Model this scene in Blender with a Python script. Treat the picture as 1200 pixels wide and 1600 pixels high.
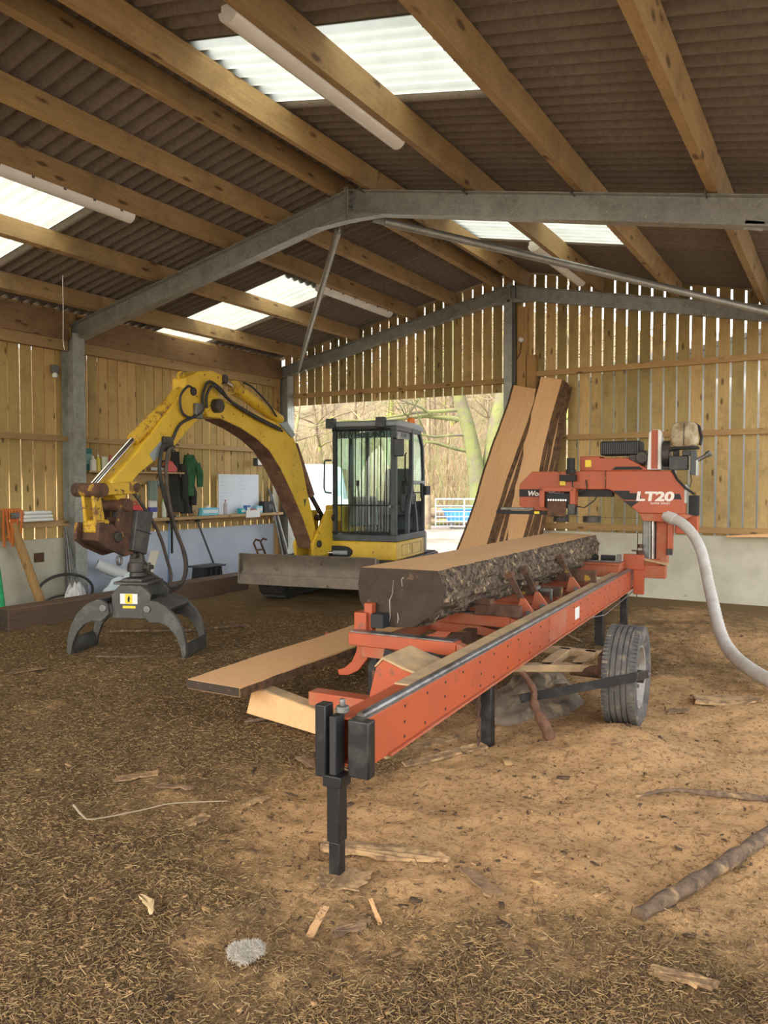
import bpy, bmesh, math, random
import numpy as np
from mathutils import Matrix, Vector

for o in list(bpy.data.objects):
    bpy.data.objects.remove(o)
SC = bpy.context.scene
COL = SC.collection
random.seed(7)
RNG = np.random.default_rng(11)
R = math.radians

# ------------------------------------------------------------------ camera
cam_d = bpy.data.cameras.new('camera')
cam = bpy.data.objects.new('camera', cam_d)
COL.objects.link(cam)
cam.location = (0.0, 0.0, 1.6)
cam.rotation_euler = (R(90) - math.atan(43 / 1200.0), 0, R(31))
cam_d.sensor_fit = 'VERTICAL'
cam_d.sensor_height = 32.0
cam_d.lens = 24.0            # 1200 px focal length on a 1600 px tall frame
cam_d.clip_end = 400
SC.camera = cam

# ------------------------------------------------------------------ daylight
world = bpy.data.worlds.new('sky')
SC.world = world
world.use_nodes = True
wn = world.node_tree
wn.nodes.clear()
sky = wn.nodes.new('ShaderNodeTexSky')
sky.sky_type = 'NISHITA'
sky.sun_disc = False
sky.sun_elevation = R(48)
sky.sun_rotation = R(205)
sky.air_density = 1.0
sky.dust_density = 2.5
sky.ozone_density = 0.6
bg = wn.nodes.new('ShaderNodeBackground')
bg.inputs['Strength'].default_value = 0.42
wo = wn.nodes.new('ShaderNodeOutputWorld')
hz = wn.nodes.new('ShaderNodeHueSaturation')          # thin white haze over the whole sky
hz.inputs['Saturation'].default_value = 0.42
tn = wn.nodes.new('ShaderNodeMix'); tn.data_type = 'RGBA'; tn.blend_type = 'MULTIPLY'
tn.inputs[0].default_value = 1.0; tn.inputs[7].default_value = (1.0, 0.945, 0.85, 1)
wn.links.new(sky.outputs[0], hz.inputs['Color'])
wn.links.new(hz.outputs[0], tn.inputs[6])
wn.links.new(tn.outputs[2], bg.inputs[0])
wn.links.new(bg.outputs[0], wo.inputs[0])

sun_d = bpy.data.lights.new('sun', 'SUN')
sun_d.energy = 1.35
sun_d.angle = R(2.0)
sun_d.color = (1.0, 0.93, 0.80)
sun = bpy.data.objects.new('sun', sun_d)
COL.objects.link(sun)
sun.rotation_euler = Vector((0.33, 0.60, -0.80)).to_track_quat('-Z', 'Y').to_euler()

SC.view_settings.view_transform = 'Standard'
SC.view_settings.look = 'None'
SC.view_settings.gamma = 1.0
SC.view_settings.use_curve_mapping = False
SC.view_settings.exposure = 1.4

# ------------------------------------------------------------------ helpers
def link(o, parent=None):
    COL.objects.link(o)
    if parent is not None:
        o.parent = parent
    return o

def tag(o, label=None, cat=None, group=None, kind=None):
    if label: o['label'] = label
    if cat: o['category'] = cat
    if group: o['group'] = group
    if kind: o['kind'] = kind
    return o

def thing(name, label, cat, loc=(0, 0, 0), rz=0.0, group=None):
    o = bpy.data.objects.new(name, None)
    o.empty_display_size = 0.1
    o.location = loc
    o.rotation_euler = (0, 0, rz)
    link(o)
    return tag(o, label, cat, group)

def struct(name, loc=(0, 0, 0)):
    o = bpy.data.objects.new(name, None)
    o.empty_display_size = 0.1
    o.location = loc
    link(o)
    return tag(o, kind='structure')

class MB:
    """collects boxes, prisms and tubes into one mesh"""
    def __init__(s):
        s.v = []; s.f = []
    def add(s, vs, fs):
        n = len(s.v)
        s.v += [tuple(map(float, p)) for p in vs]
        s.f += [tuple(i + n for i in f) for f in fs]
        return s
    def bx(s, x0, x1, y0, y1, z0, z1):
        v = [(x0, y0, z0), (x1, y0, z0), (x1, y1, z0), (x0, y1, z0), (x0, y0, z1), (x1, y0, z1), (x1, y1, z1), (x0, y1, z1)]
        return s.add(v, [(3, 2, 1, 0), (4, 5, 6, 7), (0, 1, 5, 4), (1, 2, 6, 5), (2, 3, 7, 6), (3, 0, 4, 7)])
    def box(s, c, d, M=None):
        h = [q / 2 for q in d]
        v = [Vector((x, y, z)) for z in (-h[2], h[2]) for x, y in ((-h[0], -h[1]), (h[0], -h[1]), (h[0], h[1]), (-h[0], h[1]))]
        if M is not None: v = [M @ p for p in v]
        v = [p + Vector(c) for p in v]
        return s.add(v, [(3, 2, 1, 0), (4, 5, 6, 7), (0, 1, 5, 4), (1, 2, 6, 5), (2, 3, 7, 6), (3, 0, 4, 7)])
    def prism(s, pts, axis, a, b):
        n = len(pts)
        ar = sum(pts[i][0] * pts[(i + 1) % n][1] - pts[(i + 1) % n][0] * pts[i][1] for i in range(n))
        if axis == 'y': mk = lambda p, t: (p[0], t, p[1])
        elif axis == 'x': mk = lambda p, t: (t, p[0], p[1])
        else: mk = lambda p, t: (p[0], p[1], t)
        v = [mk(p, a) for p in pts] + [mk(p, b) for p in pts]
        fl = (ar > 0) ^ (axis == 'y') ^ (b < a)
        lo = tuple(range(n)); hi = tuple(range(n, 2 * n))
        sides = [(i, (i + 1) % n, n + (i + 1) % n, n + i) for i in range(n)]
        if fl: fs = [lo[::-1], hi] + sides
        else: fs = [lo, hi[::-1]] + [q[::-1] for q in sides]
        return s.add(v, fs)
    def tube(s, pts, r, n=8, caps=True, flat=1.0):
        pts = [Vector(p) for p in pts]
        rs = r if isinstance(r, (list, tuple)) else [r] * len(pts)
        vs = []; fs = []
        prev = None
        for i, p in enumerate(pts):
            a = pts[max(i - 1, 0)]; b = pts[min(i + 1, len(pts) - 1)]
            t = (b - a).normalized()
            if prev is None:
                ref = Vector((0, 0, 1)) if abs(t.z) < 0.9 else Vector((1, 0, 0))
                x = t.cross(ref).normalized()
            else:
                x = (prev - t * prev.dot(t)).normalized()
            prev = x
            y = t.cross(x)
            for k in range(n):
                an = 2 * math.pi * k / n
                vs.append(p + x * math.cos(an) * rs[i] + y * math.sin(an) * rs[i] * flat)
        for i in range(len(pts) - 1):
            for k in range(n):
                fs.append((i * n + k, i * n + (k + 1) % n, (i + 1) * n + (k + 1) % n, (i + 1) * n + k))
        if caps:
            fs.append(tuple(range(n))[::-1])
            m = (len(pts) - 1) * n
            fs.append(tuple(range(m, m + n)))
        return s.add(vs, fs)
    def cyl(s, p0, p1, r, n=14, r2=None):
        return s.tube([p0, p1], [r, r if r2 is None else r2], n)
    def bar(s, p0, p1, w, h, up=(0, 0, 1)):
        p0 = Vector(p0); p1 = Vector(p1)
        t = (p1 - p0).normalized()
        x = t.cross(Vector(up)).normalized(); y = x.cross(t)
        vs = []
        for p in (p0, p1):
            for a, b in ((-1, -1), (1, -1), (1, 1), (-1, 1)):
                vs.append(p + x * a * w / 2 + y * b * h / 2)
        return s.add(vs, [(3, 2, 1, 0), (4, 5, 6, 7), (0, 1, 5, 4), (1, 2, 6, 5), (2, 3, 7, 6), (3, 0, 4, 7)][::1])
    def lathe(s, prof, M=None, n=20, closed=False):
        vs = []
        for r, z in prof:
            for k in range(n):
                a = 2 * math.pi * k / n
                p = Vector((r * math.cos(a), r * math.sin(a), z))
                vs.append(M @ p if M is not None else p)
        m = len(prof); fs = []
        for i in range(m if closed else m - 1):
            j = (i + 1) % m
            for k in range(n):
                fs.append((i * n + k, i * n + (k + 1) % n, j * n + (k + 1) % n, j * n + k))
        if not closed:
            fs.append(tuple(range(n))[::-1]); fs.append(tuple(range((m - 1) * n, m * n)))
        return s.add(vs, fs)
    def loft(s, rings, caps=True):
        n = len(rings[0]); vs = [p for r in rings for p in r]; fs = []
        for i in range(len(rings) - 1):
            for k in range(n):
                fs.append((i * n + k, i * n + (k + 1) % n, (i + 1) * n + (k + 1) % n, (i + 1) * n + k))
        if caps:
            fs.append(tuple(range(n))[::-1]); m = (len(rings) - 1) * n
            fs.append(tuple(range(m, m + n)))
        return s.add(vs, fs)
    def xf(s, M):
        s.v = [tuple(M @ Vector(p)) for p in s.v]
        return s
    def mesh(s, name, mat, smooth=None, fix=True):
        me = bpy.data.meshes.new(name)
        me.from_pydata(s.v, [], s.f)
        if fix:
            bm = bmesh.new(); bm.from_mesh(me)
            bmesh.ops.recalc_face_normals(bm, faces=bm.faces)
            bm.to_mesh(me); bm.free()
        if mat is not None: me.materials.append(mat)
        if smooth:
            me.polygons.foreach_set('use_smooth', [True] * len(me.polygons))
            me.set_sharp_from_angle(angle=R(smooth))
        me.update()
        return me
    def build(s, name, mat, parent=None, smooth=None, bevel=0, fix=True):
        o = bpy.data.objects.new(name, s.mesh(name, mat, smooth, fix))
        link(o, parent)
        if bevel:
            m = o.modifiers.new('edge', 'BEVEL')
            m.width = bevel; m.segments = 2; m.limit_method = 'ANGLE'; m.angle_limit = R(40)
            if not smooth:
                o.data.polygons.foreach_set('use_smooth', [True] * len(o.data.polygons))
                o.data.set_sharp_from_angle(angle=R(50))
        return o

def copy_tree(o, parent=None):
    c = o.copy()
    COL.objects.link(c)
    c.parent = parent
    for ch in list(o.children):
        copy_tree(ch, c)
    return c

def inst(name, me, parent, loc=(0, 0, 0), rot=(0, 0, 0), scale=(1, 1, 1)):
    o = bpy.data.objects.new(name, me)
    o.location = loc; o.rotation_euler = rot; o.scale = scale
    return link(o, parent)

def text(body, size, mat, parent, loc, rot, name='lettering', extrude=0.001, align='LEFT', shear=0.0, sx=1.0, bold=0.0):
    cu = bpy.data.curves.new(name, 'FONT')
    cu.body = body; cu.size = size; cu.extrude = extrude; cu.align_x = align; cu.shear = shear; cu.offset = bold
    cu.materials.append(mat)
    tmp = bpy.data.objects.new(name, cu)
    COL.objects.link(tmp)
    me = bpy.data.meshes.new_from_object(tmp)
    bpy.data.objects.remove(tmp)
    o = bpy.data.objects.new(name, me)
    o.location = loc; o.rotation_euler = rot; o.scale = (sx, 1, 1)
    return link(o, parent)

# ------------------------------------------------------------------ materials
def newmat(name):
    m = bpy.data.materials.new(name)
    m.use_nodes = True
    nt = m.node_tree
    return m, nt, nt.nodes['Principled BSDF']

def N(nt, t, **kw):
    n = nt.nodes.new(t)
    for k, v in kw.items():
        if k in n.inputs: n.inputs[k].default_value = v
        else: setattr(n, k, v)
    return n

def mixc(nt, fac, a, b, mode='MIX'):
    n = nt.nodes.new('ShaderNodeMix'); n.data_type = 'RGBA'; n.blend_type = mode
    for sock, val in ((n.inputs[0], fac), (n.inputs[6], a), (n.inputs[7], b)):
        if hasattr(val, 'links') or isinstance(val, bpy.types.NodeSocket): nt.links.new(val, sock)
        elif isinstance(val, (int, float)): sock.default_value = val
        else: sock.default_value = (*val, 1) if len(val) == 3 else val
    return n.outputs[2]

def ramp(nt, src, lo, hi, a=(0, 0, 0), b=(1, 1, 1)):
    n = nt.nodes.new('ShaderNodeValToRGB')
    e = n.color_ramp.elements
    e[0].position = lo; e[1].position = hi
    e[0].color = (*a, 1); e[1].color = (*b, 1)
    nt.links.new(src, n.inputs[0])
    return n.outputs[0]

def coords(nt, scale=(1, 1, 1), rnd=True):
    tc = nt.nodes.new('ShaderNodeTexCoord')
    mp = nt.nodes.new('ShaderNodeMapping')
    mp.inputs['Scale'].default_value = scale
    nt.links.new(tc.outputs['Object'], mp.inputs[0])
    if rnd:
        oi = nt.nodes.new('ShaderNodeObjectInfo')
        ml = nt.nodes.new('ShaderNodeMath'); ml.operation = 'MULTIPLY'; ml.inputs[1].default_value = 57.0
        nt.links.new(oi.outputs['Random'], ml.inputs[0])
        cb = nt.nodes.new('ShaderNodeCombineXYZ')
        for i in range(3): nt.links.new(ml.outputs[0], cb.inputs[i])
        nt.links.new(cb.outputs[0], mp.inputs['Location'])
    return mp.outputs[0]

def noise(nt, vec, scale, detail=4, rough=0.6):
    n = N(nt, 'ShaderNodeTexNoise', Scale=scale, Detail=detail, Roughness=rough)
    nt.links.new(vec, n.inputs['Vector'])
    return n.outputs[0]

def bump(nt, bsdf, src, strength, dist=0.01):
    b = N(nt, 'ShaderNodeBump', Strength=strength, Distance=dist)
    nt.links.new(src, b.inputs['Height'])
    nt.links.new(b.outputs[0], bsdf.inputs['Normal'])

def hsv_rand(nt, col, dv=0.25, dh=0.0):
    oi = nt.nodes.new('ShaderNodeObjectInfo')
    mr = nt.nodes.new('ShaderNodeMapRange')
    mr.inputs['To Min'].default_value = 1 - dv; mr.inputs['To Max'].default_value = 1 + dv
    nt.links.new(oi.outputs['Random'], mr.inputs[0])
    h = nt.nodes.new('ShaderNodeHueSaturation')
    nt.links.new(mr.outputs[0], h.inputs['Value'])
    nt.links.new(col, h.inputs['Color'])
    if dh:
        m2 = nt.nodes.new('ShaderNodeMapRange')
        m2.inputs['To Min'].default_value = 0.5 + dh; m2.inputs['To Max'].default_value = 0.5 - dh
        nt.links.new(oi.outputs['Random'], m2.inputs[0]); nt.links.new(m2.outputs[0], h.inputs['Hue'])
    return h.outputs[0]

def plain(name, c, rough=0.6, metal=0.0, c2=None, scale=6, lo=0.4, hi=0.65, bmp=0.0, bscale=60, rnd=0.0, spec=None, c3=None, s3=20, lo3=0.6, hi3=0.7):
    m, nt, b = newmat(name)
    b.inputs['Roughness'].default_value = rough
    b.inputs['Metallic'].default_value = metal
    if spec is not None: b.inputs['Specular IOR Level'].default_value = spec
    b.inputs['Base Color'].default_value = (*c, 1)
    vec = None
    if c2 is not None or bmp:
        vec = coords(nt)
    col = None
    if c2 is not None:
        col = mixc(nt, ramp(nt, noise(nt, vec, scale, 5, 0.65), lo, hi), c, c2)
        if c3 is not None:
            col = mixc(nt, ramp(nt, noise(nt, vec, s3, 4, 0.6), lo3, hi3), col, c3)
        if rnd: col = hsv_rand(nt, col, rnd)
        nt.links.new(col, b.inputs['Base Color'])
    if bmp: bump(nt, b, noise(nt, vec, bscale, 3, 0.6), bmp)
    return m

def wood(name, c1, c2, axis='z', knots=True, dv=0.2, rough=0.75, knotcol=(0.09, 0.045, 0.018), grain=1.0, stain=None, dh=0.0, ksc=1.6):
    m, nt, b = newmat(name)
    b.inputs['Roughness'].default_value = rough
    st = 0.06
    sc = {'x': (st, 1, 1), 'y': (1, st, 1), 'z': (1, 1, st)}[axis]
    v = coords(nt, sc)
    v2 = coords(nt, {'x': (0.35, 1, 1), 'y': (1, 0.35, 1), 'z': (1, 1, 0.35)}[axis])
    v1 = coords(nt, (1, 1, 1))
    g = noise(nt, v, 45 * grain, 5, 0.65)
    col = mixc(nt, ramp(nt, g, 0.3, 0.75), c1, c2)
    big = noise(nt, v2, 3.0, 3, 0.5)
    col = mixc(nt, ramp(nt, big, 0.35, 0.8, (0, 0, 0), (0.7, 0.7, 0.7)), col, c2)
    if stain is not None:
        col = mixc(nt, ramp(nt, noise(nt, v1, 2.2, 5, 0.7), 0.5, 0.72, (0, 0, 0), (0.8, 0.8, 0.8)), col, stain)
    if knots:
        vo = N(nt, 'ShaderNodeTexVoronoi', Scale=5.5 * ksc, Randomness=1.0)
        nt.links.new(v2, vo.inputs['Vector'])
        wob = noise(nt, v1, 30, 2, 0.5)
        ad = nt.nodes.new('ShaderNodeMath'); ad.operation = 'MULTIPLY_ADD'
        nt.links.new(wob, ad.inputs[0]); ad.inputs[1].default_value = 0.10
        nt.links.new(vo.outputs['Distance'], ad.inputs[2])
        col = mixc(nt, ramp(nt, ad.outputs[0], 0.15, 0.25, (0.9, 0.9, 0.9), (0, 0, 0)), col, knotcol)
    fine = noise(nt, coords(nt, {'x': (0.2, 1, 1), 'y': (1, 0.2, 1), 'z': (1, 1, 0.2)}[axis]), 130, 3, 0.7)
    col = mixc(nt, ramp(nt, fine, 0.35, 0.7, (0.0, 0.0, 0.0), (0.35, 0.35, 0.35)), col, tuple(q * 0.55 for q in c2))
    if dv: col = hsv_rand(nt, col, dv, dh)
    nt.links.new(col, b.inputs['Base Color'])
    bump(nt, b, g, 0.25, 0.004)
    return m

M = {}
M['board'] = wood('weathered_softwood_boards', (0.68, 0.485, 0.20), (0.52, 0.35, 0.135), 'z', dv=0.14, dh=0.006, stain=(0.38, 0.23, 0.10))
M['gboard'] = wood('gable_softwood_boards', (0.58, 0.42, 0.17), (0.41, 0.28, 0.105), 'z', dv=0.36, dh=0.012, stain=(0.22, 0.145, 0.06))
M['rail'] = wood('softwood_rails', (0.54, 0.37, 0.17), (0.40, 0.255, 0.115), 'y', dv=0.12)
M['railx'] = wood('softwood_rails_across', (0.52, 0.33, 0.13), (0.38, 0.22, 0.09), 'x', dv=0.12)
M['purlin'] = wood('softwood_purlins', (0.54, 0.365, 0.165), (0.36, 0.235, 0.10), 'y', dv=0.18, stain=(0.20, 0.13, 0.07), ksc=1.3)
M['post'] = wood('softwood_posts', (0.55, 0.33, 0.12), (0.40, 0.22, 0.08), 'z', dv=0.1)
M['sawn'] = wood('fresh_sawn_larch', (0.82, 0.51, 0.265), (0.72, 0.40, 0.18), 'y', knots=False, dv=0.08, grain=0.8)
M['sawnz'] = wood('fresh_sawn_larch_upright', (0.72, 0.43, 0.19), (0.58, 0.31, 0.12), 'z', knots=False, dv=0.2, grain=0.8)
M['baulk'] = wood('old_dark_baulk', (0.17, 0.105, 0.065), (0.09, 0.052, 0.032), 'y', knots=False, dv=0.1)
M['eave'] = wood('dark_eave_timber', (0.36, 0.225, 0.105), (0.24, 0.14, 0.065), 'y', dv=0.08, stain=(0.14, 0.085, 0.045))
M['bark'] = plain('log_bark', (0.15, 0.105, 0.068), 0.95, c2=(0.035, 0.023, 0.016), scale=24, lo=0.42, hi=0.58, c3=(0.36, 0.26, 0.15), s3=16, lo3=0.57, hi3=0.66, bmp=1.0, bscale=60)
M['barkdark'] = plain('plank_bark_edge', (0.16, 0.085, 0.04), 0.95, c2=(0.05, 0.028, 0.015), scale=14, bmp=0.8, bscale=50)
M['endgrain'] = plain('weathered_end_grain', (0.055, 0.035, 0.022), 0.85, c2=(0.028, 0.018, 0.013), scale=8, lo=0.35, hi=0.7, c3=(0.2, 0.12, 0.07), s3=14, lo3=0.62, hi3=0.8, bmp=0.3, bscale=90)
M['roof'] = plain('fibre_cement_sheet', (0.225, 0.19, 0.155), 0.9, c2=(0.175, 0.145, 0.115), scale=22, rnd=0.1, c3=(0.26, 0.24, 0.21), s3=90, lo3=0.6, hi3=0.75, bmp=0.15, bscale=200)
M['galv'] = plain('galvanised_steel', (0.40, 0.41, 0.385), 0.45, 0.55, c2=(0.29, 0.30, 0.27), scale=7, c3=(0.5, 0.5, 0.48), s3=40, lo3=0.55, hi3=0.7)
M['galvd'] = plain('dull_steel', (0.22, 0.22, 0.21), 0.5, 0.6, c2=(0.14, 0.13, 0.12), scale=14)
M['concrete'] = plain('concrete_panel_grey', (0.56, 0.53, 0.42), 0.9, c2=(0.45, 0.42, 0.33), scale=2.2, c3=(0.24, 0.20, 0.14), s3=5, lo3=0.68, hi3=0.8, bmp=0.1)
M['paint'] = plain('painted_panel_bluewhite', (0.55, 0.61, 0.72), 0.7, c2=(0.48, 0.54, 0.66), scale=2.5, c3=(0.35, 0.36, 0.36), s3=6, lo3=0.70, hi3=0.8)
M['yellow'] = plain('machine_yellow_paint', (0.70, 0.45, 0.035), 0.42, c2=(0.60, 0.37, 0.03), scale=3, c3=(0.16, 0.075, 0.03), s3=16, lo3=0.635, hi3=0.68)
M['yelworn'] = plain('worn_yellow_paint', (0.62, 0.38, 0.03), 0.5, c2=(0.20, 0.09, 0.03), scale=9, lo=0.5, hi=0.6, c3=(0.07, 0.04, 0.025), s3=20, lo3=0.6, hi3=0.66)
M['belly'] = plain('brown_boom_belly', (0.20, 0.105, 0.06), 0.8, c2=(0.11, 0.055, 0.035), scale=6, c3=(0.42, 0.26, 0.06), s3=9, lo3=0.66, hi3=0.74)
M['rust'] = plain('rusted_steel', (0.13, 0.06, 0.032), 0.85, c2=(0.055, 0.03, 0.02), scale=9, c3=(0.42, 0.24, 0.03), s3=7, lo3=0.62, hi3=0.68, bmp=0.4)
M['darkm'] = plain('dark_greasy_metal', (0.035, 0.033, 0.032), 0.5, 0.3, c2=(0.08, 0.065, 0.05), scale=9)
M['grab'] = plain('grey_black_paint_worn', (0.065, 0.063, 0.058), 0.5, 0.2, c2=(0.14, 0.13, 0.115), scale=8, lo=0.5, hi=0.75, c3=(0.20, 0.17, 0.13), s3=22, lo3=0.66, hi3=0.74)
M['chrome'] = plain('chrome_rod', (0.75, 0.75, 0.74), 0.18, 1.0)
M['rubber'] = plain('black_rubber', (0.022, 0.022, 0.022), 0.65, c2=(0.05, 0.045, 0.04), scale=12)
M['hosegrey'] = plain('brown_hose_wear', (0.10, 0.075, 0.055), 0.7, c2=(0.05, 0.04, 0.035), scale=10)
M['cabgrey'] = plain('cab_grey_paint', (0.045, 0.052, 0.06), 0.5, c2=(0.07, 0.075, 0.08), scale=6)
M['cablight'] = plain('cab_light_grey', (0.30, 0.33, 0.34), 0.5)
M['steelblade'] = plain('scraped_blade_steel', (0.15, 0.125, 0.10), 0.5, 0.3, c2=(0.24, 0.19, 0.14), scale=5, c3=(0.09, 0.06, 0.045), s3=10, lo3=0.6, hi3=0.7)
M['orange'] = plain('orange_red_paint', (0.43, 0.080, 0.023), 0.5, c2=(0.37, 0.075, 0.030), scale=3, c3=(0.20, 0.075, 0.045), s3=11, lo3=0.63, hi3=0.72)
M['orangedust'] = plain('dusty_orange_paint', (0.40, 0.085, 0.035), 0.7, c2=(0.36, 0.165, 0.085), scale=6, lo=0.4, hi=0.75)
M['railtop'] = plain('worn_rail_steel', (0.30, 0.30, 0.31), 0.32, 0.8, c2=(0.12, 0.10, 0.09), scale=9)
M['blackpaint'] = plain('black_paint_scuffed', (0.011, 0.011, 0.012), 0.42, 0.1, c2=(0.048, 0.044, 0.04), scale=9, lo=0.52, hi=0.72)
M['dusty'] = plain('sawdust_covered_metal', (0.52, 0.35, 0.18), 0.95, c2=(0.36, 0.25, 0.15), scale=6, bmp=0.3)
M['tyre'] = plain('tyre_rubber', (0.055, 0.054, 0.056), 0.8, c2=(0.12, 0.105, 0.09), scale=6, c3=(0.24, 0.19, 0.13), s3=14, lo3=0.55, hi3=0.70, bmp=0.2)
M['rim'] = plain('dusty_wheel_rim', (0.34, 0.32, 0.29), 0.6, 0.4, c2=(0.22, 0.17, 0.12), scale=9)
M['hose'] = plain('ribbed_grey_hose', (0.52, 0.50, 0.48), 0.4, c2=(0.42, 0.38, 0.33), scale=7)
M['white'] = plain('white_plastic', (0.78, 0.78, 0.76), 0.45)
M['tubew'] = plain('light_fitting_plastic', (0.86, 0.85, 0.80), 0.35, c2=(0.78, 0.76, 0.70), scale=5)
M['text'] = plain('white_lettering', (0.80, 0.74, 0.68), 0.6)
M['textblack'] = plain('black_lettering', (0.02, 0.02, 0.02), 0.6)
M['sticker_y'] = plain('yellow_sticker', (0.85, 0.65, 0.03), 0.5)
M['beacon'] = plain('amber_beacon', (0.85, 0.22, 0.02), 0.3)
M['textdark'] = plain('dark_label', (0.10, 0.07, 0.03), 0.6)
M['black'] = plain('matt_black', (0.018, 0.018, 0.019), 0.7)
M['seat'] = plain('worn_seat_vinyl', (0.50, 0.42, 0.29), 0.8, c2=(0.27, 0.19, 0.10), scale=9, lo=0.42, hi=0.6, bmp=0.3)
M['seatgrey'] = plain('grey_seat_cloth', (0.10, 0.105, 0.11), 0.9)
M['strawmat'] = plain('rootwood', (0.16, 0.075, 0.04), 0.9, c2=(0.08, 0.04, 0.025), scale=14, bmp=0.5)

def glass_mat():
    m, nt, b = newmat('tinted_cab_glass')
    nt.nodes.remove(b)
    out = nt.nodes['Material Output']
    tr = N(nt, 'ShaderNodeBsdfTransparent'); tr.inputs[0].default_value = (0.86, 0.95, 0.92, 1)
    gl = N(nt, 'ShaderNodeBsdfGlossy', Roughness=0.03)
    lw = N(nt, 'ShaderNodeLayerWeight', Blend=0.35)
    fr = nt.nodes.new('ShaderNodeMath'); fr.operation = 'MULTIPLY_ADD'; fr.inputs[1].default_value = 0.22; fr.inputs[2].default_value = 0.03
    nt.links.new(lw.outputs['Facing'], fr.inputs[0])
    mx = nt.nodes.new('ShaderNodeMixShader')
    nt.links.new(fr.outputs[0], mx.inputs[0]); nt.links.new(tr.outputs[0], mx.inputs[1]); nt.links.new(gl.outputs[0], mx.inputs[2])
    nt.links.new(mx.outputs[0], out.inputs[0])
    return m
M['glass'] = glass_mat()

def skylight_mat():
    m, nt, b = newmat('translucent_roof_sheet')
    nt.nodes.remove(b)
    out = nt.nodes['Material Output']
    v = coords(nt)
    c = mixc(nt, ramp(nt, noise(nt, v, 2.5, 4, 0.6), 0.35, 0.75), (0.50, 0.51, 0.44), (0.38, 0.39, 0.32))
    tl = N(nt, 'ShaderNodeBsdfTranslucent'); nt.links.new(c, tl.inputs[0])
    tr = N(nt, 'ShaderNodeBsdfTransparent'); tr.inputs[0].default_value = (0.9, 0.92, 0.88, 1)
    df = N(nt, 'ShaderNodeBsdfDiffuse'); df.inputs[0].default_value = (0.7, 0.72, 0.68, 1)
    m1 = nt.nodes.new('ShaderNodeMixShader'); m1.inputs[0].default_value = 0.12
    nt.links.new(tl.outputs[0], m1.inputs[1]); nt.links.new(df.outputs[0], m1.inputs[2])
    m2 = nt.nodes.new('ShaderNodeMixShader'); m2.inputs[0].default_value = 0.0
    nt.links.new(m1.outputs[0], m2.inputs[1]); nt.links.new(tr.outputs[0], m2.inputs[2])
    nt.links.new(m2.outputs[0], out.inputs[0])
    return m
M['skylight'] = skylight_mat()
# ================================================================== the barn
RX, RZ, SL = -4.43, 4.62, 0.205          # ridge x, steel top at ridge, slope
ANG = math.atan(SL)
def steel_z(x): return RZ - SL * abs(x - RX)
def sheet_z(x): return steel_z(x) + 0.235
FRAMES = (11.1, 6.7, 2.3)

# ---- ceiling: corrugated sheets, translucent sheets, purlins
ceiling = struct('ceiling')
def sheet_mesh(name, L, mat):
    n = 56; W = 1.06
    top = []; bot = []
    for i in range(n + 1):
        y = W * i / n
        z = 0.033 * math.cos(2 * math.pi * y / 0.1471)
        top.append((y, z))
    mb = MB()
    vs = []
    for x in (0, L):
        for y, z in top: vs.append((x, y, z))
    for x in (0, L):
        for y, z in top: vs.append((x, y, z + 0.007))
    k = n + 1; fs = []
    for i in range(n):
        fs.append((i, i + 1, k + i + 1, k + i))
        fs.append((2 * k + i, 3 * k + i, 3 * k + i + 1, 2 * k + i + 1))
        fs.append((i, 2 * k + i, 2 * k + i + 1, i + 1))
        fs.append((k + i, k + i + 1, 3 * k + i + 1, 3 * k + i))
    fs.append((0, k, 3 * k, 2 * k)); fs.append((n, 2 * k + n, 3 * k + n, k + n))
    mb.add(vs, fs)
    return mb.mesh(name, mat, smooth=50)
def sky_mesh(name, L, mat):
    n = 56; W = 1.06; vs = []; fs = []
    for x in (0, L):
        for i in range(n + 1):
            y = W * i / n
            vs.append((x, y, 0.033 * math.cos(2 * math.pi * y / 0.1471)))
    for i in range(n): fs.append((i, i + 1, n + 2 + i, n + 1 + i))
    return MB().add(vs, fs).mesh(name, mat, smooth=50)
cosA = math.cos(ANG)
LA_R = 2.26 / cosA; LB_R = 2.95 / cosA; LA_L = 2.16 / cosA; LB_L = 2.75 / cosA
sm = {'AR': sheet_mesh('roof_sheet', LA_R, M['roof']), 'BR': sheet_mesh('roof_sheet', LB_R, M['roof']),
      'AL': sheet_mesh('roof_sheet', LA_L, M['roof']), 'BL': sheet_mesh('roof_sheet', LB_L, M['roof'])}
skR = sky_mesh('skylight_sheet', LA_R, M['skylight']); skL = sky_mesh('skylight_sheet', LB_L, M['skylight'])
for i in range(-8, 7):
    y = 4.17 + 1.0297 * i
    lit = i in (-8, -4, 0, 4)
    dz = 0.004 * (i % 2)
    # right slope (towards +x): upper row then lower row
    inst('skylight_sheet' if lit else 'roof_sheet', skR if lit else sm['AR'], ceiling, (RX, y, sheet_z(RX) + 0.03 + dz), (0, ANG, 0))
    inst('roof_sheet', sm['BR'], ceiling, (RX + 2.16, y, sheet_z(RX + 2.16) + 0.018 + dz), (0, ANG, 0))
    # left slope: turned about z so the sheet runs to -x
    inst('roof_sheet', sm['AL'], ceiling, (RX, y + 1.06, sheet_z(RX) + 0.03 + dz), (0, ANG, math.pi))
    inst('skylight_sheet' if lit else 'roof_sheet', skL if lit else sm['BL'], ceiling, (RX - 2.06, y + 1.06, sheet_z(RX - 2.06) + 0.018 + dz), (0, ANG, math.pi))
MB().prism([(RX - 0.3, sheet_z(RX - 0.3) + 0.06), (RX, sheet_z(RX) + 0.085), (RX + 0.3, sheet_z(RX + 0.3) + 0.06), (RX + 0.3, sheet_z(RX + 0.3) + 0.075), (RX, sheet_z(RX) + 0.11), (RX - 0.3, sheet_z(RX - 0.3) + 0.075)], 'y', -4.0, 11.5).build('ridge_capping', M['roof'], ceiling)

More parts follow.
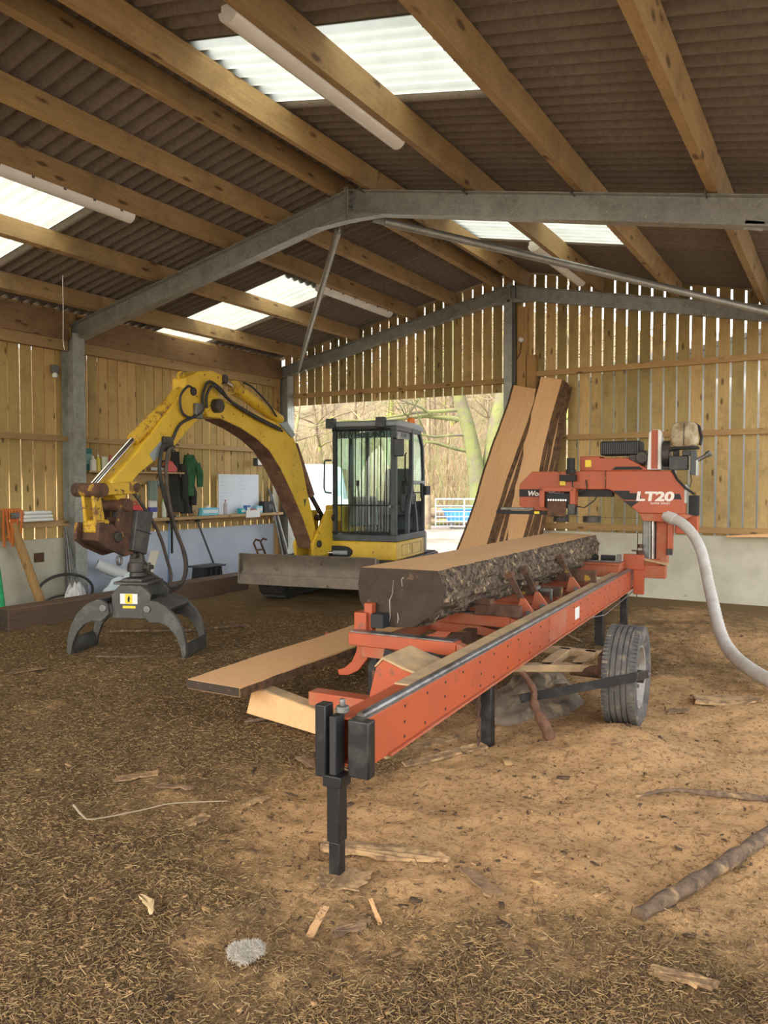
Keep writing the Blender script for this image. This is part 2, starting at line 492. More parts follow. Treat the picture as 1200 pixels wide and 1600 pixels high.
PURL = [(-4.60, -1), (-5.38, -1), (-6.08, -1), (-7.20, -1), (-8.32, -1), (-4.20, 1), (-3.06, 1), (-2.03, 1), (-0.95, 1), (0.10, 1)]
pmesh = MB().bx(-0.0375, 0.0375, 0, 4.4, 0, 0.205).mesh('purlin', M['purlin'])
cleat = MB().bx(-0.006, 0.0, -0.08, 0.08, -0.03, 0.17)
for bx_ in (-0.03, 0.03):
    for bz in (0.03, 0.1):
        cleat.cyl((-0.012, bx_, bz), (0.0, bx_, bz), 0.012, 8)
cmesh = cleat.mesh('purlin_cleat', M['galvd'])
for x, sd in PURL:
    for y0, ls in ((6.75, 1), (2.35, 1), (-2.05, 1), (-4.0, 0.443)):
        inst('purlin', pmesh, ceiling, (x, y0, steel_z(x) + 0.012), (0, ANG * sd, 0), (1, ls, 1))
    for y0 in FRAMES[1:]:
        inst('purlin_cleat', cmesh, ceiling, (x - 0.04, y0 - 0.05, steel_z(x) + 0.012), (0, ANG * sd, 0))

# ---- steel portal frames
def i_section(mb, x0, z0, x1, z1, y, depth, wid):
    """an I-beam whose top runs from (x0,z0) to (x1,z1) in the plane y"""
    t = 0.012
    def pr(a, b, w):
        mb.prism([(x0, z0 - a), (x1, z1 - a), (x1, z1 - b), (x0, z0 - b)], 'y', y - w / 2, y + w / 2)
    pr(0, t, wid); pr(depth - t, depth, wid)
    pr(t, depth - t, 0.012)
LW = -8.90
def portal(y, label, full=True, gable=False):
    t = thing('steel_portal_frame', label, 'steel frame', (0, 0, 0), group='galvanised portal frames of the barn')
    d = 0.24 if not gable else 0.20
    a = MB(); i_section(a, LW + 0.02, steel_z(LW + 0.02), RX, RZ, y, d, 0.13); a.build('rafter', M['galv'], t)
    a = MB(); i_section(a, RX, RZ, 0.05, steel_z(0.05), y, d, 0.13); a.build('rafter', M['galv'], t)
    for cx in (LW + 0.14, 0.0):
        c = MB()
        zt = steel_z(cx) - d + 0.03
        y0, y = y, (y - 0.08 if not gable else y)
        for s in (-1, 1): c.bx(cx + s * 0.115 - 0.006, cx + s * 0.115 + 0.006, y - 0.09, y + 0.09, -0.1, zt + (0.05 if s * (cx - RX) < 0 else 0.0))
        c.bx(cx - 0.11, cx + 0.11, y - 0.005, y + 0.005, -0.1, zt + 0.02)
        c.build('column', M['galv'], t)
        y = y0
    # apex end plates and gusset
    g = MB(); g.bx(RX - 0.025, RX - 0.003, y - 0.08, y + 0.08, RZ - d - 0.06, RZ + 0.02)
    g.build('end_plate', M['galv'], t)
    g = MB(); g.bx(RX + 0.003, RX + 0.025, y - 0.08, y + 0.08, RZ - d - 0.06, RZ + 0.02)
    g.build('end_plate', M['galv'], t)
    g = MB(); g.prism([(RX - 0.40, steel_z(RX - 0.40) - d), (RX - 0.02, RZ - d), (RX + 0.02, RZ - d), (RX + 0.40, steel_z(RX + 0.40) - d), (RX + 0.02, RZ - d - 0.07), (RX - 0.02, RZ - d - 0.07)], 'y', y - 0.05, y + 0.05)
    g.build('haunch', M['galv'], t)
    for zz in (0.04, 0.12, 0.19):
        MB().cyl((RX - 0.05, y - 0.05, RZ - zz), (RX + 0.05, y - 0.05, RZ - zz), 0.011, 6).build('bolt', M['galvd'], t)
    return t
portal(6.7, 'grey steel portal frame spanning the barn in front of the yellow digger')
gf = portal(11.1, 'grey steel portal frame set against the boarded gable end', gable=True)
portal(2.3, 'steel portal frame overhead nearest the viewer')
# centre post of the gable
c = MB()
for s in (-1, 1): c.bx(RX - 0.065, RX + 0.065, 11.1 + s * 0.075 - 0.005, 11.1 + s * 0.075 + 0.005, -0.1, RZ - 0.22)
c.bx(RX - 0.004, RX + 0.004, 11.03, 11.17, -0.1, RZ - 0.22)
c.build('gable_post', M['galv'], gf)

def brace(p0, p1, r, label):
    t = thing('roof_brace', label, 'brace', p0, group='tubular wind braces')
    q = Vector(p1) - Vector(p0); u = q.normalized()
    MB().cyl(tuple(u * 0.12), tuple(q - u * 0.12), r, 14).build('tube', M['galv'], t, smooth=40)
    for a, b in ((Vector((0, 0, 0)), u * 0.14), (q, q - u * 0.14)):
        MB().bar(a, b, 0.012, 0.07).build('flattened_end', M['galv'], t)
brace((-4.62, 6.78, 4.32), (-8.38, 10.98, 3.62), 0.038, 'steel brace tube slanting down behind the yellow digger arm')
brace((-4.2, 6.78, 4.32), (-0.25, 10.98, 3.56), 0.042, 'long steel brace tube running to the far end above the saw')
brace((-0.72, 6.7, 3.64), (-0.02, 6.7, 3.45), 0.02, 'short thin knee brace at the outer end of the middle frame')

# ---- left wall
wl = struct('wall_left')
BP, BW = 0.1675, 0.151
bm_l = MB().bx(-0.011, 0.011, -BW / 2, BW / 2, 0, 3.10).mesh('board', M['board'])
y = -2.0
k = 0
ycs = []
yy = 5.716
while yy > -4.0: yy -= BP
while yy < 11.2:
    ycs.append(yy); yy += BP
for yc in ycs:
    inst('board', bm_l, wl, (-8.935, yc + random.uniform(-.004, .004), 0.80), (0, 0, random.uniform(-.02, .02)), (1, random.uniform(0.97, 1.02), 1))
om_l = MB().bx(-0.011, 0.011, -0.055, 0.055, 0, 2.15).mesh('gap_cover_board', M['board'])  # added skin behind the upper gaps, leaving only thin slivers of daylight
for yc in ycs:
    if yc > 4.0: inst('gap_cover_board', om_l, wl, (-8.995, yc + BP / 2 - 0.022 + random.uniform(-.010, .010), 1.74))
for (a, b, m_) in ((-4.0, 2.3, 'concrete'), (2.3, 6.75, 'concrete'), (6.75, 11.2, 'paint')):
    MB().bx(-9.05, -8.90, a + 0.004, b - 0.004, -0.15, 0.895).build('concrete_panel', M[m_], wl, bevel=0.006)
for (a, b) in ((-2.1, 2.3), (2.4, 6.6), (6.8, 11.05)):
    MB().bx(-8.924, -8.86, a, b, 2.17, 2.245).build('rail', M['rail'], wl)
    MB().bx(-8.924, -8.83, a, b, 3.36, 3.50).build('rail', M['rail'], wl)
    MB().bx(-8.92, -8.80, a, b, 3.50, 3.84).build('eave_beam', M['eave'], wl)
    MB().bx(-9.02, -8.955, a - 0.1, b + 0.1, 3.40, 3.90).build('eave_board', M['rail'], wl)
MB().bx(-8.924, -8.86, 2.4, 6.6, 1.05, 1.13).build('rail', M['rail'], wl)
MB().bx(-8.924, -8.87, 6.8, 11.05, 0.98, 1.06).build('rail', M['rail'], wl)
MB().bx(-8.90, -8.82, 10.93, 11.02, 0.0, 3.5).build('corner_post', M['post'], wl)

# ---- gable wall (far end)
wb = struct('wall_back')
for i in range(-27, 28):
    xc = RX + 0.083 + i * 0.1715
    if xc < -8.95 or xc > 0.2: continue
    left = xc < RX - 0.02
    zb = 3.03 if left else 0.80
    w = 0.146 * random.uniform(0.96, 1.02)
    b = MB().prism([(-w / 2, zb), (w / 2, zb), (w / 2, sheet_z(xc + w / 2) - 0.004), (-w / 2, sheet_z(xc - w / 2) - 0.004)], 'y', 0, 0.022)
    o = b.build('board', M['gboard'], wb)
    o.location = (xc, 11.24 + random.uniform(-.004, .004), 0)
    o.rotation_euler = (0, 0, random.uniform(-.02, .02))
MB().bx(-8.80, RX - 0.06, 11.17, 11.235, 3.16, 3.24).build('rail', M['railx'], wb)
MB().bx(RX + 0.30, 0.0, 11.17, 11.235, 3.23, 3.31).build('rail', M['railx'], wb)
MB().bx(RX + 0.05, 0.0, 11.17, 11.235, 2.26, 2.335).build('rail', M['railx'], wb)
MB().bx(RX + 0.05, 0.0, 11.17, 11.235, 0.94, 1.02).build('rail', M['railx'], wb)
MB().bx(RX + 0.12, RX + 0.25, 11.10, 11.235, 0.9, 4.28).build('stud', M['post'], wb)
MB().bx(RX + 0.26, RX + 0.40, 11.13, 11.235, 0.9, 3.55).build('stud', M['post'], wb)
x = RX + 0.05
for a, b in ((RX + 0.06, RX + 1.9), (RX + 1.91, 0.0)):
    MB().bx(a, b, 11.20, 11.34, -0.15, 0.905).build('concrete_panel', M['concrete'], wb, bevel=0.006)

# ---- fluorescent battens
def batten(x, y0, y1, sd, label):
    t = thing('strip_light', label, 'light', (x, y0, steel_z(x) + 0.03), group='strip light fittings under the purlins')
    L = y1 - y0
    MB().bx(-0.065, 0.065, 0, L, 0.0, 0.05).build('housing', M['tubew'], t, bevel=0.006)
    d = MB(); prof = [(0.075 * math.cos(a), -0.075 * math.sin(a)) for a in [math.pi * q / 10 for q in range(11)]]
    d.prism([(p[0], p[1]) for p in prof], 'y', -0.01, L + 0.01)
    d.build('diffuser', M['tubew'], t, smooth=40)
    for q in range(6):
        yc = L * (q + 0.5) / 6
        for s in (-1, 1):
            MB().bx(s * 0.076 - 0.005, s * 0.076 + 0.005, yc - 0.012, yc + 0.012, -0.02, 0.03).build('clip', M['galvd'], t)
    return t
batten(-3.17, 3.50, 5.48, 1, 'long strip light beside the roof window at the top of the barn')
batten(-3.17, 8.68, 10.52, 1, 'strip light high up by the far gable above the sawmill')
batten(-6.19, 3.45, 5.36, -1, 'strip light on the purlin at the near side over the tool wall')
batten(-6.19, 8.60, 10.44, -1, 'strip light under the lower roof slope behind the brace tube')
# cables and small lamp by the gable post
def single(mb, name, mat, label, cat, group=None, smooth=None, bevel=0, kind=None, loc=None):
    o = mb.build(name, mat, None, smooth=smooth, bevel=bevel)
    if loc: o.location = loc
    return tag(o, label, cat, group, kind)
single(MB().tube([(-7.5, 5.55, 3.92), (-7.5, 5.55, 3.5), (-7.51, 5.55, 3.2), (-7.5, 5.56, 3.1)], 0.004, 5), 'hanging_cord', M['white'], 'thin pale cord hanging from the roof near the column', 'cord')
bl = thing('wall_lamp', 'small white round lamp with a cable on the gable stud', 'lamp', (RX + 0.19, 11.09, 3.78))
MB().lathe([(0.0, 0), (0.04, 0), (0.045, 0.02), (0.03, 0.05), (0.0, 0.055)], Matrix.Rotation(R(90), 4, 'X'), 14).build('lamp_globe', M['white'], bl, smooth=40)
MB().tube([(0, 0, -0.03), (-0.02, -0.005, -0.2), (-0.07, 0, -0.28), (-0.09, 0, 0.3), (-0.1, 0, 0.9)], 0.006, 5).build('cable', M['black'], bl)
# ================================================================== ground
def vnoise(x, y, seed=0):
    """smooth value noise on arrays"""
    xi = np.floor(x).astype(np.int64); yi = np.floor(y).astype(np.int64)
    xf = x - xi; yf = y - yi
    def h(a, b):
        n = (a * 374761393 + b * 668265263 + seed * 1442695041) & 0x7fffffff
        n = ((n ^ (n >> 13)) * 1274126177) & 0x7fffffff
        return ((n ^ (n >> 16)) & 0xffff) / 65535.0
    u = xf * xf * (3 - 2 * xf); v = yf * yf * (3 - 2 * yf)
    return (h(xi, yi) * (1 - u) + h(xi + 1, yi) * u) * (1 - v) + (h(xi, yi + 1) * (1 - u) + h(xi + 1, yi + 1) * u) * v
def g2(x, y, cx, cy, sx, sy): return np.exp(-((x - cx) / sx) ** 2 - ((y - cy) / sy) ** 2)
def sawdust(x, y):
    s = 1.15 * g2(x, y, -0.7, 4.6, 1.25, 1.6) + 0.62 * g2(x, y, -1.0, 3.1, 0.9, 0.7) + 0.7 * g2(x, y, -0.2, 7.0, 1.7, 1.7) + 0.5 * g2(x, y, -0.9, 9.3, 1.6, 1.3)
    s += 0.35 * g2(x, y, -1.7, 2.2, 0.8, 0.6) + 0.45 * g2(x, y, -1.9, 4.2, .8, 1.6) + 0.4 * g2(x, y, -2.6, 2.7, .9, .5)
    s += 0.55 * (vnoise(x * 1.3, y * 1.3, 3) - 0.5) + 0.4 * (vnoise(x * 3.7, y * 3.7, 5) - 0.5)
    return np.clip(s, 0, 1.2)
def ground_h(x, y):
    z = 0.03 * (vnoise(x * 1.1, y * 1.1, 1) - 0.5) + 0.034 * (vnoise(x * 4.1, y * 4.1, 2) - 0.5) + 0.024 * (vnoise(x * 10, y * 10, 4) - 0.5) + 0.012 * (vnoise(x * 23, y * 23, 6) - 0.5)
    z = z + 0.13 * g2(x, y, -1.12, 4.62, 0.42, 0.42) + 0.05 * g2(x, y, -0.6, 5.9, 0.6, 0.5) + 0.04 * g2(x, y, -1.5, 4.0, 0.5, 0.8)
    z = z + 0.06 * g2(x, y, -0.3, 3.9, 0.8, 0.5) - 0.03 * g2(x, y, -0.75, 5.15, 0.3, 0.35)
    fade = np.clip((np.minimum(11.0 - y, x + 8.6)) / 0.8, 0, 1)
    return z * fade
def gh(x, y): return float(ground_h(np.array([x], float), np.array([y], float))[0])

def grid_floor():
    xs = np.concatenate([np.linspace(-9.0, -4.0, 84, endpoint=False), np.linspace(-4.0, 1.0, 170, endpoint=False), np.linspace(1.0, 3.0, 20)])
    ys = np.concatenate([np.linspace(-3.0, 1.0, 30, endpoint=False), np.linspace(1.0, 6.0, 190, endpoint=False), np.linspace(6.0, 11.4, 100)])
    X, Y = np.meshgrid(xs, ys)
    Z = ground_h(X, Y)
    nx, ny = len(xs), len(ys)
    co = np.stack([X.ravel(), Y.ravel(), Z.ravel()], 1)
    idx = np.arange(nx * ny).reshape(ny, nx)
    f = np.stack([idx[:-1, :-1].ravel(), idx[:-1, 1:].ravel(), idx[1:, 1:].ravel(), idx[1:, :-1].ravel()], 1)
    me = bpy.data.meshes.new('floor')
    me.vertices.add(len(co)); me.vertices.foreach_set('co', co.ravel())
    me.loops.add(f.size); me.loops.foreach_set('vertex_index', f.ravel())
    me.polygons.add(len(f)); me.polygons.foreach_set('loop_start', np.arange(0, f.size, 4)); me.polygons.foreach_set('loop_total', np.full(len(f), 4))
    me.polygons.foreach_set('use_smooth', np.ones(len(f), bool))
    me.update()
    at = me.attributes.new('sawdust', 'FLOAT', 'POINT')
    at.data.foreach_set('value', sawdust(X, Y).ravel().astype(np.float32))
    return me
def floor_mat():
    m, nt, b = newmat('mulch_and_sawdust')
    b.inputs['Roughness'].default_value = 1.0
    b.inputs['Specular IOR Level'].default_value = 0.1
    tc = nt.nodes.new('ShaderNodeTexCoord'); v = tc.outputs['Object']
    mp = nt.nodes.new('ShaderNodeMapping'); mp.inputs['Scale'].default_value = (1, 0.35, 1); mp.inputs['Rotation'].default_value = (0, 0, 0.6)
    nt.links.new(v, mp.inputs[0])
    mp2 = nt.nodes.new('ShaderNodeMapping'); mp2.inputs['Scale'].default_value = (0.35, 1, 1); mp2.inputs['Rotation'].default_value = (0, 0, 0.4)
    nt.links.new(v, mp2.inputs[0])
    n1 = noise(nt, mp.outputs[0], 95, 4, 0.75)
    n2 = noise(nt, mp2.outputs[0], 60, 5, 0.75)
    n3 = noise(nt, v, 2.0, 5, 0.7)
    n4 = noise(nt, v, 260, 3, 0.7)
    chips = mixc(nt, ramp(nt, n1, 0.38, 0.66), (0.125, 0.082, 0.042), (0.36, 0.24, 0.11))
    chips = mixc(nt, ramp(nt, n2, 0.46, 0.66), chips, (0.15, 0.098, 0.05))
    chips = mixc(nt, ramp(nt, n3, 0.35, 0.75, (0, 0, 0), (0.6, 0.6, 0.6)), chips, (0.14, 0.09, 0.046))
    dust = mixc(nt, ramp(nt, n4, 0.3, 0.7), (0.43, 0.25, 0.115), (0.66, 0.41, 0.20))
    dust = mixc(nt, ramp(nt, noise(nt, v, 30, 5, 0.8), 0.50, 0.66, (0, 0, 0), (0.9, 0.9, 0.9)), dust, (0.17, 0.10, 0.05))
    at = nt.nodes.new('ShaderNodeAttribute'); at.attribute_name = 'sawdust'
    ad = nt.nodes.new('ShaderNodeMath'); ad.operation = 'MULTIPLY_ADD'
    nt.links.new(noise(nt, v, 7, 7, 0.8), ad.inputs[0]); ad.inputs[1].default_value = 1.9
    sb = nt.nodes.new('ShaderNodeMath'); sb.operation = 'SUBTRACT'; sb.inputs[1].default_value = 0.98
    nt.links.new(at.outputs['Fac'], sb.inputs[0]); nt.links.new(sb.outputs[0], ad.inputs[2])
    col = mixc(nt, ramp(nt, ad.outputs[0], 0.25, 0.75), chips, dust)
    nt.links.new(col, b.inputs['Base Color'])
    hs = nt.nodes.new('ShaderNodeMath'); hs.operation = 'ADD'
    nt.links.new(n1, hs.inputs[0]); nt.links.new(n2, hs.inputs[1])
    bump(nt, b, hs.outputs[0], 0.9, 0.016)
    return m
fo = bpy.data.objects.new('floor', grid_floor()); link(fo); tag(fo, kind='structure')
fo.data.materials.append(floor_mat())

# ---- yard and hillside outside
def yard_mat(name, a, b_, c_, sc):
    m, nt, b = newmat(name)
    b.inputs['Roughness'].default_value = 1.0
    tc = nt.nodes.new('ShaderNodeTexCoord'); v = tc.outputs['Object']
    col = mixc(nt, ramp(nt, noise(nt, v, sc, 6, 0.7), 0.35, 0.65), a, b_)
    col = mixc(nt, ramp(nt, noise(nt, v, sc * 0.25, 5, 0.7), 0.5, 0.68), col, c_)
    nt.links.new(col, b.inputs['Base Color'])
    bump(nt, b, noise(nt, v, sc * 3, 5, 0.7), 0.8, 0.1)
    return m
Mg = yard_mat('yard_gravel', (0.31, 0.265, 0.235), (0.22, 0.19, 0.165), (0.17, 0.14, 0.105), 1.6)
Mh = yard_mat('leaf_litter_bank', (0.23, 0.175, 0.105), (0.13, 0.098, 0.06), (0.13, 0.14, 0.06), 0.9)
g = MB().bx(-120, 90, -60, 140, -0.6, -0.12).build('ground', Mg); tag(g, kind='structure')
def hill():
    n = 60; vs = []; fs = []
    # a bank that rings the yard on the far and left side
    def h(d, s):
        return -0.3 + max(0.0, d) ** 0.92 * 0.52 * (0.85 + 0.3 * math.sin(s * 0.13) * math.sin(s * 0.041 + 1)) + 0.35 * math.sin(s * 0.5 + d * 0.3) * min(1, max(d, 0) / 4)
    path = []
    for i in range(n + 1):
        a = R(-60 + 170 * i / n)      # angle from +y towards -x
        path.append((-math.sin(a), math.cos(a)))
    rings = [0, 2, 4, 6.5, 9, 12, 16, 20, 26, 34, 44]
    for j, d in enumerate(rings):
        for i, (ux, uy) in enumerate(path):
            r = 33.5 + d
            vs.append((ux * r - 1.0, uy * r, h(d, i * 3.0)))
    k = n + 1
    for j in range(len(rings) - 1):
        for i in range(n):
            fs.append((j * k + i, j * k + i + 1, (j + 1) * k + i + 1, (j + 1) * k + i))
    o = MB().add(vs, fs).build('hillside', Mh, smooth=80)
    tag(o, kind='structure')
    return h, path
hillh, hpath = hill()
def hill_z(x, y):
    r = math.hypot(x + 1.0, y); a = math.degrees(math.atan2(-(x + 1.0), y))
    return hillh(r - 33.5, (a + 60) / 170 * 60 * 3.0) if r > 33.5 else -0.12

# ---- scattered litter on the floor
def fan(n, dmax, pw):
    d = 1.55 + dmax * RNG.random(n) ** pw
    a = np.radians(31 + RNG.uniform(-38, 38, n))
    x, y = -np.sin(a) * d, np.cos(a) * d
    return x, y
def stuff_mesh(name, V, F, mi, mats, label):
    """V (n,k,3) points per piece, F faces (m,4) per piece with quads only"""
    n, k, _ = V.shape
    f = (F[None, :, :] + (np.arange(n) * k)[:, None, None]).reshape(-1, 4)
    me = bpy.data.meshes.new(name)
    me.vertices.add(n * k); me.vertices.foreach_set('co', V.astype(np.float32).ravel())
    me.loops.add(f.size); me.loops.foreach_set('vertex_index', f.ravel().astype(np.int32))
    me.polygons.add(len(f)); me.polygons.foreach_set('loop_start', np.arange(0, f.size, 4)); me.polygons.foreach_set('loop_total', np.full(len(f), 4))
    me.polygons.foreach_set('material_index', np.repeat(mi, len(F)).astype(np.int32))
    for q in mats: me.materials.append(q)
    me.update()
    o = bpy.data.objects.new(name, me); link(o)
    return tag(o, label, 'litter', kind='stuff')
def fibres(name, n, Lr, wr, mats, label, dmax, pw, dust_keep):
    x, y = fan(n, dmax, pw)
    s = sawdust(x, y)
    keep = (RNG.random(n) < np.where(s < 0.35, 1.0, np.maximum(dust_keep, 1 - s))) & (x > -8.4) & (y < 10.6)
    x, y = x[keep], y[keep]; n = len(x)
    z = ground_h(x, y)
    d = np.hypot(x, y)
    L = RNG.uniform(*Lr, n) * (1 + 0.8 * (RNG.random(n) < 0.06)) ; w = RNG.uniform(*wr, n) * (1 + 0.12 * d)
    a = RNG.uniform(0, np.pi, n); t = RNG.normal(0, 0.22, n); h = RNG.uniform(0.0, 0.010, n)
    dx, dy = np.cos(a), np.sin(a)
    h = h + np.abs(t) * L / 2
    V = np.zeros((n, 6, 3))
    for e, sg in ((0, -1), (3, 1)):
        for k, (ox, oz) in enumerate(((-1, 0), (1, 0), (0, 1.3))):
            V[:, e + k, 0] = x + sg * dx * L / 2 - dy * w * ox; V[:, e + k, 1] = y + sg * dy * L / 2 + dx * w * ox
            V[:, e + k, 2] = z + h + sg * t * L / 2 + oz * w
    F = np.array([[0, 3, 4, 1], [1, 4, 5, 2], [2, 5, 3, 0]])
    return stuff_mesh(name, V, F, RNG.integers(0, len(mats), n), mats, label)
def crumbs(name, n, Lr, mats, label, dmax, pw, dust_keep):
    x, y = fan(n, dmax, pw)
    s = sawdust(x, y)
    keep = (RNG.random(n) < np.where(s < 0.3, 1.0, np.maximum(dust_keep, 0.9 - s))) & (x > -8.4) & (y < 10.6)
    x, y = x[keep], y[keep]; n = len(x)
    z = ground_h(x, y)
    L = RNG.uniform(*Lr, n) * np.exp(RNG.normal(0, 0.35, n)); w = L * RNG.uniform(0.18, 0.6, n); th = RNG.uniform(0.003, 0.009, n)
    a = RNG.uniform(0, 2 * np.pi, n); tx = RNG.normal(0, .18, n); ty = RNG.normal(0, .18, n)
    V = np.zeros((n, 8, 3))
    for k, (px_, py_) in enumerate(((-1, -1), (1, -1), (1, 1), (-1, 1))):
        lx = px_ * L / 2 * RNG.uniform(.45, 1, n); ly = py_ * w / 2 * RNG.uniform(.35, 1, n)
        X = x + lx * np.cos(a) - ly * np.sin(a); Y = y + lx * np.sin(a) + ly * np.cos(a); Z = z - 0.001 + lx * tx + ly * ty
        V[:, k] = np.stack([X, Y, Z], 1); V[:, k + 4] = np.stack([X, Y, Z + th], 1)
    F = np.array([[3, 2, 1, 0], [4, 5, 6, 7], [0, 1, 5, 4], [1, 2, 6, 5], [2, 3, 7, 6], [3, 0, 4, 7]])
    return stuff_mesh(name, V, F, RNG.integers(0, len(mats), n), mats, label)
Ms1 = plain('straw_pale', (0.36, 0.24, 0.11), 0.9); Ms2 = plain('straw_brown', (0.25, 0.15, 0.06), 0.9); Ms3 = plain('straw_dark', (0.10, 0.058, 0.028), 0.95)
Mc1 = plain('bark_chip_dark', (0.10, 0.058, 0.030), 0.95, c2=(0.055, 0.033, 0.018), scale=30); Mc2 = plain('bark_chip_mid', (0.20, 0.115, 0.055), 0.95); Mc3 = plain('wood_chip_pale', (0.36, 0.22, 0.095), 0.9)
fibres('straw_fibres', 215000, (0.007, 0.030), (0.0006, 0.0014), [Ms1, Ms2, Ms2, Ms3, Ms3, Ms1, Ms2], 'loose straw and wood fibres littering the floor', 7.5, 2.1, 0.07)
crumbs('bark_crumbs', 19000, (0.008, 0.026), [Mc1, Mc2, Mc2, Mc3], 'small dark bark crumbs and wood chips strewn over the floor', 8.0, 1.6, 0.38)

crumbs('bark_flakes', 900, (0.028, 0.060), [Mc1, Mc2, Mc1, Mc3], 'larger loose bark flakes scattered through the litter and sawdust', 6.5, 1.3, 0.5)

# ---- larger loose pieces, each on its own
def slab(name, pts, th, mat, label, cat, loc, rz, tilt=0.0, group=None, curl=0.0, jag=0.014):
    """a piece of bark or offcut: outline pts (x along, y across) with thickness, ragged edge and a little curl"""
    out = []
    n = len(pts)
    for i in range(n):
        a, b = pts[i], pts[(i + 1) % n]
        for k in range(7):
            t = k / 7
            out.append((a[0] + (b[0] - a[0]) * t + random.uniform(-jag, jag) * (k > 0), a[1] + (b[1] - a[1]) * t + random.uniform(-jag, jag) * (k > 0)))
    vs = []; m = len(out)
    for s in (0, 1):
        for x, y in out:
            vs.append((x, y, s * th * random.uniform(0.35, 0.8) + curl * y * y + 0.006 * math.sin(x * 9)))
    fs = [tuple(range(m))[::-1], tuple(range(m, 2 * m))] + [(i, (i + 1) % m, m + (i + 1) % m, m + i) for i in range(m)]
    o = MB().add(vs, fs).build(name, mat)
    o.location = loc; o.rotation_euler = (tilt, 0, rz)
    return tag(o, label, cat, group)
# ================================================================== sawmill
mill = thing('sawmill', 'orange-red trailer bandsaw mill with a long track and a cantilevered saw head', 'sawmill', (-1.65, 2.6, 0), R(3.5))
def ml(name, mb, mat, parent=None, smooth=None, bevel=0.004):
    return mb.build(name, M[mat], parent or mill, smooth=smooth, bevel=bevel)
ZB, ZT = 0.44, 0.645
# main track beam: a tall channel, open at the near end
r = MB()
r.bx(-0.012, 0.0, 0.0, 6.9, ZB, ZT)
r.bx(-0.15, -0.0121, 0.0, 6.9, ZT - 0.012, ZT)
r.bx(-0.15, -0.0121, 0.0, 6.9, ZB, ZB + 0.012)
r.bx(-0.15, -0.138, 0.03, 6.9, ZB + 0.0121, ZT - 0.0121)
track = ml('track_beam', r, 'orange', bevel=0.003)
ml('track_rail', MB().tube([(-0.022, 0.0, ZT + 0.012), (-0.022, 6.9, ZT + 0.012)], 0.020, 10), 'railtop', track, smooth=50, bevel=0)
ml('track_rail', MB().bx(-0.052, -0.002, 0.0, 6.9, ZT + 0.0005, ZT + 0.008), 'galvd', track, bevel=0)
ml('bottom_lip', MB().bx(0.001, 0.018, 0.2, 6.9, ZB - 0.004, ZB + 0.008), 'orangedust', track, bevel=0.002)
ml('sawdust_layer', MB().bx(-0.148, -0.055, 0.55, 5.9, ZT + 0.0005, ZT + 0.010), 'dusty', track, bevel=0.004)
hole = MB().cyl((-0.004, 0, 0), (0.0025, 0, 0), 0.007, 8).mesh('bolt_hole', M['black'])
for k in range(26):
    v = 0.36 + k * 0.24
    for z in ((ZB + 0.035, ZT - 0.035) if k % 2 else (ZB + 0.035, ZB + 0.10, ZT - 0.035)):
        inst('bolt_hole', hole, track, (0, v + random.uniform(-.02, .02), z))
ml('rating_plate', MB().bx(0.0005, 0.003, 3.52, 3.66, ZB + 0.06, ZB + 0.155), 'white', track, bevel=0)
# scuffed repaired length
ml('bare_patch', MB().bx(0.0004, 0.002, 2.75, 3.25, ZB + 0.015, ZT - 0.012), 'orangedust', track, bevel=0)
# end stop block, leg socket and front leg
ml('end_stop', MB().bx(-0.05, 0.048, -0.06, -0.003, ZB - 0.015, ZT + 0.012), 'blackpaint', bevel=0.006)
ml('socket_and_gap', MB().bx(-0.185, -0.135, -0.09, -0.025, ZB - 0.025, ZT + 0.065), 'blackpaint', bevel=0.005)
ml('socket_and_gap', MB().bx(-0.127, -0.095, -0.075, -0.002, ZB - 0.02, ZT + 0.02), 'black', bevel=0.004)  # black block filling in the shade of the gap beside the socket
ml('leg_bolt', MB().cyl((-0.09, -0.03, ZT + 0.03), (-0.09, -0.03, ZT + 0.055), 0.028, 12).cyl((-0.09, -0.03, ZT + 0.055), (-0.09, -0.03, ZT + 0.085), 0.013, 8), 'galvd')
def leg(u, v, top, w=0.075, inner=0.0):
    ml('leg', MB().bx(u - w / 2, u + w / 2, v - w / 2, v + w / 2, 0.15 if inner else -0.06, top), 'blackpaint', bevel=0.005)
    if inner:
        ml('leg_extension', MB().bx(u - inner / 2, u + inner / 2, v - inner / 2, v + inner / 2, -0.03, 0.15), 'blackpaint', bevel=0.004)
ml('leg_collar', MB().bx(-0.148, -0.062, -0.092, -0.008, ZB - 0.06, ZB - 0.012), 'blackpaint')
leg(-0.105, -0.05, ZB - 0.02, 0.062, 0.050)
leg(-0.085, 1.69, ZB + 0.01, 0.07)
leg(-0.10, 4.95, ZB + 0.01, 0.08)
leg(-0.10, 6.25, ZB + 0.01, 0.075)
leg(-0.95, 1.85, 0.5, 0.07); leg(-0.95, 5.1, 0.5, 0.07)
# chain on the second leg
ch = MB()
for k in range(9):
    z = 0.40 - k * 0.042
    pts = [(0.0 + (0.011 if k % 2 else 0) * math.cos(a), 1.60 + (0 if k % 2 else 0.011) * math.cos(a), z + 0.024 * math.sin(a)) for a in [math.pi * 2 * q / 10 for q in range(11)]]
    ch.tube([(p[0] - 0.11, p[1], p[2]) for p in pts], 0.005, 5, caps=False)
ml('chain', ch, 'rust', smooth=60, bevel=0)
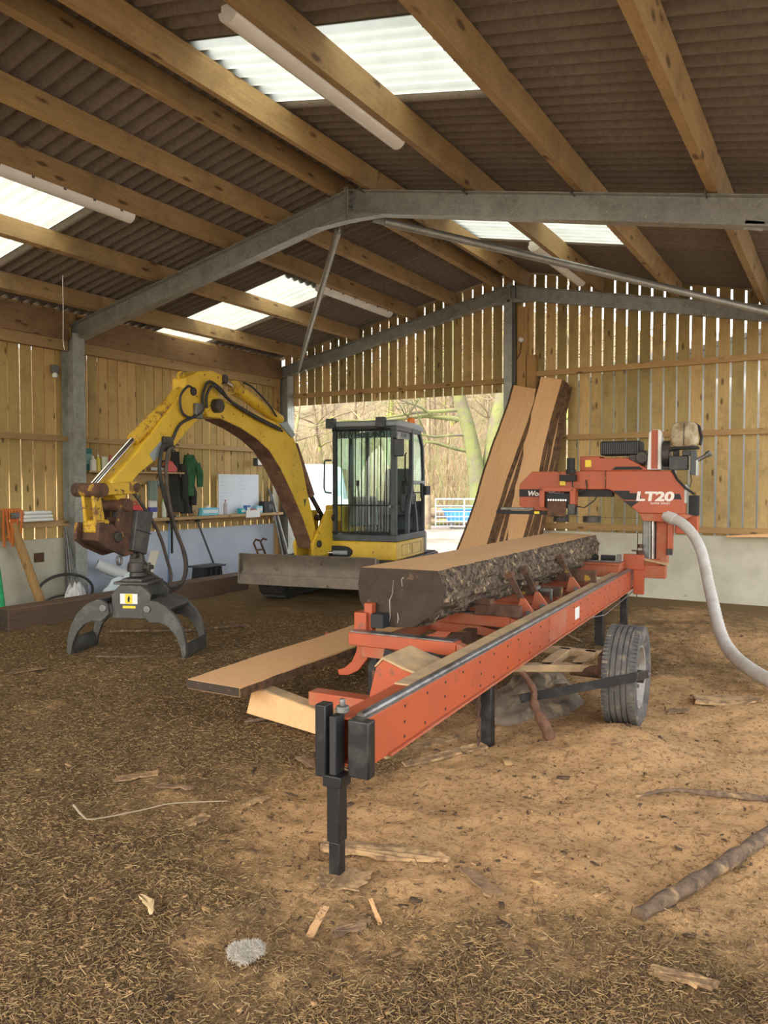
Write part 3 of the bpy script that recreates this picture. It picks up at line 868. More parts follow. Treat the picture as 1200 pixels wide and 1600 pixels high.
# bed bunks
for i, v in enumerate((1.70, 2.75, 3.95, 5.15)):
    b = MB(); b.bx(-1.04, -0.28, v - 0.05, v + 0.05, 0.545, 0.628)
    bk = ml('bed_bunk', b, 'orange' if i == 0 else 'orangedust', bevel=0.005)
    ml('wear_strip', MB().bx(-1.03, -0.30, v - 0.04, v + 0.045, 0.6285, 0.636), 'railtop', bk, bevel=0)
    ml('bunk_arm', MB().prism([(-0.28, 0.55), (-0.28, 0.62), (-0.14, 0.58), (-0.14, 0.45)], 'y', v - 0.04, v + 0.04), 'orangedust')
    ml('bunk_leg', MB().prism([(-0.95, 0.545), (-0.55, 0.545), (-0.15, 0.47), (-0.15, 0.45), (-0.55, 0.47), (-0.95, 0.47)], 'y', v - 0.03, v + 0.03), 'orangedust')
ml('bed_tie', MB().bx(-0.62, -0.54, 1.2, 5.6, 0.44, 0.52), 'rust', bevel=0.003)
ml('bed_tie', MB().bx(-1.02, -0.95, 1.75, 5.3, 0.46, 0.53), 'orangedust', bevel=0.003)
# side supports against the far face of the log
for v in (1.80, 4.0):
    sp = ml('side_support', MB().bx(-1.07, -0.98, v - 0.02, v + 0.10, 0.60, 0.74).bx(-1.015, -0.955, v + 0.02, v + 0.08, 0.60, 0.80), 'orange')
    ml('support_pad', MB().bx(-0.955, -0.86, v + 0.0, v + 0.09, 0.64, 0.735), 'black', sp)
# loader arm bracket near the front, with curved arms reaching out to the left
for v in (0.98, 1.30):
    ml('loader_bracket', MB().prism([(-0.15, 0.46), (-0.15, 0.57), (-0.30, 0.60), (-0.43, 0.645), (-0.475, 0.60), (-0.515, 0.45), (-0.525, 0.36), (-0.38, 0.34)], 'y', v, v + 0.03), 'orange')
ml('bracket_cap', MB().prism([(-0.16, 0.572), (-0.30, 0.602), (-0.43, 0.647), (-0.475, 0.602), (-0.485, 0.606), (-0.435, 0.662), (-0.30, 0.618), (-0.16, 0.585)], 'y', 0.975, 1.335), 'dusty', bevel=0.003)
ml('cross_channel', MB().bx(-0.98, -0.50, 1.08, 1.18, 0.30, 0.38), 'orangedust')
ml('loader_arm', MB().prism([(-0.93, 0.56), (-1.03, 0.60), (-1.055, 0.47), (-1.09, 0.40), (-1.15, 0.35), (-1.20, 0.335), (-1.19, 0.30), (-1.12, 0.305), (-1.04, 0.345), (-0.97, 0.43)], 'y', 1.78, 1.815), 'orange', bevel=0.003)
for v in (3.3,):
    ml('loader_arm', MB().prism([(-0.93, 0.56), (-1.03, 0.60), (-1.06, 0.46), (-1.13, 0.34), (-1.27, 0.275), (-1.60, 0.235), (-2.25, 0.23), (-2.25, 0.20), (-1.60, 0.20), (-1.25, 0.21), (-1.08, 0.26), (-0.98, 0.36)], 'y', v, v + 0.035), 'orange', bevel=0.003)
ml('prop', MB().bar((-0.86, 1.72, 0.54), (-0.86, 1.72, 0.24), 0.022, 0.05), 'orange')
ml('ratchet', MB().bar((-0.72, 1.62, 0.55), (-0.80, 1.60, 0.18), 0.03, 0.06), 'blackpaint')
ml('black_hose', MB().tube([(-0.62, 1.45, 0.50), (-0.55, 1.5, 0.57), (-0.40, 1.52, 0.575), (-0.25, 1.5, 0.56)], 0.014, 8), 'rubber', smooth=60, bevel=0)
# log dogs standing between track and log
def dog(v, h=0.30):
    d = ml('log_dog', MB().prism([(-0.30, 0.60), (-0.17, 0.60), (-0.175, 0.66), (-0.235, 0.74), (-0.27, 0.74)], 'y', v - 0.012, v + 0.012), 'orangedust')
    a = ml('dog_arm', MB().prism([(-0.215, 0.67), (-0.255, 0.66), (-0.385, 0.60 + h - 0.02), (-0.36, 0.60 + h), (-0.33, 0.60 + h - 0.02)], 'y', v + 0.013, v + 0.040), 'rust', d)
    ml('dog_roller', MB().cyl((-0.36, v - 0.02, 0.60 + h), (-0.36, v + 0.06, 0.60 + h), 0.030, 12), 'rust', d, smooth=40, bevel=0)
    ml('dog_bolt', MB().cyl((-0.20, v - 0.03, 0.63), (-0.20, v + 0.07, 0.63), 0.022, 10), 'galvd', d, bevel=0)
for v in (2.92, 3.30, 4.42): dog(v, 0.31)
for v in (2.68, 3.85): ml('clamp_channel', MB().bx(-0.55, -0.20, v, v + 0.07, 0.63, 0.71).bx(-0.56, -0.42, v - 0.01, v + 0.08, 0.71, 0.75), 'rust')
ml('clamp_plate', MB().bx(-0.52, -0.10, 4.75, 4.80, 0.655, 0.77), 'rust')
ml('clamp_screw', MB().bx(-0.32, -0.22, 3.62, 3.66, 0.70, 0.725).bx(-0.24, -0.22, 3.63, 3.65, 0.62, 0.70).cyl((-0.35, 3.64, 0.715), (-0.35, 3.64, 0.745), 0.03, 10), 'galvd', bevel=0.003)
# axle frame, wheel and strap
ax = MB()
ax.prism([(0.0, 2.35), (0.12, 2.35), (0.42, 2.72), (0.42, 2.92), (0.10, 3.0), (-0.02, 3.0)], 'z', 0.36, 0.372)
fr = MB()
for a, b in (((-0.25, 2.30, 0.345), (0.36, 2.62, 0.345)), ((-0.25, 3.05, 0.345), (0.38, 3.02, 0.345)), ((0.05, 2.45, 0.345), (0.05, 3.05, 0.345)), ((0.24, 2.55, 0.345), (0.24, 3.05, 0.345)), ((-0.18, 2.35, 0.345), (-0.18, 3.05, 0.345)), ((0.38, 2.6, 0.345), (0.38, 3.02, 0.345))):
    fr.bar(a, b, 0.085, 0.05)
ml('axle_frame', fr, 'dusty', bevel=0.006)
ml('axle_stub', MB().cyl((0.20, 2.58, 0.325), (0.50, 2.58, 0.325), 0.045, 12).bx(0.40, 0.44, 2.50, 2.66, 0.30, 0.46), 'rust', bevel=0.004)
WC = (0.575, 2.58, 0.325)
RT = Matrix.Translation(WC) @ Matrix.Rotation(R(90), 4, 'Y')
wheel = bpy.data.objects.new('wheel', None); wheel.empty_display_size = 0.1; link(wheel, mill)
prof = [(0.205, -0.085), (0.25, -0.105), (0.295, -0.110), (0.318, -0.102), (0.328, -0.085)]
for g0 in (-0.052, -0.018, 0.018, 0.052):
    prof += [(0.333, g0 - 0.005), (0.3235, g0 - 0.004), (0.3235, g0 + 0.004), (0.333, g0 + 0.005)]
prof += [(0.328, 0.085), (0.318, 0.102), (0.295, 0.110), (0.25, 0.105), (0.205, 0.085), (0.195, 0.0)]
ml('tyre', MB().lathe(prof, RT, 56, closed=True), 'tyre', wheel, smooth=35, bevel=0)
tb = MB()
for k in range(72):
    a = 2 * math.pi * k / 72
    for off in (-0.086, 0.086):
        q = Matrix.Translation(WC) @ Matrix.Rotation(a, 4, 'X')
        b = MB(); b.bx(off - 0.018, off + 0.018, -0.0095, 0.0095, 0.30, 0.3335); b.xf(q)
        tb.add(b.v, b.f)
tr_ = ml('tread', tb, 'tyre', wheel, bevel=0); tr_['kind'] = 'stuff'
rimp = [(0.203, -0.09), (0.21, -0.075), (0.19, -0.06), (0.185, 0.03), (0.20, 0.075), (0.207, 0.09), (0.195, 0.088), (0.175, 0.045), (0.12, 0.035), (0.09, 0.06), (0.06, 0.065), (0.0, 0.062)]
ml('rim', MB().lathe(rimp[::-1] + [(0.0, -0.09)], RT, 32), 'rim', wheel, smooth=30, bevel=0)
ml('hub', MB().cyl((0.63, 2.58, 0.325), (0.685, 2.58, 0.325), 0.042, 14), 'darkm', wheel, smooth=40, bevel=0.004)
for k in range(5):
    a = 2 * math.pi * k / 5
    ml('wheel_nut', MB().cyl((0.61, 2.58 + 0.075 * math.cos(a), 0.325 + 0.075 * math.sin(a)), (0.65, 2.58 + 0.075 * math.cos(a), 0.325 + 0.075 * math.sin(a)), 0.012, 6), 'galvd', wheel, bevel=0)
ml('wheel_strap', MB().bar((0.018, 2.0, 0.236), (0.70, 2.235, 0.405), 0.012, 0.055).bar((0.698, 2.23, 0.405), (0.708, 2.60, 0.345), 0.012, 0.055), 'blackpaint', bevel=0.002)
ml('strap_bolt', MB().cyl((0.69, 2.58, 0.345), (0.725, 2.58, 0.345), 0.02, 8), 'galvd', bevel=0)
ml('wire', MB().tube([(-0.02, 3.4, 0.50), (0.02, 4.6, 0.38), (0.02, 6.3, 0.42)], 0.006, 5), 'galvd', bevel=0)

# carriage at the far end
VH = 6.1
ml('carriage_plate', MB().bx(-0.08, 0.14, VH - 0.04, VH + 0.02, 0.66, 0.83).bx(0.03, 0.14, VH - 0.04, VH + 0.02, 0.39, 0.66), 'orange', bevel=0.006)
ml('carriage_arm', MB().bx(0.12, 0.36, VH - 0.02, VH + 0.12, 0.575, 0.715), 'orangedust', bevel=0.005)
ml('carriage_beam', MB().bx(-0.05, 0.30, VH + 0.02, VH + 0.55, 0.66, 0.78), 'orangedust', bevel=0.005)
ml('drag_ledge', MB().prism([(0.10, 0.80), (0.38, 0.735), (0.38, 0.72), (0.12, 0.77)], 'y', VH - 0.03, VH + 0.12), 'dusty')
ml('end_bunk', MB().bx(-0.62, -0.06, 5.72, 6.0, 0.60, 0.735).bx(-0.64, -0.05, 5.70, 6.02, 0.735, 0.755), 'orangedust', bevel=0.004)
rl = ml('end_roller', MB().cyl((-0.48, 5.86, 0.80), (-0.31, 5.86, 0.80), 0.030, 14), 'black', smooth=40, bevel=0)
ml('end_roller', MB().cyl((-0.28, 5.86, 0.80), (-0.13, 5.86, 0.80), 0.030, 14), 'black', smooth=40, bevel=0)
ml('roller_bracket', MB().bx(-0.54, -0.06, 5.80, 5.82, 0.755, 0.775).bx(-0.56, -0.52, 5.82, 5.90, 0.755, 0.82).bx(-0.11, -0.07, 5.82, 5.90, 0.755, 0.84), 'galvd')
ml('crank_knob', MB().cyl((0.09, VH + 0.02, 0.83), (0.09, VH + 0.02, 0.87), 0.04, 10).cyl((0.09, VH + 0.02, 0.90), (0.09, VH + 0.02, 0.94), 0.028, 10).bx(0.0, 0.06, VH + 0.01, VH + 0.03, 0.86, 0.875), 'rust')
# mast
ml('mast', MB().bx(0.10, 0.235, VH + 0.08, VH + 0.24, 0.70, 1.30), 'galvd', bevel=0.01)
ml('mast_rod', MB().cyl((0.215, VH + 0.05, 0.70), (0.215, VH + 0.05, 1.28), 0.012, 10), 'chrome', smooth=40, bevel=0)
ml('mast_rod', MB().cyl((0.185, VH + 0.05, 0.70), (0.185, VH + 0.05, 1.28), 0.009, 10), 'galv', smooth=40, bevel=0)
ml('mast_channel', MB().bx(0.245, 0.36, VH + 0.10, VH + 0.26, 0.72, 1.25), 'orangedust', bevel=0.006)
ml('mast_guard', MB().bx(0.365, 0.415, VH + 0.06, VH + 0.20, 0.86, 1.24), 'orange', bevel=0.006)
ml('mast_box', MB().bx(0.43, 0.66, VH + 0.18, VH + 0.36, 1.06, 1.25), 'orange', bevel=0.006)
ml('mast_bracket', MB().bx(0.36, 0.42, VH + 0.05, VH + 0.10, 0.83, 0.90), 'blackpaint')
# saw head
HY0, HY1 = VH - 0.02, VH + 0.17
head = ml('head_cover', MB().prism([(-1.13, 1.75), (-1.28, 1.60), (-1.28, 1.35), (-1.13, 1.295), (-0.86, 1.295), (-0.80, 1.36), (-0.80, 1.75)], 'y', HY0, HY1), 'orange', bevel=0.008)
ml('head_beam', MB().bx(-0.80, -0.28, HY0 + 0.01, HY1, 1.545, 1.75), 'orange', bevel=0.006)
ml('head_beam_shade', MB().bx(-0.80, -0.22, HY0 + 0.05, HY1, 1.46, 1.545), 'black', bevel=0)  # black block put in as the shade of the gap below the beam
right = ml('head_cover', MB().prism([(-0.28, 1.75), (0.395, 1.75), (0.545, 1.565), (0.545, 1.285), (0.08, 1.285), (-0.22, 1.535), (-0.28, 1.55)], 'y', HY0 - 0.015, HY1), 'orange', bevel=0.008)
ml('head_chute', MB().prism([(0.08, 1.285), (0.545, 1.285), (0.62, 1.26), (0.50, 1.19), (0.12, 1.20)], 'y', HY0 + 0.0, HY1), 'orangedust', bevel=0.006)
fy = HY0 - 0.0165
ml('decal', MB().prism([(-0.205, 1.532), (-0.02, 1.532), (-0.02, 1.505), (0.10, 1.505), (0.10, 1.43), (-0.08, 1.43)], 'y', fy - 0.001, fy + 0.0012), 'black', right, bevel=0)
ml('decal', MB().prism([(-0.09, 1.42), (0.09, 1.42), (0.0, 1.35)], 'y', fy - 0.001, fy + 0.0012), 'black', right, bevel=0)
ml('decal', MB().prism([(0.41, 1.50), (0.50, 1.50), (0.52, 1.44), (0.40, 1.44)], 'y', fy - 0.001, fy + 0.0012), 'black', right, bevel=0)
text('LT20', 0.135, M['text'], right, (0.045, fy - 0.002, 1.425), (R(90), 0, 0), sx=1.38, shear=0.10, bold=0.006)
text('SUPER SERIES', 0.03, M['text'], right, (0.20, fy - 0.002, 1.385), (R(90), 0, 0), sx=1.15)
ml('decal', MB().bx(-1.28, -0.82, HY0 - 0.002, HY0 + 0.0005, 1.455, 1.545), 'black', head, bevel=0)
text('Wood-Mizer', 0.08, M['text'], head, (-1.18, HY0 - 0.003, 1.468), (R(90), 0, 0), shear=0.2, bold=0.003)
ml('seam', MB().bx(-0.285, -0.279, HY0 - 0.018, HY0 + 0.02, 1.56, 1.752), 'rust', right, bevel=0)
ml('seam', MB().bx(-0.83, -0.81, HY0 - 0.002, HY0 + 0.01, 1.74, 1.752), 'rust', head, bevel=0)
ml('warning_label', MB().bx(-0.80, -0.735, HY0 - 0.002, HY0 + 0.012, 1.59, 1.67), 'sticker_y', head, bevel=0)
# blade guide drive box in front of the head cover
gb = ml('guide_frame', MB().bx(-0.99, -0.93, VH - 0.20, VH - 0.03, 1.34, 1.56).bx(-0.99, -0.60, VH - 0.20, VH - 0.12, 1.52, 1.57).bx(-0.64, -0.58, VH - 0.20, VH - 0.05, 1.34, 1.56), 'orange', bevel=0.004)
ml('guide_plate', MB().bx(-0.89, -0.68, VH - 0.215, VH - 0.19, 1.24, 1.415), 'rust', gb)
ml('guide_motor', MB().bx(-0.92, -0.63, VH - 0.18, VH - 0.06, 1.33, 1.50), 'black', gb, bevel=0.01)
ml('guide_clamp', MB().bx(-0.66, -0.58, VH - 0.21, VH - 0.10, 1.26, 1.38), 'blackpaint', gb)
sp = MB()
for k in range(8): sp.cyl((-0.88 + k * 0.028, VH - 0.205, 1.425), (-0.88 + k * 0.028, VH - 0.18, 1.425), 0.010, 8)
ml('spring', sp, 'chrome', gb, bevel=0)
ml('guide_arm', MB().bx(-1.52, -0.90, VH - 0.15, VH - 0.10, 1.255, 1.295), 'black')
ml('guide_arm', MB().bx(-1.50, -1.10, VH - 0.05, VH - 0.0, 1.30, 1.33), 'galvd')
ml('warning_label', MB().bx(-1.06, -1.0, VH - 0.153, VH - 0.149, 1.262, 1.29), 'sticker_y', mill, bevel=0)
ml('lubricant_valve', MB().cyl((-0.66, VH - 0.08, 1.77), (-0.66, VH - 0.08, 1.90), 0.045, 14).cyl((-0.66, VH - 0.08, 1.72), (-0.66, VH - 0.08, 1.77), 0.055, 14).bx(-0.78, -0.60, VH - 0.11, VH - 0.03, 1.64, 1.71), 'black', smooth=40)
ml('valve_pipe', MB().tube([(-0.64, VH - 0.08, 1.66), (-0.63, VH - 0.12, 1.58), (-0.55, VH - 0.12, 1.52), (-0.48, VH - 0.06, 1.55), (-0.5, VH - 0.03, 1.65)], 0.008, 6), 'rubber', smooth=60, bevel=0)
ml('valve_pipe', MB().tube([(-0.60, VH - 0.14, 1.36), (-0.5, VH - 0.1, 1.34), (-0.40, VH - 0.05, 1.42), (-0.36, VH - 0.02, 1.5)], 0.007, 6), 'rubber', smooth=60, bevel=0)
# band wheels and blade below the head
ml('blade_wheel', MB().cyl((-0.80, VH + 0.05, 1.17), (-0.80, VH + 0.05, 1.25), 0.09, 20), 'darkm', smooth=40, bevel=0.004)
ml('blade_guide', MB().cyl((-0.45, VH + 0.05, 1.17), (-0.45, VH + 0.05, 1.24), 0.10, 20), 'darkm', smooth=40, bevel=0.004)
ml('bandsaw_blade', MB().bx(-1.0, 0.2, VH + 0.05, VH + 0.08, 1.225, 1.228), 'darkm', bevel=0)
# engine group on top
ml('engine_base', MB().prism([(-0.60, 1.75), (-0.60, 1.92), (-0.38, 1.92), (-0.38, 1.90), (-0.08, 1.90), (0.12, 1.79), (0.30, 1.75)], 'y', VH + 0.10, VH + 0.40), 'orange', bevel=0.008)
ml('engine_slot', MB().prism([(-0.24, 1.765), (-0.20, 1.80), (0.06, 1.80), (0.10, 1.765)], 'y', VH + 0.095, VH + 0.12), 'black', bevel=0)
ml('warning_label', MB().bx(-0.54, -0.47, VH + 0.096, VH + 0.10, 1.80, 1.88), 'sticker_y', bevel=0)
af = MB(); af.bx(-0.38, 0.06, VH + 0.12, VH + 0.42, 1.93, 2.09)
airb = ml('air_filter', af, 'black', bevel=0.02)
for k in range(18): ml('filter_rib', MB().bx(-0.365 + k * 0.023, -0.355 + k * 0.023, VH + 0.112, VH + 0.12, 1.945, 2.075), 'cabgrey', airb, bevel=0)
ml('engine_block', MB().bx(-0.06, 0.12, VH + 0.14, VH + 0.38, 1.82, 1.98).cyl((0.08, VH + 0.10, 1.90), (0.08, VH + 0.14, 1.90), 0.07, 14), 'darkm', bevel=0.01)
st = ml('belt_guard', MB().prism([(0.15, 1.76), (0.165, 2.17), (0.20, 2.20), (0.275, 2.20), (0.30, 2.16), (0.30, 1.76)], 'y', VH + 0.03, VH + 0.10), 'white', bevel=0.008)
ml('stripe', MB().bx(0.192, 0.262, VH + 0.027, VH + 0.032, 1.77, 2.195), 'orange', st, bevel=0)
ml('clutch_drum', MB().cyl((0.31, VH + 0.10, 1.93), (0.38, VH + 0.10, 1.93), 0.15, 18).bx(0.30, 0.40, VH + 0.04, VH + 0.2, 1.76, 1.80), 'darkm', smooth=40, bevel=0.004)
cb_ = ml('control_box', MB().bx(0.385, 0.575, VH - 0.06, VH + 0.10, 1.755, 1.905).bx(0.52, 0.60, VH - 0.06, VH + 0.02, 1.905, 1.965), 'blackpaint', bevel=0.006)
ml('control_bracket', MB().bx(0.60, 0.655, VH - 0.05, VH + 0.10, 1.70, 1.965), 'cabgrey', bevel=0.004)
ml('control_bracket', MB().bx(0.655, 0.675, VH - 0.05, VH + 0.10, 1.69, 1.86), 'galv', bevel=0.003)
ml('throttle_pipe', MB().cyl((0.67, VH, 1.86), (0.78, VH - 0.02, 1.92), 0.022, 10).cyl((0.76, VH - 0.018, 1.91), (0.80, VH - 0.024, 1.935), 0.034, 10), 'galvd', smooth=40, bevel=0)
ml('seat_post', MB().bx(0.42, 0.48, VH, VH + 0.06, 1.905, 1.985), 'black', bevel=0.004)
ml('seat_pan', MB().bx(0.40, 0.68, VH - 0.04, VH + 0.12, 1.975, 2.005), 'black', bevel=0.01)
seat = MB()
rings = []
for k, (yy, sc) in enumerate(((-0.06, 0.80), (-0.045, 0.94), (-0.02, 1.0), (0.05, 1.0), (0.08, 0.9))):
    ring = []
    for q in range(28):
        a = 2 * math.pi * q / 28
        ca, sa = math.cos(a), math.sin(a)
        x = 0.145 * sc * math.copysign(abs(ca) ** 0.45, ca); z = 0.135 * sc * math.copysign(abs(sa) ** 0.45, sa)
        x *= 1.0 - 0.10 * (z + 0.13) / 0.26
        ring.append((0.53 + x, VH + 0.02 + yy, 2.135 + z))
    rings.append(ring)
sb = ml('seat_back', seat.loft(rings), 'seat', smooth=60, bevel=0)
ml('seat_seam', MB().tube([(0.53, VH - 0.044, 2.02), (0.532, VH - 0.047, 2.13), (0.535, VH - 0.044, 2.25)], 0.005, 5), 'darkm', sb, bevel=0)
ml('seat_edge', MB().tube([(0.62, VH + 0.10, 2.255), (0.67, VH + 0.09, 2.22), (0.70, VH + 0.07, 2.10), (0.685, VH + 0.06, 2.02)], 0.016, 8), 'black', sb, smooth=60, bevel=0)
ml('cable', MB().tube([(0.42, VH - 0.02, 1.76), (0.47, VH - 0.05, 1.66), (0.56, VH - 0.05, 1.56), (0.64, VH - 0.02, 1.50)], 0.013, 6), 'black', smooth=60, bevel=0)
ml('cable', MB().tube([(0.60, VH - 0.05, 1.74), (0.62, VH - 0.06, 1.64), (0.60, VH - 0.06, 1.57), (0.58, VH - 0.05, 1.60)], 0.005, 6), 'black', smooth=60, bevel=0)
ml('cable', MB().tube([(0.36, VH - 0.02, 1.80), (0.355, VH - 0.03, 1.88), (0.385, VH - 0.02, 1.96), (0.45, VH, 1.97)], 0.012, 6), 'black', smooth=60, bevel=0)
ml('side_hinge', MB().bx(0.545, 0.562, VH - 0.03, VH + 0.1, 1.40, 1.60), 'galv', bevel=0.002)
ml('side_box', MB().bx(0.565, 0.67, VH + 0.2, VH + 0.3, 1.26, 1.48), 'black', bevel=0.004)

# ---- dust extraction hose
def hose_path(pts, n=160):
    P = [Vector(p) for p in pts]; P = [P[0] * 2 - P[1]] + P + [P[-1] * 2 - P[-2]]
    out = []
    seg = len(P) - 3
    for i in range(n + 1):
        t = i / n * seg; k = min(int(t), seg - 1); f = t - k
        a, b, c, d = P[k:k + 4]
        out.append(0.5 * ((2 * b) + (c - a) * f + (2 * a - 5 * b + 4 * c - d) * f * f + (3 * b - a - 3 * c + d) * f ** 3))
    return out
hp = hose_path([(-1.68, 8.72, 1.27), (-1.45, 8.62, 1.16), (-1.27, 8.45, 0.93), (-1.10, 8.0, 0.52), (-0.86, 7.2, 0.20), (-0.45, 6.35, 0.135), (0.15, 5.75, 0.12), (0.9, 5.4, 0.12)], 190)
hs_ = thing('extraction_hose', 'grey ribbed dust hose curving from the saw head down to the floor', 'hose', (0, 0, 0))
MB().tube(hp, [0.052 + 0.005 * (i % 2) for i in range(len(hp))], 16).build('ribbed_tube', M['hose'], hs_, smooth=70)
MB().tube(hp[3:14], 0.066, 16).build('clamp_sleeve', M['hose'], hs_, smooth=60)

# ---- log on the bed
lg = thing('log', 'big squared log with bark sides lying on the sawmill bed', 'log', (-1.65, 2.6, 0), R(3.5))
sec0 = [(-1.085, 1.03), (-0.51, 1.04), (-0.462, 0.93), (-0.468, 0.83), (-0.55, 0.74), (-0.68, 0.655), (-0.80, 0.638), (-0.92, 0.638), (-1.03, 0.70), (-1.09, 0.80), (-1.105, 0.92)]
sec1 = [(-0.90, 1.045), (-0.385, 1.045), (-0.335, 0.94), (-0.345, 0.83), (-0.41, 0.74), (-0.50, 0.668), (-0.62, 0.64), (-0.74, 0.64), (-0.86, 0.70), (-0.93, 0.80), (-0.94, 0.92)]
def refine(sec, k):
    out = []
    n = len(sec)
    for i in range(n):
        a, b = sec[i], sec[(i + 1) % n]
        m = 2 if i == 0 else k
        for j in range(m): out.append((a[0] + (b[0] - a[0]) * j / m, a[1] + (b[1] - a[1]) * j / m))
    return out
s0, s1 = refine(sec0, 5), refine(sec1, 5)
NL = 110
rings = []
for i in range(NL + 1):
    t = i / NL; v = 1.90 + 4.12 * t
    ring = []
    for q, (a, b) in enumerate(zip(s0, s1)):
        x = a[0] + (b[0] - a[0]) * t; z = a[1] + (b[1] - a[1]) * t
        if q > 1:
            cxm = -0.80 + 0.17 * t
            dx, dz = x - cxm, z - 0.85; L = math.hypot(dx, dz)
            h = float(vnoise(np.array([v * 5.0]), np.array([q * 0.9]), 21)[0]) * 0.045 + float(vnoise(np.array([v * 17.0]), np.array([q * 1.7]), 22)[0]) * 0.035 - 0.035
            h += 0.03 * (float(vnoise(np.array([v * 1.2]), np.array([q * .25]), 29)[0]) - .5)
            if q in (2, len(s0) - 1): h *= 0.4
            fade = min(1.0, i / 2.0, (NL - i) / 2.0)
            x += dx / L * h * fade; z += dz / L * h * fade
            z = max(z, 0.637)
            z = min(z, 1.035)
        ring.append((x, v, z))
    rings.append(ring)
n = len(s0)
mb = MB(); vs = [p for r_ in rings for p in r_]; fs = []
for i in range(NL):
    for k in range(2, n):
        fs.append((i * n + k, i * n + (k + 1) % n, (i + 1) * n + (k + 1) % n, (i + 1) * n + k))
MB().add(vs, fs).build('bark', M['bark'], lg, smooth=55)
vs2 = []; fs2 = []
for i in range(NL + 1):
    for q in (0, 1, 2):
        p = rings[i][q]; vs2.append((p[0] + (0.006 * math.sin(i * 1.7) + 0.006 * math.sin(i * .6) if q == 2 else 0), p[1], p[2]))
for i in range(NL):
    for q in (0, 1): fs2.append((i * 3 + q, i * 3 + q + 1, i * 3 + 4 + q, i * 3 + 3 + q))
MB().add(vs2, fs2).build('sawn_face', M['sawn'], lg)
eg = MB(); eg.add([(p[0], p[1] - 0.002, p[2]) for p in rings[0]], [tuple(range(n))]); eg.build('end_grain', M['endgrain'], lg)
eg = MB(); eg.add(rings[-1], [tuple(range(n))]); eg.build('end_grain', M['endgrain'], lg)
Mres = plain('resin', (0.52, 0.46, 0.38), 0.5)
MB().tube([(-0.83, 1.896, 0.96), (-0.84, 1.896, 0.86), (-0.86, 1.896, 0.82), (-0.855, 1.896, 0.70), (-0.87, 1.896, 0.66)], [0.001, 0.003, 0.006, 0.003, 0.002], 6, flat=0.5).build('resin_streak', Mres, lg)
MB().tube([(-0.80, 1.896, 0.74), (-0.795, 1.896, 0.70), (-0.80, 1.896, 0.67)], [0.002, 0.006, 0.003], 6, flat=0.5).build('resin_streak', Mres, lg)
MB().tube([(-0.755, 1.896, 0.98), (-0.77, 1.896, 0.965), (-0.765, 1.896, 0.92)], [0.006, 0.004, 0.003], 6, flat=0.5).build('resin_streak', Mres, lg)

# ---- sawn planks with live edges
def plank(name, L, w, th, label, cat, group=None, axis='y', taper=0.0, seed=0, mat='sawn', wane=0.014):
    t = thing(name, label, cat, (0, 0, 0), group=group)
    rd = random.Random(seed)
    n = 26; le = []; re_ = []
    a0, a1 = rd.uniform(0, 6), rd.uniform(0, 6)
    for i in range(n + 1):
        y = L * i / n; ww = w / 2 * (1 - taper * i / n)
        le.append((-ww + 0.012 * math.sin(i * .5 + a0) + rd.uniform(-.004, .004), y)); re_.append((ww + 0.012 * math.sin(i * .4 + a1) + rd.uniform(-.004, .004), y))
    def edge(e, s):
        m = MB(); vs = []
        for x, y in e:
            for zz, o in ((0.001, wane), (th * .5, wane * 0.75 + rd.uniform(0, .006)), (th - 0.001, 0.0)):
                vs.append((x + s * (o - 0.004), y, zz))
            vs.append((x - s * 0.004, y, th - 0.001)); vs.append((x - s * 0.004, y, 0.001))
        fs = []
        for i in range(len(e) - 1):
            for k in range(5): fs.append((i * 5 + k, i * 5 + (k + 1) % 5, i * 5 + 5 + (k + 1) % 5, i * 5 + 5 + k))
        fs.append((0, 1, 2, 3, 4)); q = (len(e) - 1) * 5; fs.append((q + 4, q + 3, q + 2, q + 1, q))
        return m.add(vs, fs)
    body = MB()
    vs = []
    for zz in (0, th):
        vs += [(x, y, zz) for x, y in le] + [(x, y, zz) for x, y in re_]
    k = n + 1; fs = []
    for i in range(n):
        fs.append((i, i + 1, k + i + 1, k + i)); fs.append((2 * k + i, 3 * k + i, 3 * k + i + 1, 2 * k + i + 1))
        fs.append((i, 2 * k + i, 2 * k + i + 1, i + 1)); fs.append((k + i, k + i + 1, 3 * k + i + 1, 3 * k + i))
    fs.append((0, k, 3 * k, 2 * k)); fs.append((n, 2 * k + n, 3 * k + n, k + n))
    body.add(vs, fs).build('sawn_board', M[mat], t)
    edge(le, -1).build('bark_edge', M['barkdark'], t); edge(re_, 1).build('bark_edge', M['barkdark'], t)
    return t
pk = plank('plank', 3.1, 0.46, 0.062, 'freshly sawn pale plank lying on the loader arms beside the sawmill', 'plank', seed=3)
pk.location = (-3.535, 3.70, 0.235); pk.rotation_euler = (R(0.6), R(0), R(1.5))
MB().bx(-0.225, 0.225, -0.004, 0.0, 0.003, 0.060).build('dark_end', M['endgrain'], pk)
ob = thing('timber_offcut', 'short pale timber offcut propping up the plank beside the sawmill', 'offcut', (-3.06, 3.98, gh(-3.06, 3.98)), R(-6))
MB().prism([(-0.42, 0.03), (0.52, 0.0), (0.52, 0.13), (-0.36, 0.222)], 'y', -0.055, 0.055).build('block', M['sawn'], ob, bevel=0.006)
MB().prism([(-0.30, 0.218), (0.52, 0.131), (0.52, 0.137), (-0.30, 0.224)], 'y', -0.05, 0.05).build('sawdust_crust', M['dusty'], ob)
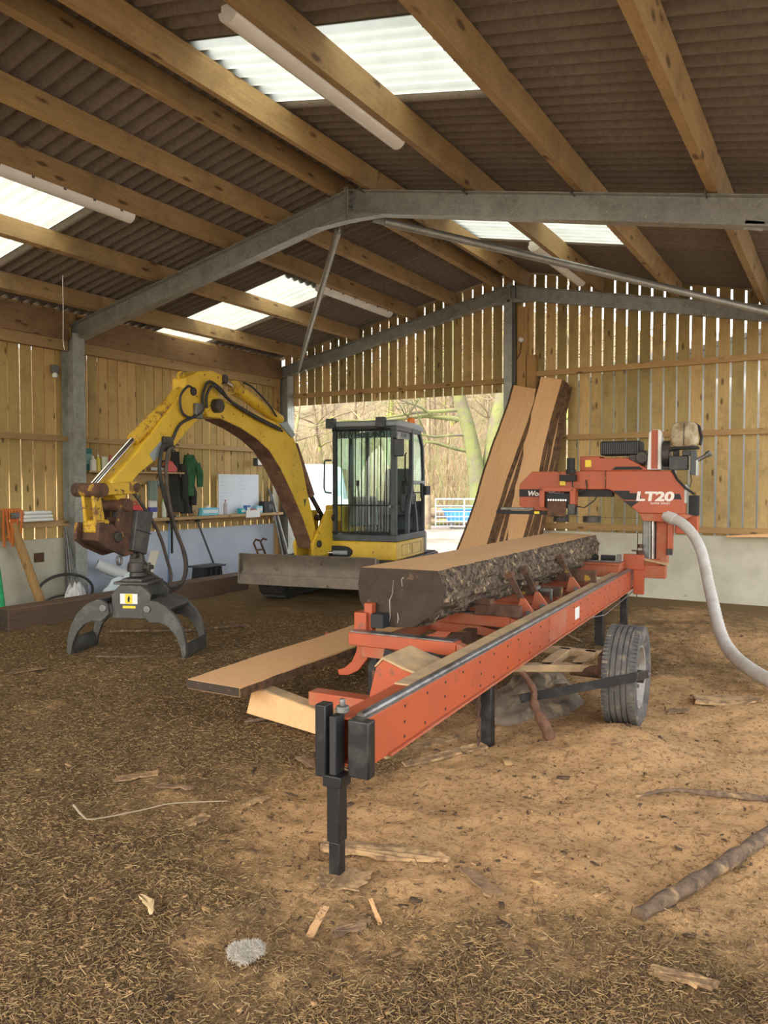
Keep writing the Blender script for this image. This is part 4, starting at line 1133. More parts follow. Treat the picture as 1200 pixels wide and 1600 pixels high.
# boards leaning on the gable wall
def lean(k, L, w, bot, top, label, seed, grp, th=0.045):
    t = plank('leaning_board', L, w, th, label, 'board', group=grp, seed=seed, wane=0.05)
    d = (Vector(top) - Vector(bot)).normalized()
    t.location = bot
    xax = Vector((1, 0.12, 0)); xax = (xax - d * xax.dot(d)).normalized()
    zax = xax.cross(d)          # thickness direction
    m = Matrix((xax, d, zax)).transposed()
    t.rotation_euler = m.to_euler()
    return t
names1 = ['front board of the larger leaning stack beside the doorway', 'second board of the larger leaning stack, its bark edge showing', 'third board of the larger leaning stack by the doorway', 'fourth board of the larger leaning stack by the doorway', 'hindmost board of the larger leaning stack against the gable wall']
for k in range(5):
    lean(k, 3.22 - 0.05 * k + (0.06 if k == 3 else 0), 0.36 - 0.01 * k, (-4.72 + 0.075 * k, 9.90 + 0.085 * k, 0.03), (-4.09 + 0.03 * k, 10.90 + 0.06 * k, 3.02), names1[k], 40 + k, 'sawn boards leaning at the doorway')
names2 = ['front board of the narrower leaning stack behind the saw head', 'second board of the narrower leaning stack behind the saw head', 'third board of the narrower leaning stack behind the saw head', 'hindmost board of the narrower leaning stack behind the saw head']
for k in range(4):
    lean(k, 3.22 - 0.04 * k, 0.31, (-4.24 + 0.06 * k, 10.28 + 0.085 * k, 0.03), (-3.73 + 0.03 * k, 10.92 + 0.055 * k, 3.08), names2[k], 60 + k, 'sawn boards leaning at the doorway')
# ================================================================== excavator
ex = thing('excavator', 'yellow mini digger with a grey cab and its arm folded forward by the doorway', 'excavator', (-6.32, 9.70, 0), R(10))
def ep(name, mb, mat, parent=None, smooth=None, bevel=0.006):
    return mb.build(name, M[mat], parent or ex, smooth=smooth, bevel=bevel)
# tracks (local: forward is -y)
for sx in (-1, 1):
    x0, x1 = (0.56, 0.95) if sx > 0 else (-0.95, -0.56)
    prof = []
    for k in range(13):
        a = R(90 + 180 * k / 12); prof.append((-1.02 + 0.27 * math.cos(a), 0.27 + 0.27 * math.sin(a)))
    for k in range(13):
        a = R(-90 + 180 * k / 12); prof.append((1.02 + 0.27 * math.cos(a), 0.27 + 0.27 * math.sin(a)))
    tk = ep('track', MB().prism(prof, 'x', x0, x1), 'rubber', smooth=40, bevel=0.01)
    tl = MB()
    per = 2 * 2.04 + 2 * math.pi * 0.27
    for k in range(44):
        d = per * k / 44
        if d < 2.04: c, a = (-1.02 + d, 0.0), 0
        elif d < 2.04 + math.pi * 0.27:
            q = (d - 2.04) / 0.27; c, a = (1.02 + 0.27 * math.sin(q), 0.27 - 0.27 * math.cos(q)), q
        elif d < 4.08 + math.pi * 0.27: c, a = (1.02 - (d - 2.04 - math.pi * 0.27), 0.54), math.pi
        else:
            q = (d - 4.08 - math.pi * 0.27) / 0.27; c, a = (-1.02 - 0.27 * math.sin(q), 0.27 + 0.27 * math.cos(q)), math.pi + q
        b = MB().bx(x0 + 0.02, x1 - 0.02, -0.02, 0.02, -0.018, 0.01)
        b.xf(Matrix.Translation((0, c[0], c[1])) @ Matrix.Rotation(a, 4, 'X'))
        tl.add(b.v, b.f)
    lug = ep('track_lugs', tl, 'rubber', tk, bevel=0); lug['kind'] = 'stuff'
    for yy in (-1.02, 1.02): ep('idler', MB().cyl((x0 - 0.01, yy, 0.27), (x1 + 0.01, yy, 0.27), 0.17, 18), 'darkm', tk, smooth=40)
ep('track_frame', MB().bx(-0.56, 0.56, -0.45, 0.45, 0.28, 0.50).bx(-0.6, 0.6, -0.9, 0.9, 0.33, 0.42), 'darkm')
ep('slew_ring', MB().cyl((0, 0, 0.50), (0, 0, 0.60), 0.42, 28), 'darkm', smooth=40)
# dozer blade: curved plate, cutting edge and push arms
pr = [(-1.72, 0.28), (-1.67, 0.36), (-1.645, 0.46), (-1.65, 0.57), (-1.70, 0.67), (-1.665, 0.675), (-1.61, 0.57), (-1.605, 0.46), (-1.63, 0.35), (-1.69, 0.28)]
bd = ep('dozer_blade', MB().prism(pr, 'x', -0.99, 0.99), 'steelblade', smooth=35, bevel=0.004)
ep('cutting_edge', MB().prism([(-1.735, 0.265), (-1.70, 0.40), (-1.69, 0.40), (-1.715, 0.265)], 'x', -0.985, 0.985), 'steelblade', bd, bevel=0.003)
for s in (-1, 1):
    ep('blade_end', MB().prism([(-1.735, 0.27), (-1.70, 0.675), (-1.58, 0.62), (-1.56, 0.36), (-1.66, 0.27)], 'x', s * 0.99 - 0.01, s * 0.99 + 0.01), 'steelblade', bd, bevel=0.003)
    ep('push_arm', MB().bar((s * 0.40, -1.63, 0.42), (s * 0.40, -0.5, 0.40), 0.10, 0.12), 'darkm', bd)
# house
hp_ = []
plan = [(0.93, -0.80), (0.93, 0.45), (0.90, 0.62), (0.80, 0.80), (0.62, 0.92), (0.3, 0.99), (-0.3, 0.99), (-0.50, 0.92), (-0.60, 0.80), (-0.66, 0.62), (-0.68, 0.45), (-0.68, 0.10), (-0.05, -0.80)]
ep('house_deck', MB().prism(plan, 'z', 0.545, 0.81), 'yellow', smooth=25, bevel=0.025)
ep('deck_skirt', MB().prism([(p[0] * 0.97, p[1] * 0.97) for p in plan], 'z', 0.50, 0.545), 'cablight', smooth=25)
ep('counterweight', MB().prism([(0.945, 0.47), (0.915, 0.63), (0.81, 0.815), (0.63, 0.94), (0.3, 1.01), (-0.3, 1.01), (-0.51, 0.94), (-0.62, 0.815), (-0.68, 0.63), (-0.70, 0.47), (-0.5, 0.3), (0.7, 0.3)], 'z', 0.56, 0.88), 'cablight', smooth=25, bevel=0.02)
ep('engine_hood', MB().prism([(-0.64, 0.25), (-0.05, 0.10), (-0.05, 0.60), (0.50, 0.80), (0.30, 0.95), (-0.30, 0.97), (-0.50, 0.90), (-0.60, 0.78), (-0.64, 0.60)], 'z', 0.81, 1.28), 'yellow', smooth=25, bevel=0.03)
ep('tank_cover', MB().bx(-0.62, -0.30, 0.0, 0.30, 0.81, 1.05), 'yellow', bevel=0.02)
ep('deck_slot', MB().prism([(0.06 + 0.23 * math.copysign(abs(math.cos(a)) ** .6, math.cos(a)), 0.655 + 0.085 * math.sin(a)) for a in [2 * math.pi * q / 24 for q in range(24)]], 'y', -0.830, -0.79), 'black', bevel=0)
ep('swing_cylinder', MB().cyl((-0.20, -0.99, 0.645), (0.02, -0.88, 0.645), 0.018, 12), 'chrome', smooth=40, bevel=0)
ep('swing_cylinder', MB().cyl((0.02, -0.88, 0.645), (0.22, -0.83, 0.645), 0.032, 12), 'cablight', smooth=40, bevel=0)
for yy in (-0.55, -0.1): ep('panel_seam', MB().bx(0.926, 0.933, yy, yy + 0.40, 0.60, 0.604).bx(0.926, 0.933, yy, yy + 0.40, 0.75, 0.754).bx(0.926, 0.933, yy, yy + 0.004, 0.60, 0.754).bx(0.926, 0.933, yy + 0.396, yy + 0.40, 0.60, 0.754), 'rust', bevel=0)
# cab
CX0, CX1, CY0, CY1, CZ0, CZ1 = -0.03, 0.93, -0.79, 0.50, 0.81, 2.46
cab = bpy.data.objects.new('cab', None); cab.empty_display_size = 0.1; link(cab, ex)
def cp(name, mb, mat, smooth=None, bevel=0.008): return ep(name, mb, mat, cab, smooth, bevel)
cp('cab_floor', MB().bx(CX0 - 0.01, CX1 + 0.01, CY0 - 0.01, CY1, CZ0, CZ0 + 0.09), 'cabgrey')
for x, y, w in ((CX0 + 0.035, CY0 + 0.03, 0.06), (CX1 - 0.04, CY0 + 0.03, 0.085), (CX0 + 0.03, CY1 - 0.04, 0.06)):
    cp('cab_post', MB().bx(x - w / 2, x + w / 2, y - 0.03, y + 0.03, CZ0 + 0.09, CZ1 - 0.05), 'cabgrey')
# right-hand side rear and door frame with a swept back edge
cp('cab_post', MB().prism([(CY1 - 0.06, CZ0 + 0.09), (CY1, CZ0 + 0.09), (CY1, 1.75), (CY1 - 0.05, 2.18), (CY1 - 0.22, CZ1 - 0.03), (CY1 - 0.30, CZ1 - 0.03), (CY1 - 0.11, 2.16), (CY1 - 0.06, 1.75)], 'x', CX1 - 0.05, CX1), 'cabgrey')
cp('door_post', MB().bx(CX1 - 0.05, CX1 + 0.005, -0.12, -0.05, CZ0 + 0.5, CZ1 - 0.05), 'cabgrey')
cp('door_post', MB().prism([(-0.30, CZ0 + 0.09), (-0.22, CZ0 + 0.09), (-0.20, 1.2), (-0.08, 1.50), (-0.085, 1.60), (-0.14, 1.55), (-0.28, 1.22)], 'x', CX1 - 0.05, CX1 + 0.005), 'cabgrey')
cp('door_post', MB().prism([(0.10, CZ0 + 0.09), (0.18, CZ0 + 0.09), (0.12, 1.2), (-0.05, 1.55), (-0.07, 1.50), (0.05, 1.18)], 'x', CX1 - 0.05, CX1 + 0.005), 'cabgrey')
cp('roof', MB().prism([(CY0 - 0.03, CZ1 - 0.06), (CY0 - 0.03, CZ1), (CY0 + 0.1, CZ1 + 0.03), (0.2, CZ1 + 0.03), (CY1 - 0.15, CZ1 - 0.0), (CY1 - 0.05, CZ1 - 0.07)], 'x', CX0 - 0.01, CX1 + 0.01), 'cablight', bevel=0.02)
cp('front_header', MB().bx(CX0, CX1, CY0 - 0.01, CY0 + 0.06, CZ1 - 0.12, CZ1 - 0.06), 'cabgrey')
for a, b, z in ((CY0, CY1 - 0.2, CZ1 - 0.09),): cp('side_header', MB().bx(CX1 - 0.05, CX1, a, b, z - 0.03, z + 0.03), 'cabgrey')
cp('side_rail', MB().bx(CX1 - 0.03, CX1 + 0.005, -0.05, CY1, 1.60, 1.655), 'cablight')
cp('back_panel', MB().bx(CX0, CX1 - 0.05, CY1 - 0.04, CY1, CZ0 + 0.09, 1.35), 'cabgrey')
cp('inner_wall', MB().bx(CX0, CX0 + 0.03, CY0 + 0.3, CY1, CZ0 + 0.09, 1.28), 'yellow')
cp('front_glass', MB().bx(CX0 + 0.06, CX1 - 0.08, CY0 + 0.028, CY0 + 0.034, CZ0 + 0.12, CZ1 - 0.12), 'glass', bevel=0)
cp('rear_glass', MB().bx(CX0 + 0.05, CX1 - 0.06, CY1 - 0.022, CY1 - 0.016, 1.35, CZ1 - 0.12), 'glass', bevel=0)
cp('side_glass', MB().prism([(-0.05, 1.66), (CY1 - 0.05, 1.66), (CY1 - 0.09, 2.14), (CY1 - 0.26, CZ1 - 0.10), (-0.05, CZ1 - 0.10)], 'x', CX1 - 0.026, CX1 - 0.02), 'glass', bevel=0)
cp('side_glass', MB().bx(CX0 + 0.012, CX0 + 0.018, CY0 + 0.06, CY1 - 0.06, 1.30, CZ1 - 0.10), 'glass', bevel=0)
cp('side_post', MB().bx(CX0, CX0 + 0.04, -0.18, -0.10, 1.2, CZ1 - 0.06), 'cabgrey')
cp('header_strip', MB().bx(CX0 + 0.05, CX1 - 0.09, CY0 + 0.045, CY0 + 0.048, CZ1 - 0.215, CZ1 - 0.115), 'cablight', bevel=0)
cp('header_strip', MB().bx(CX1 - 0.034, CX1 - 0.031, CY0 + 0.06, -0.12, CZ1 - 0.215, CZ1 - 0.115), 'cablight', bevel=0)
text('NEW HOLLAND', 0.105, M['textblack'], cab, (CX0 + 0.09, CY0 + 0.043, CZ1 - 0.205), (R(90), 0, 0), sx=0.90, bold=0.002)
text('AW', 0.105, M['textblack'], cab, (CX1 - 0.030, CY0 + 0.28, CZ1 - 0.205), (R(90), 0, R(90)), sx=1.4, bold=0.002)
# guard bars over the windscreen
gz0, gz1 = CZ0 + 0.12, CZ1 - 0.10
for k, x in enumerate((0.05, 0.13, 0.24, 0.34, 0.43, 0.52, 0.62, 0.72, 0.80)):
    top = gz1 if k not in (0, 1) else 1.30
    cp('guard_bar', MB().cyl((x, CY0 - 0.035, gz0), (x + (0.0 if k % 2 else 0.01), CY0 - 0.035, gz1), 0.0085, 8), 'black', smooth=40, bevel=0)
for z in (gz0, 1.31, gz1):
    cp('guard_rail', MB().cyl((CX0 + 0.02, CY0 - 0.035, z), (CX1 - 0.07, CY0 - 0.035, z), 0.011, 8), 'black', smooth=40, bevel=0)
cp('guard_hinge', MB().cyl((CX1 - 0.07, CY0 - 0.06, 1.30), (CX1 - 0.07, CY0, 1.30), 0.02, 8), 'galvd', bevel=0)
# seat, levers, dash inside
cp('seat_base', MB().bx(0.30, 0.76, -0.10, 0.40, 1.15, 1.30), 'seatgrey', bevel=0.03)
cp('seat_backrest', MB().prism([(0.33, 1.30), (0.45, 1.28), (0.52, 1.80), (0.44, 1.86), (0.40, 1.80)], 'x', 0.30, 0.74), 'seatgrey', bevel=0.04)
cp('console', MB().bx(0.10, 0.24, -0.45, 0.25, 1.0, 1.42), 'seatgrey', bevel=0.02)
cp('console', MB().bx(0.76, 0.86, -0.15, 0.30, 1.2, 1.46), 'seatgrey', bevel=0.02)
for x in (0.17, 0.81): cp('joystick', MB().cyl((x, -0.30 if x < .5 else -0.12, 1.42), (x, -0.33 if x < .5 else -0.15, 1.60), 0.014, 8).cyl((x, -0.33 if x < .5 else -0.15, 1.58), (x, -0.335 if x < .5 else -0.155, 1.66), 0.026, 8), 'black', smooth=40, bevel=0)
for x in (0.44, 0.56): cp('travel_lever', MB().cyl((x, -0.55, 0.99), (x + 0.02, -0.62, 1.55), 0.011, 8), 'cablight', smooth=40, bevel=0)
cp('foot_pedal', MB().bx(0.40, 0.50, -0.66, -0.52, 1.0, 1.03).bx(0.53, 0.63, -0.66, -0.52, 1.0, 1.03), 'black')
cp('wiper', MB().bar((0.22, CY0 + 0.045, 1.55), (0.24, CY0 + 0.045, 2.15), 0.07, 0.012), 'cabgrey', bevel=0)
# lamps, beacon, mirror, handrails, door latch
for x in (CX0 + 0.01, CX1 - 0.20):
    l_ = cp('work_lamp', MB().bx(x - 0.065, x + 0.065, CY0 - 0.10, CY0 - 0.0, CZ1 - 0.08, CZ1 + 0.06), 'cabgrey', bevel=0.01)
cp('beacon', MB().lathe([(0.0, 0), (0.062, 0), (0.062, 0.02), (0.055, 0.09), (0.035, 0.105), (0, 0.106)], Matrix.Translation((0.80, 0.22, CZ1 + 0.03)), 16), 'beacon', smooth=40, bevel=0)
cp('mirror', MB().bx(CX1 - 0.02, CX1 + 0.13, CY0 - 0.05, CY0 - 0.02, 1.98, 2.22), 'cabgrey', bevel=0.02)
cp('mirror_arm', MB().cyl((CX1 - 0.03, CY0 - 0.02, 2.24), (CX1 + 0.05, CY0 - 0.03, 2.20), 0.012, 8), 'black', bevel=0)
cp('handrail', MB().tube([(CX0, CY0 - 0.02, 1.94), (CX0 - 0.09, CY0 - 0.03, 1.94), (CX0 - 0.105, CY0 - 0.03, 1.90), (CX0 - 0.11, CY0 - 0.03, 1.55), (CX0 - 0.09, CY0 - 0.03, 1.49), (CX0, CY0 - 0.02, 1.48)], 0.014, 8), 'cabgrey', smooth=60, bevel=0)
cp('handrail', MB().tube([(CX1 - 0.06, -0.20, 2.05), (CX1 - 0.06, -0.24, 2.03), (CX1 - 0.06, -0.25, 1.70), (CX1 - 0.06, -0.16, 1.60)], 0.012, 8), 'black', smooth=60, bevel=0)
cp('door_latch', MB().bx(CX1, CX1 + 0.05, 0.40, 0.62, 1.44, 1.58).bx(CX1, CX1 + 0.03, 0.25, 0.30, 1.40, 1.62), 'black')
cp('latch_bar', MB().bx(CX1, CX1 + 0.015, -0.08, 0.5, 1.47, 1.49), 'black')
for z in (0.98, 1.14, 1.28): cp('exhaust_boss', MB().cyl((CX1 - 0.12, CY1, z), (CX1 - 0.12, CY1 + 0.10, z), 0.05, 12), 'black', smooth=40)

# boom group: s runs forward along the boom, off to the cab side, z up
da = R(-3.3)
dvec = Vector((math.sin(da), -math.cos(da), 0)); nvec = Vector((math.cos(da), math.sin(da), 0))
BMX = Matrix(((dvec.x, nvec.x, 0, -0.2), (dvec.y, nvec.y, 0, -1.15), (0, 0, 1, 0), (0, 0, 0, 1)))
def bpn(name, mb, mat, parent=None, smooth=None, bevel=0.008):
    return mb.xf(BMX).build(name, M[mat], parent or ex, smooth=smooth, bevel=bevel)
# swing bracket
bpn('swing_bracket', MB().prism([(-0.40, 0.62), (0.16, 0.62), (0.20, 0.80), (0.05, 0.95), (-0.22, 1.24), (-0.42, 1.24), (-0.46, 1.10)], 'y', 0.115, 0.16), 'yellow')
bpn('swing_bracket', MB().prism([(-0.40, 0.62), (0.16, 0.62), (0.20, 0.80), (0.05, 0.95), (-0.22, 1.24), (-0.42, 1.24), (-0.46, 1.10)], 'y', -0.16, -0.115), 'yellow')
bpn('swing_post', MB().bx(-0.42, -0.15, -0.11, 0.11, 0.58, 0.72), 'yellow')
for s_, z_, r_ in ((0.05, 0.79, 0.05), (-0.37, 1.13, 0.045)):
    bpn('pin', MB().cyl((s_, -0.19, z_), (s_, 0.19, z_), r_, 16), 'darkm', smooth=40, bevel=0.004)
# boom
top = [(2.44, 2.40), (2.40, 2.50), (2.36, 2.555), (2.16, 2.56), (1.955, 2.51), (1.47, 2.45), (1.00, 2.375), (0.79, 2.39), (0.62, 2.24), (0.49, 2.035), (0.377, 1.83), (0.262, 1.53), (0.126, 1.227), (-0.03, 0.83), (-0.02, 0.75)]
low = [(0.12, 0.74), (0.382, 1.15), (0.703, 1.55), (0.946, 1.815), (1.193, 2.02), (1.47, 2.15), (1.80, 2.255), (2.16, 2.33), (2.38, 2.33)]
boom = bpn('boom', MB().prism(top + low, 'y', -0.11, 0.11), 'yellow', smooth=25, bevel=0.012)
# brown plate along the underside of the boom
bl_pts = low
bv = [(a, b - 0.006) for a, b in low[:-1]]
bpn('belly_plate', MB().prism(low[:-1] + [(a + 0.007, b - 0.007) for a, b in low[:-1]][::-1], 'y', -0.113, 0.113), 'belly', boom, smooth=25, bevel=0)
bpn('boom_ear', MB().prism([(0.98, 2.36), (0.80, 2.40), (0.60, 2.24), (0.68, 2.20)], 'y', 0.112, 0.135), 'cablight', boom, bevel=0.004)
bpn('warning_label', MB().prism([(0.36, 1.40), (0.285, 1.41), (0.33, 1.30)], 'y', 0.1105, 0.1125), 'textdark', boom, bevel=0)
bpn('pin', MB().cyl((2.27, -0.16, 2.46), (2.27, 0.19, 2.46), 0.075, 20), 'darkm', boom, smooth=40, bevel=0.006)
# arm cylinder on top of the boom
bpn('arm_cylinder', MB().cyl((0.78, 0, 2.42), (1.72, 0, 2.715), 0.075, 16), 'yellow', smooth=40, bevel=0.004)
bpn('cylinder_gland', MB().cyl((1.66, 0, 2.695), (1.76, 0, 2.728), 0.088, 16), 'yelworn', smooth=40, bevel=0.004)
bpn('cylinder_rod', MB().cyl((1.72, 0, 2.715), (2.05, 0, 2.79), 0.036, 14), 'chrome', smooth=40, bevel=0)
bpn('boom_cylinder', MB().cyl((0.42, 0.0, 2.12), (-0.02, 0.0, 1.45), 0.060, 16), 'belly', smooth=40, bevel=0.004)
bpn('cylinder_rod', MB().cyl((-0.02, 0.0, 1.45), (-0.37, 0.0, 1.13), 0.034, 14), 'darkm', smooth=40, bevel=0)
# dipper arm
armp = [(2.735, 2.71), (2.50, 2.81), (2.28, 2.845), (2.10, 2.82), (2.06, 2.78), (2.13, 2.70), (2.20, 2.50), (2.24, 2.38), (2.45, 2.355), (2.64, 2.21), (2.795, 2.09), (2.945, 1.97), (3.14, 1.88), (3.44, 1.70), (3.56, 1.60), (3.63, 1.46), (3.70, 1.44), (3.80, 1.52), (3.80, 1.64), (3.50, 1.885), (3.23, 2.135), (2.89, 2.45), (2.735, 2.60)]
arm = bpn('dipper_arm', MB().prism(armp, 'y', -0.09, 0.09), 'yellow', smooth=25, bevel=0.012)
bpn('arm_eye', MB().tube([(2.70 + 0.045 * math.cos(a), 0, 2.735 + 0.045 * math.sin(a)) for a in [math.pi * 2 * q / 12 for q in range(13)]], 0.014, 8), 'yellow', arm, smooth=60, bevel=0)
bpn('pin', MB().cyl((2.06, -0.11, 2.78), (2.06, 0.11, 2.78), 0.05, 16), 'darkm', arm, smooth=40, bevel=0.004)
bpn('pin', MB().cyl((2.62, -0.11, 2.58), (2.62, 0.11, 2.58), 0.045, 16), 'darkm', arm, smooth=40, bevel=0.004)
bpn('name_plate', MB().bar((3.27, 0.0915, 1.86), (3.10, 0.0915, 2.0), 0.003, 0.09, up=(0.64, 0, 0.77)), 'cablight', arm, bevel=0)
# bucket cylinder
bpn('bucket_cylinder', MB().cyl((2.64, 0, 2.62), (3.42, 0, 2.035), 0.062, 16), 'yelworn', smooth=40, bevel=0.004)
bpn('cylinder_rod', MB().cyl((3.42, 0, 2.035), (3.96, 0, 1.575), 0.034, 14), 'chrome', smooth=40, bevel=0)
# tip link, hitch, coupler
bpn('tip_link', MB().prism([(3.99, 1.60), (3.52, 1.63), (3.48, 1.57), (3.52, 1.51), (3.99, 1.50)], 'y', 0.10, 0.13), 'yelworn')
bpn('tip_link', MB().prism([(3.99, 1.60), (3.52, 1.63), (3.48, 1.57), (3.52, 1.51), (3.99, 1.50)], 'y', -0.13, -0.10), 'yelworn')
bpn('pin', MB().cyl((3.98, -0.17, 1.55), (3.98, 0.17, 1.55), 0.065, 18), 'rust', smooth=40, bevel=0.008)
bpn('pin', MB().cyl((3.52, -0.14, 1.57), (3.52, 0.14, 1.57), 0.045, 16), 'rust', smooth=40, bevel=0.006)
for o_ in (-0.075, 0.045):
    bpn('drop_link', MB().prism([(3.94, 1.55), (4.02, 1.55), (3.985, 1.22), (3.86, 1.20)], 'y', o_, o_ + 0.035), 'yelworn')
bpn('link_bridge', MB().bx(3.84, 3.98, -0.10, 0.10, 1.16, 1.28), 'yelworn', bevel=0.02)
for o_ in (-0.15, 0.11):
    bpn('hitch_plate', MB().prism([(3.72, 1.46), (3.60, 1.40), (3.52, 1.10), (3.50, 0.96), (3.70, 0.93), (3.92, 1.02), (4.04, 1.10), (4.02, 1.26), (3.86, 1.24), (3.80, 1.20), (3.76, 1.36)], 'y', o_, o_ + 0.04), 'rust', bevel=0.006)
bpn('hitch_body', MB().prism([(3.66, 1.30), (3.56, 1.10), (3.56, 0.98), (3.74, 0.97), (3.98, 1.10), (3.96, 1.20), (3.80, 1.16)], 'y', -0.11, 0.11), 'rust', bevel=0.01)
bpn('pin', MB().cyl((3.68, -0.18, 1.41), (3.68, 0.18, 1.41), 0.06, 16), 'rust', smooth=40, bevel=0.006)
bpn('pin', MB().cyl((3.80, -0.17, 1.12), (3.80, 0.17, 1.12), 0.05, 16), 'darkm', smooth=40, bevel=0.006)
bpn('shackle', MB().tube([(3.76 + 0.03 * math.cos(a), 0.13, 0.90 + 0.045 * math.sin(a)) for a in [math.pi * 2 * q / 10 for q in range(11)]], 0.012, 6), 'galvd', smooth=60, bevel=0)
bpn('coupler_box', MB().prism([(3.59, 1.36), (3.37, 1.335), (3.47, 0.93), (3.66, 0.985)], 'y', -0.16, 0.20), 'grab', bevel=0.008)
bpn('coupler_step', MB().prism([(3.61, 1.18), (3.41, 1.13), (3.41, 1.12), (3.61, 1.17)], 'y', -0.162, 0.203), 'black', bevel=0)
# hydraulic hoses along arm and down to the rotator
def bhose(name, pts, r, mat='rubber'):
    return bpn(name, MB().tube(hose_path(pts, 60), r, 8), mat, smooth=70, bevel=0)
bhose('hydraulic_hose', [(0.95, 0.125, 2.30), (1.5, 0.13, 2.41), (2.0, 0.13, 2.54), (2.20, 0.13, 2.66), (2.40, 0.13, 2.705), (2.50, 0.125, 2.55), (2.50, 0.125, 2.40), (2.60, 0.12, 2.33), (2.85, 0.11, 2.22), (2.98, 0.11, 2.05)], 0.016)
bhose('hydraulic_hose', [(0.95, 0.15, 2.27), (1.5, 0.15, 2.38), (1.95, 0.15, 2.50), (2.20, 0.15, 2.61), (2.36, 0.15, 2.67), (2.46, 0.145, 2.55), (2.46, 0.145, 2.42)], 0.016)
bhose('hydraulic_hose', [(2.62, 0.08, 2.62), (2.72, 0.10, 2.62), (2.86, 0.12, 2.50), (2.83, 0.12, 2.34), (2.68, 0.12, 2.30), (2.56, 0.11, 2.38)], 0.013)
bhose('hydraulic_hose', [(1.00, 0.10, 2.45), (1.20, 0.11, 2.58), (1.50, 0.10, 2.74), (1.66, 0.07, 2.79)], 0.012)
bpn('hose_clamp', MB().bx(2.98, 3.12, 0.09, 0.13, 1.93, 2.08), 'darkm', bevel=0.006)
bpn('hose_clamp', MB().bx(2.50, 2.62, 0.09, 0.13, 2.30, 2.46), 'galvd', bevel=0.006)
bhose('hydraulic_hose', [(2.98, 0.11, 2.02), (3.14, 0.13, 1.98), (3.21, 0.14, 1.75), (3.13, 0.14, 1.45), (2.97, 0.14, 1.12), (2.83, 0.14, 0.86), (2.82, 0.13, 0.66), (2.95, 0.12, 0.54), (3.12, 0.10, 0.545), (3.28, 0.06, 0.70), (3.33, 0.03, 0.80)], 0.019)
bhose('hydraulic_hose', [(2.98, 0.13, 1.98), (3.10, 0.16, 1.93), (3.15, 0.17, 1.70), (3.10, 0.17, 1.40), (3.0, 0.16, 1.15), (2.90, 0.16, 0.95), (2.84, 0.15, 0.75), (2.90, 0.15, 0.60), (3.05, 0.13, 0.57), (3.22, 0.09, 0.68), (3.35, 0.05, 0.78)], 0.019, 'hosegrey')
bhose('hydraulic_hose', [(3.52, 0.06, 1.55), (3.42, 0.09, 1.42), (3.28, 0.10, 1.25), (3.16, 0.11, 1.05), (3.08, 0.11, 0.85), (3.02, 0.11, 0.68), (3.06, 0.10, 0.58), (3.2, 0.07, 0.62), (3.32, 0.04, 0.72)], 0.017, 'hosegrey')
# ================================================================== log grapple
GR = thing('log_grapple', 'dark grey hydraulic log grab with curved jaws hanging open from the digger arm', 'grapple', (-5.78, 5.05, 0), R(23))
def gpn(name, mb, mat, parent=None, smooth=None, bevel=0.006): return mb.build(name, M[mat], parent or GR, smooth=smooth, bevel=bevel)
gpn('hanger', MB().prism([(-0.05, 0.98), (0.05, 0.98), (0.075, 0.84), (-0.075, 0.84)], 'y', -0.03, 0.03).cyl((0, -0.09, 0.93), (0, 0.09, 0.93), 0.03, 12), 'darkm')
gpn('rotator', MB().lathe([(0.0, 0.86), (0.085, 0.86), (0.095, 0.82), (0.095, 0.775), (0.07, 0.765), (0.075, 0.73), (0.04, 0.70), (0.0, 0.70)][::-1], None, 20), 'darkm', smooth=35, bevel=0)
gpn('rotator_port', MB().bar((0.05, 0, 0.83), (0.16, -0.04, 0.815), 0.07, 0.04).cyl((0.13, -0.03, 0.78), (0.13, -0.03, 0.86), 0.02, 8), 'darkm')
gpn('head_plate', MB().bx(-0.17, 0.17, -0.15, 0.20, 0.66, 0.685).bx(-0.10, 0.10, -0.12, 0.15, 0.685, 0.715), 'grab')
gpn('body', MB().prism([(-0.16, 0.35), (-0.165, 0.58), (-0.08, 0.665), (0.13, 0.665), (0.225, 0.58), (0.19, 0.35)], 'y', -0.20, -0.165), 'grab', bevel=0.008)
gpn('body', MB().prism([(-0.16, 0.35), (-0.165, 0.58), (-0.08, 0.665), (0.13, 0.665), (0.225, 0.58), (0.19, 0.35)], 'y', 0.20, 0.235), 'grab', bevel=0.008)
gpn('body_core', MB().bx(-0.10, 0.13, -0.16, 0.20, 0.38, 0.52), 'darkm')
gpn('grab_cylinder', MB().cyl((-0.24, 0.02, 0.50), (0.28, 0.02, 0.50), 0.05, 14), 'darkm', smooth=40)
def tine(sg):
    outer = [(0.16, 0.40), (0.175, 0.49), (0.24, 0.535), (0.30, 0.53), (0.39, 0.485), (0.48, 0.40), (0.55, 0.28), (0.585, 0.14), (0.585, 0.03), (0.545, 0.0)]
    inner = [(0.528, 0.10), (0.485, 0.21), (0.41, 0.295), (0.33, 0.33), (0.24, 0.325)]
    return [(sg * x, z) for x, z in outer + inner]
